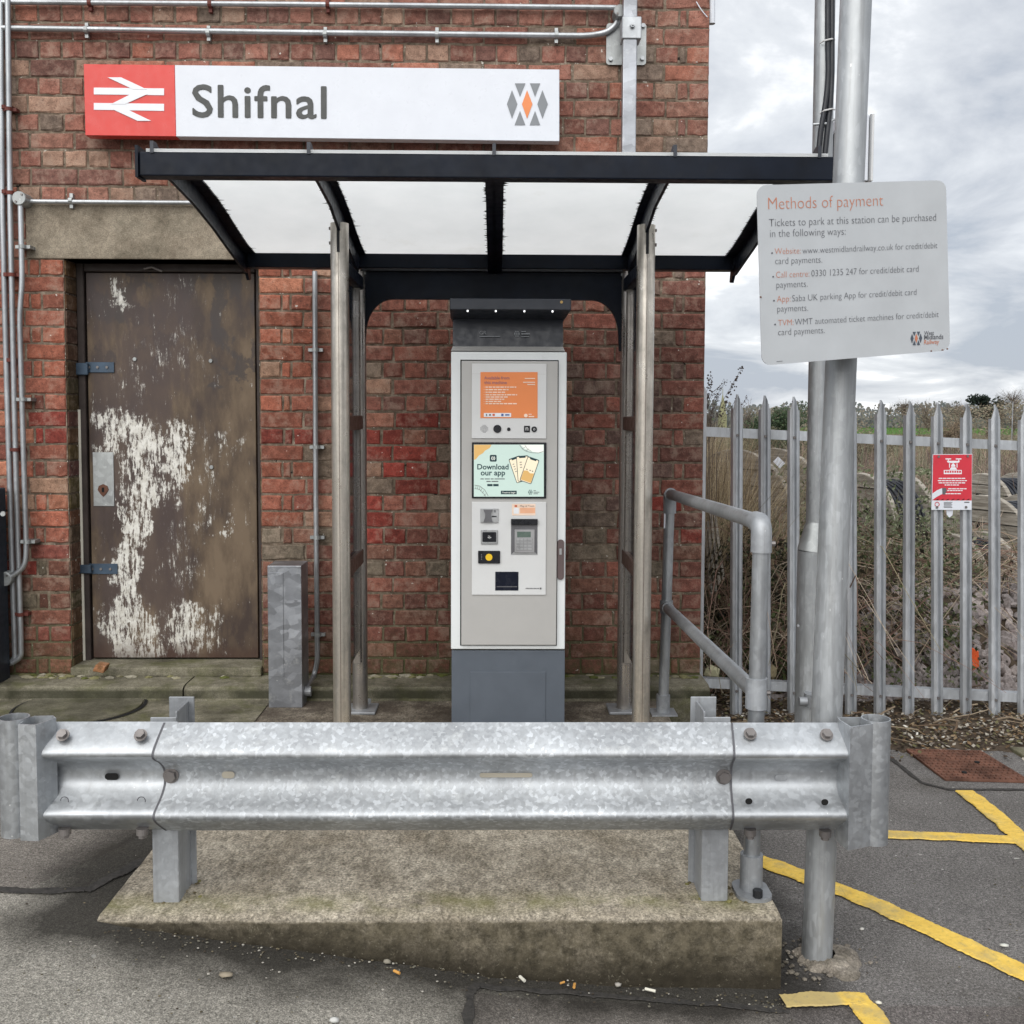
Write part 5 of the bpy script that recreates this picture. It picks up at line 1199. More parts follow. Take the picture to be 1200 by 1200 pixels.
T('Call centre:', 909.5, 325.5, 948.5, 324, 'orange_t'); T('0330 1235 247 for credit/debit card', 951, 324, 1076.5, 318.3)
T('payments.', 910, 337.5, 946.5, 336)
T('App:', 910.5, 354, 926.5, 353.3, 'orange_t'); T('Saba UK parking App for credit/debit card', 928.5, 353.3, 1074, 345.5)
T('payments.', 911, 365.5, 947, 364.2)
T('TVM:', 912, 381.8, 930, 381, 'orange_t'); T('WMT automated ticket machines for credit/debit', 931.5, 381, 1100, 371.5)
T('card payments.', 912, 393, 966.5, 390.3)
draw('bullets', [rot(u, v, rr_(-1, -1, 1, 1, .9), 0) for u, v in ((904.8, 296.5), (906, 324.3), (907, 352.3), (908.3, 380.2))], plP, 'print', bd, .0006, .0005)
fP = lambda x, y: (1067 + (x - 582) / 144 * 13.5, 389 + (y - 293) / 147 * 15.5 - (x - 582) / 144 * .6)
MAT['lgrey2'] = mat_plain('logo_dark', (.07, .085, .11, 1), .4)
wm_logo(plP, fP, bd, 'lgrey2', 'orange_t', .0006)
T('West', 1083, 392.5, 1094.5, 392, bo=.008); T('Midlands', 1083, 398, 1105.5, 397, bo=.008); T('Railway', 1083, 403.5, 1100.5, 402.8, 'orange_t', .004)
draw('lettering', [[(910, 423.4), (917, 422.8), (917, 423.3), (910, 423.9)]], plP, 'print', bd, .0006, .0004)
# rusted chips on the rim
m = MB()
for s, t in ((.0, .62), (.985, .99), (.96, 1.0), (.90, 1.0)):
    u, v = bil(s + (.002 if s < .5 else -.002), min(t, .995)); c = PP(u, v, plP) + nS * .0012; lump(m, c, .003, None, (1.2, .3, .8))
m.build('rust_chips', 'rust', bd)
c1 = PP(985, 250, plP); c2 = PP(975, 395, plP)
m = MB()
for c in (c1, c2): m.box((c.x - .055, c.y + .035, c.z - .012), (c.x + .055, 2.99, c.z + .012))
m.build('clip', 'galv', bd)

# ------------------------------------------------------------ lighting column with cables and cabinet
yL = 4.62; lb = P(950, 840, yL); col = thing('lamp_column', 'galvanised stepped lighting column with black cables standing behind the sign pole', 'column', (lb.x, yL, 0))
p0 = Vector((P(949.5, 840, yL).x, yL, 0)); p1 = P(953, 645, yL); p2 = P(956, 612, yL); p3 = P(968, -60, yL)
for q in (p1, p2, p3): q.y = yL
MB().tube([p0, p1], .070, 32).build('base_section', 'galv_pole', col, smooth=True)
MB().tube([p1, p1 + (p2 - p1) * .1, p2], [.071, .069, .044], 32).build('shoulder', 'galv', col, smooth=True)
MB().tube([p2, p3], .044, 28).build('shaft', 'galv_pole', col, smooth=True)
c = P(949, 819, yL - .07); m = MB(); m.tube([c + Vector((0, 0, -.03)), c + Vector((0, -.01, .03))], .028, 14); m.tube([c + Vector((-.02, -.02, -.005)), c + Vector((-.055, -.02, -.005))], .020, 12); m.build('clamp', 'galv_matte', col, smooth=True)
m = MB(); c = P(935, 733, yL - .07); m.prism(circ(.006, 8, c.x, c.z), lambda a, b, t: (a, t, b), yL - .076, yL - .068); m.build('screw', 'galv_end', col)
zc = [-60, 0, 47, 90, 127]
def cable(us, lab, us2):
    pts = [P(u, v, yL - .058) for u, v in us]; o = MB().tube(bend(pts, .2, 6), .012, 10).build('power_cable', 'cable', org=pts[-1], smooth=True)
    tag(o, lab, 'cable', 'black cables strapped to the column')
cable([(970, -60), (970, 0), (970, 50), (971, 90), (967, 125), (962, 150), (958, 190)], 'left black cable strapped to the lighting column, bowing left low down', 0)
cable([(975, -60), (975, 0), (975, 50), (975, 90), (973, 125), (970, 150), (966, 190)], 'right black cable strapped to the lighting column', 0)
for v in (46.5, 128.5):
    c = P(968, v, yL - .03); m = MB(); m.tube([P(961, v + 4, yL - .045), P(966, v + 1, yL - .074), P(975, v - 1, yL - .076), P(978, v, yL - .05)], .0035, 6); m.build('cable_tie', 'tie', col)
t = thing('equipment_box', 'grey equipment box on a bracket behind the top of the sign pole', 'equipment box', P(1010, 212, 4.75))
a, b = P(985, 211.5, 4.72), P(1019, 134, 4.72); m = MB(); m.box((a.x, 4.72, a.z), (b.x, 4.90, b.z)); m.build('body', 'signwhite', t, bevel=.003)
a, b = P(1020.5, 212, 4.7), P(1025, 133, 4.7); m = MB(); m.box((a.x, 4.70, a.z), (b.x, 4.88, b.z)); m.build('lid', 'mpanel', t, bevel=.002)
a, b = P(1019.2, 211, 4.73), P(1020.3, 134, 4.73); m = MB(); m.box((a.x, 4.725, a.z), (b.x, 4.74, b.z)); m.build('seal', 'mgrey', t)
m = MB(); a, b = P(950, 148, yL - .05), P(985, 142, yL - .05); m.tube([(lb.x, yL, 0)] * 0 + [P(953, 146, yL - .05), P(968, 145, yL - .06), P(978, 140, yL - .05)], .006, 8); m.build('band', 'galv_end', t)
m = MB(); m.frust([P(966, 176, 4.66), P(981, 150, 4.66), P(984, 205, 4.66), P(966, 180, 4.66)], (0, .05, 0)); m.build('arm', 'mdark', t)

# ------------------------------------------------------------ palisade fence
YP = 5.54
fe = thing('palisade_fence', 'galvanised steel palisade fence with pointed pales beside the station building', 'fence', (P(1000, 845, YP).x, YP, 0))
def pale_mesh():
    wv = .067; prof = [(-.5, .012), (-.36, -.004), (-.16, -.010), (-.05, .006), (.05, .006), (.16, -.010), (.36, -.004), (.5, .012)]
    def top(a): return 1 - abs(a) * .115
    m = MB(); n = len(prof); vs = []
    Ht = 1.74
    for zz in (0, .5, .93): vs += [(a * wv, y, zz * Ht) for a, y in prof]
    vs += [(a * wv * .98, y, Ht * (.957 if abs(a) > .3 else .985 if abs(a) > .1 else 1.0)) for a, y in prof]
    m.add(vs, [(i * n + k, i * n + k + 1, (i + 1) * n + k + 1, (i + 1) * n + k) for i in range(3) for k in range(n - 1)])
    return m
proto = None; bproto = None
for k in range(-0, 16):
    u = 863.3 + 33.75 * k
    vb = 838 + k * 1.15; vt = 462 + k * 1.35
    a = P(u - .3, vb, YP); tp = P(u, vt, YP); h_ = (tp - a).length
    if proto is None:
        ORG['tmp'] = Vector(); o = pale_mesh().build('pale', 'galv_fence', None, solid=.003); o.parent = fe; proto = o; ORG[o] = Vector()
        m = MB(); m.tube([(0, -.004, 0), (0, .003, 0)], .008, 6); bproto = m.build('bolt', 'bolt', None)
    else: o = proto.copy(); COL.objects.link(o); o.parent = fe
    o.location = a - ORG[fe] + Vector((0, 0, 0)); o.scale = (1, 1, h_ / 1.74)
    o.rotation_euler = (0, math.atan2((tp.x - a.x), h_) + R(rnd.uniform(-.15, .15)), 0)
    for vv in (vt + 48, vb - 28):
        if vv == vt + 48 and k == 0: bo = bproto
        else: bo = bproto.copy(); COL.objects.link(bo)
        bo.parent = o; bo.location = (0, -.002, (P(u, vv, YP).z - a.z) * 1.74 / h_); bo.scale = (1, 1, 1.74 / h_)
for v0, v1, nm in ((500, 516.5, 505), (795, 812, 0)):
    a0 = P(823, v0 + 0, YP + .02); a1 = P(1480, v1 + 12, YP + .02); zz0 = a0.z; zz1 = P(1190, v1, YP + .02).z; sl = (zz1 - zz0) / (P(1190, v1, YP + .02).x - a0.x); hgt = .052
    x_1 = a1.x; m = MB(); m.frust([(a0.x, YP + .018, zz0 - hgt), (x_1, YP + .018, zz0 + sl * (x_1 - a0.x) - hgt), (x_1, YP + .018, zz0 + sl * (x_1 - a0.x)), (a0.x, YP + .018, zz0)], (0, .005, 0))
    m.frust([(a0.x, YP + .0235, zz0 - .006), (x_1, YP + .0235, zz0 + sl * (x_1 - a0.x) - .006), (x_1, YP + .0235, zz0 + sl * (x_1 - a0.x)), (a0.x, YP + .0235, zz0)], (0, .045, 0)); m.build('rail', 'galv_fence', fe)
a, b = P(817, 838, YP - .02), P(828.5, 453, YP - .02); m = MB(); m.prism([(a.x, 0.02), (b.x, 0.02), (b.x, b.z - .03), ((a.x + b.x) / 2, b.z), (a.x, b.z - .03)], lambda p, q, t: (p, t, q), YP - .022, YP - .016); m.build('wall_flat', 'galv_fence', fe)
m = MB(); m.box((P(1400, 500, 5.6).x, 5.57, -.12), (P(1400, 500, 5.6).x + .06, 5.65, 1.62)); m.build('fence_post', 'galv_fence', fe)

# drone warning plate
yN = YP - .018; plN = plane_y(yN)
ds = thing('warning_sign', 'small red and white warning plate with a drone picture fixed to the fence pales', 'sign', P(1116, 597, yN))
m = MB(); m.frust([P(1093, 532.5, yN), P(1139.5, 532, yN), P(1138.5, 597.5, yN), P(1091.5, 597.5, yN)], (0, .003, 0)); m.build('plate', 'signwhite', ds)
draw('red_field', [[(1093.5, 533), (1139, 532.6), (1138.6, 586.5), (1104, 586.5), (1092.4, 586.3), (1092.6, 578.5), (1093, 560)]], plN, 'redtag', ds, .0004, .0003)
draw('drone_picture', [rect(1108, 537.2, 1114.6, 538.4), rect(1120, 537.2, 1126.6, 538.4), rect(1110.8, 538.4, 1111.8, 540), rect(1123, 538.4, 1124, 540), [(1109.4, 540), (1125, 540), (1123.8, 542), (1119, 542.6), (1115.5, 542.6), (1110.6, 542)],
     rect(1112.2, 543, 1113.2, 548), rect(1121, 543, 1122, 548), [(1117, 542.6), (1119.5, 545), (1119.4, 547), (1114.8, 547), (1114.7, 545)], [(1112.5, 550.5), (1114.8, 547.4), (1119.5, 547.4), (1121.8, 550.5)], rect(1106, 550.8, 1127, 555.6)], plN, 'white', ds, .001, .0003)
draw('drone_shade', [rect(1107.2 + i * 2.8, 551.6, 1109.2 + i * 2.8, 554) for i in range(7)], plN, 'redtag', ds, .0016, .0003)
bars = []
for v, a_, b_ in ((560, 1100, 1131), (562.7, 1099, 1133), (565.3, 1100, 1131), (567.8, 1107, 1124), (572.2, 1111, 1133), (574.3, 1110, 1128), (578, 1108, 1126)):
    u = a_
    while u < b_: wv = rb.uniform(2, 4.5); bars.append(rect(u, v, min(u + wv, b_), v + 1.1)); u += wv + .6
draw('lettering', bars, plN, 'white', ds, .001, .0003)
draw('sleeve', [[(1092.5, 578.5), (1098, 574.5), (1104, 572), (1105, 578.5), (1098, 582), (1092.4, 586)]], plN, 'signwhite', ds, .001, .0003)
draw('device', [[(1104, 572), (1108.5, 571.6), (1109.6, 575), (1107, 580), (1104.4, 579)]], plN, 'mgrey', ds, .0016, .0003)
draw('hatching', [[(1096 + i * 6, 586.3), (1099 + i * 6, 584.6), (1101 + i * 6, 584.6), (1098 + i * 6, 586.3)] for i in range(7)], plN, 'mdark', ds, .001, .0003)
draw('footer', stroke([(1098.2 + 2.6 * math.cos(a * .7), 591 + 2.6 * math.sin(a * .7)) for a in range(10)], .8), plN, 'redtag', ds, .001, .0003)
draw('footer_text', [rect(1106, 588.2 + i * 1.5, 1116 - (i % 2), 588.9 + i * 1.5) for i in range(5)] + [rect(1130, 588, 1136, 589.2)], plN, 'mgrey', ds, .001, .0003)
for u, v in ((1100, 535), (1134, 534.5)): disc('screw', u, v, 1.6, 'bolt', ds, yN - .001, .003, 8)
for u, v in ((1098, 594.5), (1132, 594.3)): disc('screw', u, v, 1.6, 'bolt', ds, yN - .001, .003, 8)
m = MB(); m.frust([P(u, v, yN + .01) for u, v in ((1109, 598), (1117, 598), (1116, 604), (1112.5, 606.5), (1109.5, 603))], (0, .002, 0)); tag(m.build('torn_tag', 'signwhite', org=P(1112, 600, yN)), 'torn scrap of white plastic hanging just below the red warning plate', 'litter')
# ------------------------------------------------------------ yellow bay markings, joints and covers in the tarmac
def mat_yellow():
    q = Mat('yellow_paint', .7, 0, .3); v = q.co('World'); n = q.noise(v, 26, 7, .72)
    c = q.ramp(n, [(.3, (.62, .40, .07, 1)), (.6, (.76, .52, .10, 1)), (.75, (.80, .60, .20, 1))])
    w_ = q.step(q.noise(v, 60, 7, .8), .53, .64); c = q.mix(q.m('MULTIPLY', w_, .42), c, (.22, .17, .08, 1))
    cr_ = q.m('SUBTRACT', 1.0, q.step(q.vor(q.co('World', scale=(1, 1, 1)), 14, 'DISTANCE_TO_EDGE'), .0, .028)); cr_ = q.m('MULTIPLY', cr_, q.step(q.noise(v, 5, 3), .45, .6)); c = q.mix(q.m('MULTIPLY', cr_, .6), c, (.30, .20, .05, 1))
    pf = Pg(960, 1174); q3 = q.sep(v); loc_ = q.m('MULTIPLY', q.m('SUBTRACT', 1.0, q.step(q.m('SUBTRACT', q3[0], Pg(985, 1174).x - .5), .49, .51)), q.m('SUBTRACT', 1.0, q.step(q.m('SUBTRACT', q3[1], pf.y - .4), .48, .52)))
    g = q.m('MAXIMUM', q.step(q.noise(q.co('World', loc=(3, 3, 0)), 5, 6, .7), .50, .62), q.m('MULTIPLY', loc_, 1.3)); c = q.mix(q.m('MULTIPLY', g, .5), c, (.30, .27, .17, 1))
    q.set('Base Color', c); q.bump(n, .5, .003); return q.MT
MAT['yellow'] = mat_yellow()
def mat_seal():
    q = Mat('joint_seal', .8, 0, .3); v = q.co('World'); n = q.noise(v, 60, 5, .75)
    q.set('Base Color', q.ramp(n, [(.35, (.022, .021, .020, 1)), (.7, (.065, .06, .055, 1))])); q.bump(n, .6, .004); return q.MT
MAT['seal'] = mat_seal()
def strip(name, px, wpx, mat, label=None, cat=None, lift=.007, wob=.005, kind=None, wd=None, n=200, th=.0):
    """ragged-edged painted strip along photograph points, laid on the tarmac"""
    pts = [Pg(u, v) for u, v in px]; out = []
    L = [0]
    for a, b in zip(pts, pts[1:]): L.append(L[-1] + (b - a).length)
    m = MB(); vs = []
    for i in range(n + 1):
        t = L[-1] * i / n; k = 0
        while k < len(pts) - 2 and L[k + 1] < t: k += 1
        q = (t - L[k]) / (L[k + 1] - L[k]); p = pts[k].lerp(pts[k + 1], q); d = (pts[k + 1] - pts[k]).normalized(); sd_ = Vector((-d.y, d.x, 0)).normalized()
        e = [sd_ * (wd / 2 + nz(t, 3, 4, wob) + nz(t, 9, 17, wob * .8) + nz(t, 1, 90, wob * .5)), -sd_ * (wd / 2 + nz(t, 8, 5, wob) + nz(t, 4, 15, wob * .8) + nz(t, 6, 80, wob * .5))]
        for w_, zz in ((e[0], -.001), (e[0] * .93, th), (e[1] * .93, th), (e[1], -.001)):
            x, y = p.x + w_.x, p.y + w_.y; vs.append((x, y, gz(x, y) + lift + zz + nz(x, y, 2.3, .004)))
    m.add(vs, [(i * 4 + k, i * 4 + k + 1, (i + 1) * 4 + k + 1, (i + 1) * 4 + k) for i in range(n) for k in range(3)]); o = m.build(name, mat, None, org=pts[0])
    return tag(o, label, cat, None, kind)
strip('parking_line', [(885, 1009), (1005, 1053), (1100, 1096), (1240, 1160)], 0, 'yellow', 'long diagonal yellow painted line running to the lower right corner', 'road marking', wd=.088, wob=.011, th=.003)
strip('parking_line', [(960, 976), (1100, 982), (1193, 986)], 0, 'yellow', 'short level yellow painted line right of the barrier end', 'road marking', wd=.076, wob=.009, th=.003)
strip('parking_line', [(1130, 929), (1170, 960), (1222, 1008)], 0, 'yellow', 'angled yellow painted line below the rusty cover', 'road marking', wd=.082, wob=.010, lift=.0085, th=.003)
strip('parking_line', [(917, 1176), (960, 1174), (1012, 1174)], 0, 'yellow', 'faded yellow painted patch at the foot of the plinth corner', 'road marking', wd=.062, wob=.010, th=.003, lift=.008)
strip('parking_line', [(1000, 1168), (1030, 1206), (1060, 1250)], 0, 'yellow', 'yellow painted line running out of the picture bottom below the sign pole', 'road marking', wd=.072, wob=.009, th=.003)
# sealed joints of old patches
strip('tar_joint', [(282, 974), (215, 1010), (150, 1035), (95, 1047), (-20, 1048)][:1] + [(262, 978), (190, 1000), (100, 1046)], 0, 'seal', kind='structure', wd=.035, wob=.008, lift=.005)
strip('tar_joint', [(100, 1044), (40, 1046), (-40, 1044)], 0, 'seal', kind='structure', wd=.030, wob=.01, lift=.006)
strip('tar_joint', [(548, 1215), (553, 1160), (560, 1155), (700, 1166), (860, 1180), (925, 1186)], 0, 'seal', kind='structure', wd=.022, wob=.012, lift=.005, n=120)
strip('tar_joint', [(1038, 885), (1080, 918), (1110, 926), (1210, 926)], 0, 'seal', kind='structure', wd=.02, wob=.008, lift=.005)
# patch of newer tarmac filling the trench
m = MB()
pts = [(560, 1160), (700, 1170), (860, 1184), (925, 1190), (930, 1260), (560, 1260)]
# rusty double-triangle cover
cv = thing('access_cover', 'rusty red cast iron cover set in tarmac near the fence', 'manhole cover', Pg(1130, 898))
q4 = [PZ(u, v, -.045) for u, v in ((1063, 879.5), (1149, 881.5), (1207, 917), (1108, 914.5))]
m = MB(); m.frust([q + Vector((0, 0, -.02)) for q in q4], (0, 0, .026)); m.build('cover', 'rust', cv)
def on4(s, t, z): a = q4[0].lerp(q4[1], s); b = q4[3].lerp(q4[2], s); p = a.lerp(b, t); return Vector((p.x, p.y, z - .049))
m = MB()
for i in range(15):
    for j in range(11):
        if abs(i / 14 - j / 10) < .05: continue
        s, t = .04 + .92 * i / 14, .05 + .9 * j / 10; d = .018; m.frust([on4(s - d, t - d * .8, .0095), on4(s + d, t - d * .8, .0095), on4(s + d, t + d * .8, .0095), on4(s - d, t + d * .8, .0095)], (0, 0, .006))
o = m.build('tread_stud', 'rust', cv); tag(o, kind='stuff')
m = MB(); m.tube([on4(.02, .02, .010), on4(.98, .98, .010)], .004, 4)
for a, b in (((0, 0), (1, 0)), ((1, 0), (1, 1)), ((1, 1), (0, 1)), ((0, 1), (0, 0))): m.tube([on4(*a, .008), on4(*b, .008)], .006, 4)
m.build('frame', 'rust', cv)
for u, v in ((1145, 893), (1130, 905)): c = PZ(u, v, -.035); m = MB(); m.prism(circ(.012, 10, c.x, c.y), lambda a, b, t: (a, b, t), -.037, -.0325); m.build('key_hole', 'hole', cv)
m = MB(); 
a = [PZ(u, v, -.045) for u, v in ((1183, 877), (1260, 880), (1260, 888), (1200, 888))]; m.frust([q + Vector((0, 0, -.02)) for q in a], (0, 0, .030)); tag(m.build('concrete_edging', 'kerb', bevel=.004, org=a[0]), 'pale concrete edging piece at the right edge beyond the rusty cover', 'edging')

# ------------------------------------------------------------ small litter
def small(name, mat, label, cat, u, v, L, r, ang, z=None):
    p = Pg(u, v) if z is None else PZ(u, v, z); d = Vector((math.cos(R(ang)), math.sin(R(ang)), 0)) * L / 2; o = MB().tube([p - d + Vector((0, 0, r + .008)), p + d + Vector((0, 0, r + .008))], r, 8).build(name, mat, org=p); return tag(o, label, cat)
small('cigarette_butt', 'butt', 'white crumpled cigarette end below the middle of the plinth', 'cigarette end', 612, 1152, .026, .0045, -60)
small('cigarette_butt', 'buttor', 'orange cigarette tip on tarmac left of centre below the plinth', 'cigarette end', 465, 1144, .022, .004, -40)
small('cigarette_butt', 'buttor', 'orange cigarette tip in the grimy joint right of centre', 'cigarette end', 673, 1160, .018, .004, 80)
small('cigarette_butt', 'buttor', 'short orange tip just left of the upright orange cigarette end', 'cigarette end', 659, 1156, .014, .003, 30)
small('cigarette_butt', 'butt', 'pale greenish cigarette end in the joint near the plinth right half', 'cigarette end', 762, 1165, .030, .004, -25)
def pebble(u, v, r, c, lab, name='pebble', mat='attr_s', cat='pebble', sq=(1.2, 1, .6)):
    p = Pg(u, v); m = MB(); lump(m, (p.x, p.y, p.z + r * .4 + .004), r, c, sq); o = m.build(name, mat, org=p, smooth='all'); return tag(o, lab, cat)
pebble(724, 1157, .010, (.33, .31, .28), 'round grey pebble in the joint below the plinth'); pebble(454, 1130, .011, (.24, .22, .18), 'flat grey pebble at the plinth foot left of centre')
pebble(265, 1146, .016, (.28, .24, .18), 'flat tan stone chip on the tarmac lower left', sq=(1.5, 1, .2)); pebble(1177, 1111, .014, (.55, .55, .5), 'white stone chip on tarmac right of the diagonal line', sq=(1.2, 1, .3))
pebble(1104, 859, .028, (.30, .26, .17), 'mossy yellowish stone lying on soil at the fence foot'); pebble(392, 1199, .012, (.5, .5, .48), 'tiny pale pebble at the bottom edge of tarmac')
pebble(1010, 1091, .008, (.5, .49, .45), 'small pale chip beside the sign pole on dark tarmac'); pebble(1030, 1178, .009, (.6, .58, .5), 'small white chip beside the yellow patch')
m = MB()
for k in range(700):                 # grit along joints and tarmac
    if k < 420: u, v = rnd.uniform(120, 930), 0; v = 1086 + (u - 115) * .105 + abs(rnd.gauss(0, 12))
    else: u, v = rnd.uniform(0, 1200), rnd.uniform(1000, 1200)
    p = Pg(u, v)
    if p.y > 2.84 and SX0 < p.x < SX1: continue
    m_c = rnd.choice([(.16, .15, .12), (.09, .08, .06), (.36, .34, .30), (.14, .12, .08), (.05, .04, .03), (.07, .06, .04)]); lump(m, (p.x, p.y, p.z + .006), rnd.uniform(.0012, .0038), m_c, (1.3, 1, .6))
tag(m.build('grit', 'attr_s'), 'scattered grit and chippings on the tarmac along the plinth foot', 'grit', kind='stuff')
# leaf litter at the fence foot
m = MB()
for k in range(9000):
    x = rnd.uniform(1.0, 3.6); y = rnd.uniform(4.93, 6.1) if rnd.random() < .8 else rnd.uniform(4.8, 5.3); x = x if rnd.random() < .9 else rnd.uniform(1, 1.6)
    if y < 5.0 + nz(x, 2, 3, .12): 
        if rnd.random() < .6: continue
    z = max(soil(x, y), zr(y)) + rnd.uniform(.003, .02); s = rnd.uniform(.005, .018); a = rnd.uniform(0, 6.28); t = rnd.uniform(-.5, .5)
    c = rnd.choice([(.10, .065, .035), (.17, .11, .06), (.06, .04, .028), (.24, .18, .11), (.035, .026, .02), (.13, .12, .06), (.20, .17, .14), (.34, .31, .26)]) if rnd.random() < .97 else (.6, .58, .52)
    d = Vector((math.cos(a), math.sin(a), t)) * s; e = Vector((-math.sin(a), math.cos(a), rnd.uniform(-.4, .4))) * s * .6; p = Vector((x, y, z)); m.add([p - d, p + e, p + d, p - e], [(0, 1, 2, 3)], c)
tag(m.build('leaf_litter', 'attr_s', fixn=False), 'brown leaf litter and soil crumbs along the fence foot', 'leaf litter', kind='stuff')
m = MB()
for k in range(70):
    x = rnd.uniform(1.1, 3.5); y = rnd.uniform(5.15, 6.2); L = rnd.uniform(.06, .35); a = rnd.gauss(0, .6); z = max(soil(x, y), zr(y)) + .015
    p = Vector((x, y, z)); q = p + Vector((math.cos(a) * L, math.sin(a) * L, rnd.uniform(0, .05))); mm = (p + q) / 2 + Vector((0, rnd.uniform(-.03, .03), rnd.uniform(0, .03))); c = rnd.choice([(.20, .155, .11), (.13, .09, .06), (.30, .24, .17)])
    m.tube([p, mm, q], rnd.uniform(.0015, .006), 5, c)
tag(m.build('fallen_twigs', 'attr_s', fixn=False), 'fallen dry twigs lying along the fence foot', 'twigs', kind='stuff')

# ------------------------------------------------------------ ballast heap beyond the fence
def bank(x, y):                       # ground beyond the fence climbs gently
    h = max(0, min(1, (y - 5.9) / 1.1)); k = max(0, min(1, (x - 1.55) / .7)) 
    return -.07 + h * h * (3 - 2 * h) * (.42 * k + .04) + nz(x, y, 1.7, .04)
grid('rough_ground', .8, 9.5, 5.75, 11, .14, bank, 'earth')
hp = thing('ballast_heap', 'heap of pinkish grey railway ballast stones beyond the fence', 'stones', (2.4, 6.6, 0))
smesh = []
for k in range(7):
    rr_s = random.Random(90 + k); bm = bmesh.new()
    for _ in range(18): bm.verts.new(Vector((rr_s.gauss(0, 1), rr_s.gauss(0, 1), rr_s.gauss(0, 1))).normalized() * rr_s.uniform(.85, 1.05))
    r_ = bmesh.ops.convex_hull(bm, input=bm.verts[:]); bm.verts.ensure_lookup_table()
    for v in [v for v in bm.verts if not v.link_faces]: bm.verts.remove(v)
    me = bpy.data.meshes.new('stone'); bm.to_mesh(me); bm.free(); me.materials.append(MAT['rock']); smesh.append(me)
rs = random.Random(5); restm = MB(); cnt = 0
for k in range(2600):
    x = rs.uniform(1.5, 4.4); y = 5.85 + rs.random() ** 1.2 * 1.9; z = bank(x, y)
    if x < 1.9 and rs.random() < .6: continue
    s = rs.uniform(.022, .045) * (1.15 if rs.random() < .2 else 1); z += s * rs.uniform(.1, .8)
    vis_ = y < 7.1 and 1.5 < x < 3.5
    e_ = (rs.uniform(0, 6), rs.uniform(0, 6), rs.uniform(0, 6))
    if vis_ and cnt < 299:
        cnt += 1; o = bpy.data.objects.new('stone', smesh[k % 7]); COL.objects.link(o); o.parent = hp; o.location = Vector((x, y, z)) - ORG[hp]; o.scale = (s * 1.3, s, s * .75); o.rotation_euler = e_
    else:
        M_ = Euler(e_).to_matrix() @ Matrix.Diagonal((s * 1.3, s, s * .75)); me = smesh[k % 7]; restm.add([M_ @ v.co + Vector((x, y, z)) for v in me.vertices], [tuple(p.vertices) for p in me.polygons])
tag(restm.build('loose_stones', 'rock', hp, fixn=False), kind='stuff')
m = MB(); p = P(1141, 770, 6.15); m.frust([p + Vector(q) for q in ((-.02, 0, .06), (.03, 0, .03), (.035, 0, -.06), (.0, 0, -.08), (-.01, 0, -.01))], (.01, .02, .0)); tag(m.build('orange_wrapper', 'litter_o', org=p), 'crumpled orange wrapper lying on the ballast beyond the fence', 'litter')
p = P(833, 788, 5.9); m = MB(); lump(m, p, .05, (.62, .60, .40), (1.1, .6, .9)); tag(m.build('crumpled_paper', 'attr_s', org=p), 'crumpled cream paper beyond the fence beside the wall', 'litter')
p = P(868, 785, 6.0); m = MB(); lump(m, p, .045, (.66, .55, .60), (.5, .6, 1.3)); tag(m.build('crumpled_paper', 'attr_s', org=p), 'crumpled pink and white paper beyond the second pale', 'litter')
p = P(905, 788, 5.95); m = MB(); lump(m, p, .045, (.45, .38, .24), (.7, .6, 1.1)); tag(m.build('tan_stone', 'attr_s', org=p), 'tan stone beyond the fence behind the handrail foot', 'stone')

# ------------------------------------------------------------ cable drums
def drum(c, r, wd, yaw, lab, cable=True, tilt=0, thick=.05, group='abandoned cable drums beyond the fence', tagp=None):
    t = thing('cable_drum', lab, 'cable drum', (c[0], c[1], c[2] - r), group); M_ = Matrix.Rotation(R(yaw), 3, 'Z') @ Matrix.Rotation(R(tilt), 3, 'Y'); C_ = Vector(c)
    f = lambda a, b, s: C_ + M_ @ Vector((s, a, b))
    for s in (-wd / 2, wd / 2):
        m = MB(); m.prism(circ(r, 36), f, s - thick / 2, s + thick / 2); fl__ = m.build('flange', 'wood', t, bevel=.006)
        m = MB()                      # board joints and bolt heads on the outer cheek
        so_ = s + (thick / 2 + .001) * (1 if s > 0 else -1)
        for k in range(-3, 4):
            h = k * r / 4.2; w_ = math.sqrt(max(0, r * r - h * h)) * .98
            m.prism([(-w_, h - .003), (w_, h - .003), (w_, h + .003), (-w_, h + .003)], f, so_ - .002, so_ + .003)
        m.build('board_joint', 'hole', fl__); 1
        m = MB()
        for k in range(6):
            a = k * math.pi / 3 + .3; m.prism(circ(.026, 8, math.cos(a) * r * .42, math.sin(a) * r * .42), f, so_ - .01, so_ + .014 * (1 if s > 0 else -1))
        m.prism(circ(.06, 12), f, so_ - .01, so_ + .010 * (1 if s > 0 else -1)); tag(m.build('bolt_heads', 'hole', fl__), kind='stuff')
    m = MB(); m.prism(circ(r * .45, 24), f, -wd / 2, wd / 2); m.build('barrel', 'wood', t)
    if cable:
        m = MB(); nturn = int(wd * .9 / .034)
        for k in range(nturn):
            s = -wd * .45 + .034 * k; rr = r * .80 + .012 * math.sin(k * 2.1); m.tube([f(rr * math.cos(a * .2244), rr * math.sin(a * .2244), s) for a in range(29)], .019, 6, cap=False)
        m.build('cable_winding', 'cable', t, smooth=True, fixn=False)
    return t
def at(u, v, Y): return P(u, v, Y)
q = at(884, 604, 8.2); drum((q.x, 8.2, q.z), .54, .5, 40, 'large weathered grey cable drum behind the second and third pales, bolted cheek showing', False)
q = at(1030, 612, 8.7); drum((q.x, 8.7, q.z), .43, .42, 22, 'cable drum with black cable just right of the sign pole', True)
q = at(1014, 668, 7.9); drum((q.x, 7.9, q.z), .27, .30, 26, 'small cable drum low behind the fence right of the sign pole', True)
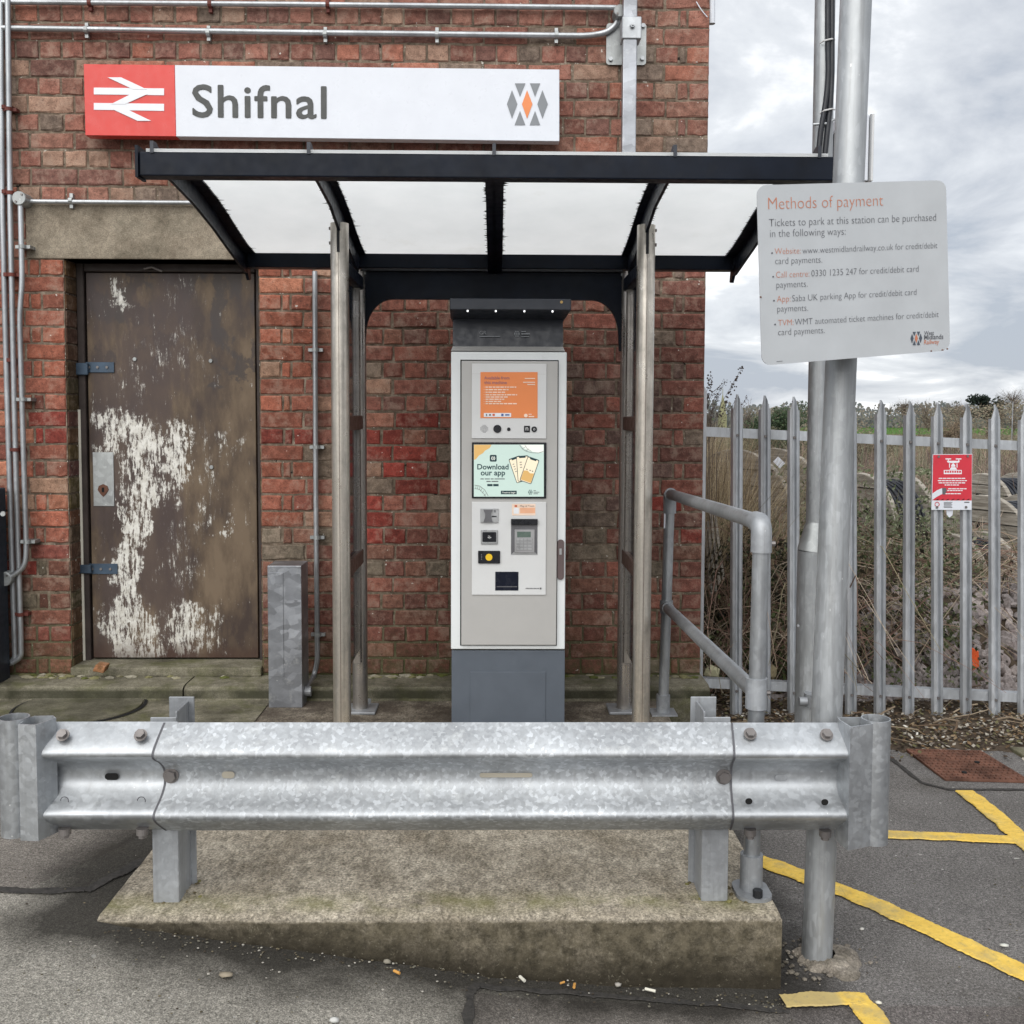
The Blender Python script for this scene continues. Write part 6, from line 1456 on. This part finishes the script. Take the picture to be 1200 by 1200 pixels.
q = at(1172, 600, 9.8); drum((q.x, 9.8, q.z), .38, .42, 18, 'pale cable drum farthest back at the right, partly hidden', True)
q = at(1180, 640, 8.3); drum((q.x, 8.3, q.z), .43, .50, 24, 'black cable drum at the right edge behind the red warning plate', True)
q = at(1132, 672, 7.8); drum((q.x, 7.8, q.z), .32, .36, 28, 'low cable drum with black cable below the red warning plate', True)
m = MB(); c = at(914, 542, 7.7); m.frust([at(u, v, 7.7) for u, v in ((906, 541), (912, 535), (920, 543), (914, 549))], (0, .003, 0)); tag(m.build('white_tag', 'signwhite', org=c), 'white paper label stapled on the large grey cable drum', 'label')
# old timber pallet leaning by the wall
pt = thing('leaning_slats', 'grey weathered timber slats leaning beyond the fence beside the wall', 'pallet', at(838, 700, 6.3))
for k in range(4):
    a, b = at(826 + k * 3.4, 620 - k * 9, 6.3), at(834 + k * 4.6, 700 - k * 7, 6.2); m = MB(); m.tube([a, b], .012, 4); m.build('slat', 'wood', pt)

# ------------------------------------------------------------ dead growth
def blades(name, label, cat, n, area, hfun, wid, cols, lean=.35, seed=1, base=None, segs=3, mat='attr'):
    r = random.Random(seed); V = []; F = []; Cc = []
    for k in range(n):
        x, y = area(r); z0 = base(x, y) if base else -.03; h = hfun(r, x, y)
        if h <= .02: continue
        a = r.uniform(0, 6.283); ln = h * abs(r.gauss(0, lean)); wx = wid * r.uniform(.5, 1.3); c = r.choice(cols); kk = r.uniform(.7, 1.25); c = (c[0] * kk, c[1] * kk, c[2] * kk)
        b = len(V); wa = r.uniform(0, 3.1416); wd_ = Vector((math.cos(wa), math.sin(wa) * .5, 0)) * wx / 2
        for s in range(segs + 1):
            t = s / segs; p = Vector((x + math.cos(a) * ln * t * t, y + math.sin(a) * ln * t * t, z0 + h * (t - .18 * t * t * (ln / h)))); q = wd_ * (1 - t * .85)
            V += [p - q, p + q]; Cc += [c, c]
        F += [(b + 2 * s, b + 2 * s + 1, b + 2 * s + 3, b + 2 * s + 2) for s in range(segs)]
    m = MB(); m.v = [tuple(v) for v in V]; m.f = F; m.c = Cc; return tag(m.build(name, mat, fixn=False), label, cat, kind='stuff')
STRAW = [(.40, .32, .20), (.50, .41, .27), (.32, .25, .16), (.24, .18, .12), (.56, .47, .33), (.18, .14, .09)]
BRN = [(.22, .16, .12), (.14, .10, .08), (.32, .25, .19), (.10, .075, .06), (.42, .35, .27), (.19, .12, .10)]
GRN = [(.07, .085, .03), (.10, .12, .05), (.14, .15, .08), (.05, .06, .025)]
# tall pale grass clump behind the wall corner
def a1(r): return (r.uniform(1.0, 2.2), r.uniform(6.3, 8.4))
blades('dead_grass', 'tall clump of straw coloured dead grass beyond the fence next to the wall', 'dead grass', 9000, lambda r: (lambda y: (1.0 + (y - 5.2) * .13 + abs(r.gauss(0, .26)), y))(r.uniform(6.3, 9.5)), lambda r, x, y: r.uniform(.5, 1.0) * 1.62, .007, STRAW, .42, 11)
blades('dead_grass', 'brown dead grass and weeds across the middle beyond the fence', 'dead grass', 26000, lambda r: (r.uniform(1.2, 6.5), 6.9 + r.random() * 5), lambda r, x, y: r.uniform(.10, .34) + max(0, .10 * (y - 9)) + (.12 * math.sin(x * 3.1) + .1 * math.sin(x * 7.7 + y)), .007, BRN + STRAW[:3] + GRN, .95, 12, base=lambda x, y: bank(x, min(y, 11)))
blades('dead_grass', 'dry grass beyond the cable drums reaching toward the field', 'dead grass', 30000, lambda r: (r.uniform(1.5, 16), 10.8 + r.random() ** 1.5 * 22), lambda r, x, y: r.uniform(.4, 1.15) * (1.0 + .25 * math.sin(x * 1.3 + y)), .012, BRN + STRAW[2:4] + [(.16, .18, .10), (.12, .15, .08), (.20, .21, .13)], .45, 13, segs=2)
# bramble arches
def bramble(name, label, n, area, seed, rmax=.005, L=(.5, 1.5), cols=BRN, hz=1.0, base=None):
    r = random.Random(seed); m = MB()
    for k in range(n):
        x, y = area(r); z0 = (base(x, y) if base else 0) - .03; a = r.uniform(0, 6.283); l = r.uniform(*L); h = l * r.uniform(.3, .75) * hz; c = r.choice(cols); kk = r.uniform(.7, 1.3); c = tuple(q * kk for q in c); w0 = r.uniform(.0015, rmax)
        pts = []; bx, by = r.gauss(0, .08), r.gauss(0, .08)
        for s in range(7):
            t = s / 6; pts.append(Vector((x + math.cos(a) * l * t + bx * math.sin(t * 5), y + math.sin(a) * l * t * .7 + by * math.sin(t * 4), z0 + h * math.sin(min(1, t * 1.05) * 2.7))))
        m.tube(pts, [w0 * (1 - .6 * i / 6) for i in range(7)], 4, c, cap=False)
    return tag(m.build(name, 'attr', fixn=False), label, 'brambles', kind='stuff')
BR2 = [(.30, .19, .15), (.38, .28, .21), (.20, .13, .10), (.55, .46, .36), (.25, .22, .14)]
bramble('bramble_stems', 'arching bare bramble stems tangled close behind the fence', 900, lambda r: (1.05 + min(1.6, abs(r.gauss(0, .55))), r.uniform(5.9, 7.4)), 21, L=(.5, 1.4), cols=BR2)
bramble('bramble_stems', 'bramble stems over the drums and ballast farther right', 1500, lambda r: (r.uniform(1.6, 5.5), r.uniform(6.9, 9.5)), 22, hz=.5, L=(.4, 1.2), cols=BR2, base=lambda x, y: bank(x, y))
def leaves(name, label, cat, n, area, size, cols, seed, mat='leaf'):
    r = random.Random(seed); m = MB(); V = m.v; F = m.f
    for k in range(n):
        p = area(r)
        if p is None: continue
        s = size * r.uniform(.5, 1.3); d = Vector((r.gauss(0, 1), r.gauss(0, 1), r.gauss(0, 1))).normalized(); e = d.orthogonal().normalized(); e = Matrix.Rotation(r.uniform(0, 6.28), 3, d) @ e; g = d.cross(e)
        c = r.choice(cols); kk = r.uniform(.65, 1.3); p = Vector(p); m.add([p - e * s, p + g * s * .55, p + e * s, p - g * s * .55], [(0, 1, 2, 3)], tuple(q * kk for q in c))
    return tag(m.build(name, mat, fixn=False), label, cat, kind='stuff')
def dens(x, y, z, s, th): return mnoise.noise(Vector((x * s, y * s, z * s))) > th
leaves('bramble_leaves', 'dull green bramble leaves low behind the fence', 'leaves', 16000, lambda r: (lambda x, y, z: (x, y, z) if dens(x, y, z, 3.5, .02) else None)(r.uniform(1.05, 2.9), r.uniform(5.85, 7.2), min(.95, abs(r.gauss(0, .34))) + .02), .016, [(.10, .125, .05), (.15, .18, .08), (.07, .09, .04), (.20, .22, .13), (.12, .13, .06)], 31)
leaves('scrub_leaves', 'grey green scrub foliage in front of the cable drums', 'shrub', 26000, lambda r: (lambda x, y, z: (x, y, z) if dens(x, y, z, 2.2, -.02) else None)(r.uniform(1.9, 3.35), r.uniform(6.9, 8.4), .20 + min(1.0, abs(r.gauss(0, .45)))), .017, [(.17, .20, .11), (.25, .28, .18), (.11, .14, .07), (.30, .30, .21)], 32)
leaves('dark_thicket', 'dark tangled undergrowth low behind the fence by the wall', 'undergrowth', 26000, lambda r: (lambda x, y: (x, y, r.random() ** 1.3 * (.75 + .15 * math.sin(x * 5))))(1.05 + abs(r.gauss(0, .75)), r.uniform(6.1, 8.0)), .020, [(.045, .040, .028), (.07, .06, .04), (.03, .028, .02), (.05, .06, .03), (.10, .08, .055), (.06, .045, .035)], 33)
r = random.Random(34); m = MB()
def scrub(n, xr, yr, h, w_, cols, seed):
    r_ = random.Random(seed)
    for k in range(n):
        x, y = r_.uniform(*xr), r_.uniform(*yr); H_ = r_.uniform(*h); c = r_.choice(cols)
        for j in range(26):
            a = r_.uniform(0, 6.28); l = H_ * r_.uniform(.5, 1); o_ = r_.uniform(0, w_); p = Vector((x + math.cos(a) * o_ * .3, y, 0)); q_ = Vector((x + math.cos(a) * o_, y + math.sin(a) * o_ * .5, l)); kk = r_.uniform(.6, 1.4); cc = tuple(z_ * kk for z_ in c); wv = .0025 + y * .0003; s_ = Vector((wv, 0, 0))
            m.add([p - s_, p + s_, q_ + s_ * .3, q_ - s_ * .3], [(0, 1, 2, 3)], cc)
            for _ in range(4):
                b = p.lerp(q_, r_.uniform(.35, 1)); e = b + Vector((r_.gauss(0, .12), r_.gauss(0, .08), r_.uniform(.02, .16))); m.add([b - s_ * .7, b + s_ * .7, e], [(0, 1, 2)], cc)
scrub(330, (2.0, 8.5), (9.6, 15), (.7, 1.35), .5, [(.20, .14, .125), (.28, .21, .17), (.15, .11, .10), (.24, .22, .16), (.17, .18, .12)], 35)
scrub(60, (1.9, 5.5), (7.4, 9.4), (.6, 1.15), .4, [(.30, .22, .18), (.18, .13, .11), (.38, .31, .24), (.20, .20, .13)], 36)
tag(m.build('bare_scrub', 'attr', fixn=False), 'bare purple brown twiggy scrub beyond the cable drums', 'scrub', kind='stuff')
# a dark evergreen mass and low hedges further off
def bush(name, label, cat, c, rad, n, size, cols, seed, trunk=True, group=None):
    r = random.Random(seed); t = thing(name, label, cat, (c[0], c[1], -.03), group); m = MB()
    cl = [(Vector((r.gauss(0, .42) * rad[0], r.gauss(0, .42) * rad[1], r.uniform(-.55, .75) * rad[2])), r.uniform(.28, .5)) for _ in range(16)]
    for k in range(n):
        q, s_ = r.choice(cl); d = Vector((r.gauss(0, 1), r.gauss(0, 1), r.gauss(0, 1))).normalized() * (r.random() ** .4) * s_; p = Vector(c) + q + Vector((d.x * rad[0], d.y * rad[1], d.z * rad[2])); s = size * r.uniform(.5, 1.3)
        e = Vector((r.gauss(0, 1), r.gauss(0, 1), r.gauss(0, 1))).normalized(); g = e.orthogonal().normalized(); cc = r.choice(cols); kk = r.uniform(.6, 1.3); m.add([p - e * s, p + g * s * .6, p + e * s, p - g * s * .6], [(0, 1, 2, 3)], tuple(q_ * kk for q_ in cc))
    m.build('crown', 'leaf', t, fixn=False)
    if trunk:
        m = MB(); m.tube([(c[0], c[1], -.05), (c[0] + .1, c[1], c[2] * .5), (c[0], c[1], c[2])], [rad[0] * .09, rad[0] * .06, rad[0] * .03], 7, (.09, .07, .05))
        for k in range(9):
            a = r.uniform(0, 6.28); m.tube([(c[0], c[1], c[2] * r.uniform(.4, .8)), (c[0] + math.cos(a) * rad[0] * .7, c[1] + math.sin(a) * rad[1] * .6, c[2] + rad[2] * r.uniform(-.2, .7))], [rad[0] * .03, rad[0] * .008], 5, (.10, .08, .06))
        m.build('trunk', 'attr', t, fixn=False)
    return t
DKG = [(.045, .075, .035), (.065, .10, .05), (.035, .055, .03), (.085, .12, .06)]
q = at(912, 497, 21); bush('holly_bush', 'dark green evergreen bush rising beyond the third and fourth pales', 'bush', (q.x, 21, q.z - .15), (.62, .6, .62), 9000, .024, DKG, 41)
q = at(888, 512, 19); bush('ivy_bush', 'dull olive bush just left of the dark evergreen', 'bush', (q.x, 19, q.z - .2), (.6, .6, .42), 5200, .02, [(.14, .15, .09), (.20, .18, .12), (.10, .11, .07)], 42)
q = at(1018, 512, 17); bush('thorn_bush', 'brown thorn bush right of the sign pole', 'bush', (q.x, 17, q.z - .42), (.5, .6, .5), 5200, .020, [(.20, .17, .12), (.15, .13, .09), (.26, .22, .15)], 43)
q = at(1117, 505, 24); bush('thorn_bush', 'dark brown bush above the red warning plate', 'bush', (q.x, 24, q.z - .4), (.55, .6, .6), 4800, .024, [(.18, .13, .09), (.24, .18, .12), (.13, .10, .07)], 44)
# far hedgerow and wood on the skyline: one mass
def twigs_tree(m, c, h, w_, r, cols, n=70, leaf=.0):
    for k in range(n):
        a = r.uniform(0, 6.28); t = r.uniform(.15, .6); d = r.uniform(.3, 1.0) * w_; p = Vector((c[0], c[1], c[2] + h * t)); q_ = Vector((c[0] + math.cos(a) * d, c[1] + math.sin(a) * d * .5, c[2] + h * min(1.0, t + r.uniform(.2, .45)) * (1 - .25 * (d / w_) ** 2)))
        cc = r.choice(cols); wv = w_ * .012; s_ = Vector((wv, 0, 0)); m.add([p - s_, p + s_, q_ + s_ * .3, q_ - s_ * .3], [(0, 1, 2, 3)], cc)
        for _ in range(5):
            b = p.lerp(q_, r.uniform(.3, 1)); e = b + Vector((r.gauss(0, 1), r.gauss(0, .5), r.gauss(.3, .8))) * w_ * .17; m.add([b - s_ * .5, b + s_ * .5, e], [(0, 1, 2)], cc)
r5 = random.Random(77); m = MB()
for k in range(9000):
    # skyline wood about 150 m off, distance haze painted into its colours
    x = r5.uniform(20, 130); y = r5.uniform(150, 165); top = 1.6 + (487 - (473 + 3 * math.sin(x * .35) + 2 * math.sin(x * .9))) / 1200 * 155
    z = r5.uniform(-.5, 1) ** 1 * top; z = abs(z); s = r5.uniform(.15, .4); c = r5.choice([(.15, .16, .16), (.18, .18, .17), (.13, .145, .145), (.20, .19, .17)])
    e = Vector((r5.gauss(0, 1), 0, r5.gauss(0, 1))).normalized(); g = Vector((-e.z, 0, e.x)); p = Vector((x, y, z)); m.add([p - e * s, p + g * s * .7, p + e * s, p - g * s * .7], [(0, 1, 2, 3)], c)
for k in range(46):
    x = r5.uniform(20, 130); twigs_tree(m, (x, 150, 0), r5.uniform(3.2, 4.6), r5.uniform(1.2, 2.2), r5, [(.10, .09, .08), (.13, .115, .10)], 46)
tag(m.build('far_wood', 'attr', fixn=False), 'distant line of bare woodland along the skyline', 'woodland', kind='stuff')
m = MB()
for k in range(26000):                 # nearer brown hedge, right half
    x = r5.uniform(15, 48); y = r5.uniform(58, 66); u_ = 600 + (x / 62) * 1200; top = 1.6 + (487 - (478 + 2 * math.sin(x * .7) + 1.2 * math.sin(x * 2.1) - max(0, (x - 26)) * 1.9)) / 1200 * 60
    if 21.8 < x < 25.0 : top = min(top, .35)
    z = r5.random() ** .9 * top; s = r5.uniform(.04, .11); c = r5.choice([(.22, .18, .13), (.17, .14, .105), (.27, .22, .16), (.14, .13, .095), (.19, .19, .13)])
    e = Vector((r5.gauss(0, 1), r5.gauss(0, .5), r5.gauss(0, 1))).normalized(); g = e.orthogonal().normalized(); p = Vector((x, y, z)); m.add([p - e * s, p + g * s * .35, p + e * s, p - g * s * .35], [(0, 1, 2, 3)], c)
for k in range(30):
    x = r5.uniform(25, 46); twigs_tree(m, (x, 60, .5), r5.uniform(1.3, 2.6), r5.uniform(.5, 1.0), r5, [(.12, .095, .07), (.16, .13, .10)], 50)
tag(m.build('hedgerow', 'attr', fixn=False), 'brown winter hedgerow across the right distance', 'hedge', kind='stuff')
# skyline trees one can tell apart
q = at(1157, 476, 80); bush('pine_tree', 'dark rounded conifer standing above the hedge at the right', 'tree', (q.x, 80, q.z - .2), (1.15, 1.1, 1.0), 2600, .14, [(.022, .034, .026), (.035, .05, .035), (.016, .024, .020)], 51)
def bare(u, v, Y, h, w_, lab, seed):
    q = at(u, v, Y); t = thing('bare_tree', lab, 'tree', (q.x, Y, 0)); r = random.Random(seed); m = MB(); twigs_tree(m, (q.x, Y, q.z - h * .9), h, w_, r, [(.11, .09, .075), (.15, .125, .10)], 130); m.build('crown', 'attr', t, fixn=False)
    m = MB(); m.tube([(q.x, Y, -.03), (q.x, Y, q.z - h * .3)], [w_ * .06, w_ * .03], 6, (.10, .08, .07)); m.build('trunk', 'attr', t, fixn=False)
bare(1188, 456, 78, 2.6, 1.7, 'bare branching tree at the far right skyline', 61); bare(1060, 469, 90, 2.0, 1.4, 'small bare tree above the green field', 62); bare(1120, 472, 85, 1.8, 1.3, 'small bare tree behind the pale with the red plate', 63)
for (a, b, c, h, wv, lab, s) in ((832, 468, 26, 1.6, .5, 'thin bare sapling above the fence beside the wall', 64), (875, 470, 30, 1.8, .6, 'thin bare sapling above the first pale gap', 65)): bare(a, b, c, h, wv, lab, s)
# church spire
q = at(847, 463, 140); t = thing('church_spire', 'tiny distant yellow green church spire above the dead grass', 'spire', (q.x, 140, 0)); m = MB(); zc_ = q.z; MAT['spire'] = mat_plain('spire_slate', (.22, .21, .12, 1), .8)
m.add([(q.x - .42, 139.6, zc_ - 2.6), (q.x + .42, 139.6, zc_ - 2.6), (q.x + .42, 140.4, zc_ - 2.6), (q.x - .42, 140.4, zc_ - 2.6), (q.x, 140, zc_ + .3)], [(0, 1, 4), (1, 2, 4), (2, 3, 4), (3, 0, 4)]); m.build('spire', 'spire', t)
m = MB(); m.box((q.x - .5, 139.5, -.03), (q.x + .5, 140.5, zc_ - 2.62)); m.build('tower', 'spire', t); m = MB(); m.tube([(q.x, 140, zc_ + .2), (q.x, 140, zc_ + .9)], .04, 5); m.build('finial', 'spire', t)
# buddleia sprays over the fence beside the wall
bu = thing('buddleia', 'dead buddleia sprays leaning over the fence beside the wall', 'shrub', at(832, 700, 6.2)); r = random.Random(5); m = MB()
for (u0, v0, u1, v1) in ((828, 520, 869, 432), (826, 500, 833, 438), (828, 500, 845, 455), (832, 510, 842, 462), (835, 520, 862, 470), (826, 480, 850, 447), (840, 530, 876, 465), (830, 540, 836, 470)):
    a, b = at(u0, v0, 6.2), at(u1, v1, 6.1); base_ = Vector((a.x, 6.2, .0)); mid = a.lerp(b, .5) + Vector((-.015, 0, .02)); m.tube([base_, a, mid, b], [.0025, .0022, .0016, .001], 4, (.16, .13, .11))
    for k in range(70):
        p = a.lerp(b, r.uniform(.35, 1)) + Vector((r.gauss(0, .008), r.gauss(0, .01), r.gauss(.006, .007))); s = r.uniform(.002, .006) * (1.3 if v1 < 440 else .7); m.add([p + Vector((-s, 0, 0)), p + Vector((0, 0, s)), p + Vector((s, 0, 0)), p + Vector((0, 0, -s))], [(0, 1, 2, 3)], (.085, .07, .065))
m.build('sprays', 'attr', bu, fixn=False)
# far lamp post beyond the hedge
q = at(1187, 471, 55); m = MB(); m.tube([(q.x, 55, 0), (q.x, 55, q.z), (q.x - .45, 55, q.z + .03)], .03, 5); tag(m.build('street_lamp', 'galv_matte', org=(q.x, 55, 0)), 'tiny far street lamp post among hedges at the right', 'street lamp')
for o in bpy.data.objects:
    if o.parent is None and o.type == 'MESH' and 'kind' not in o and 'category' not in o: print('UNTAGGED', o.name)
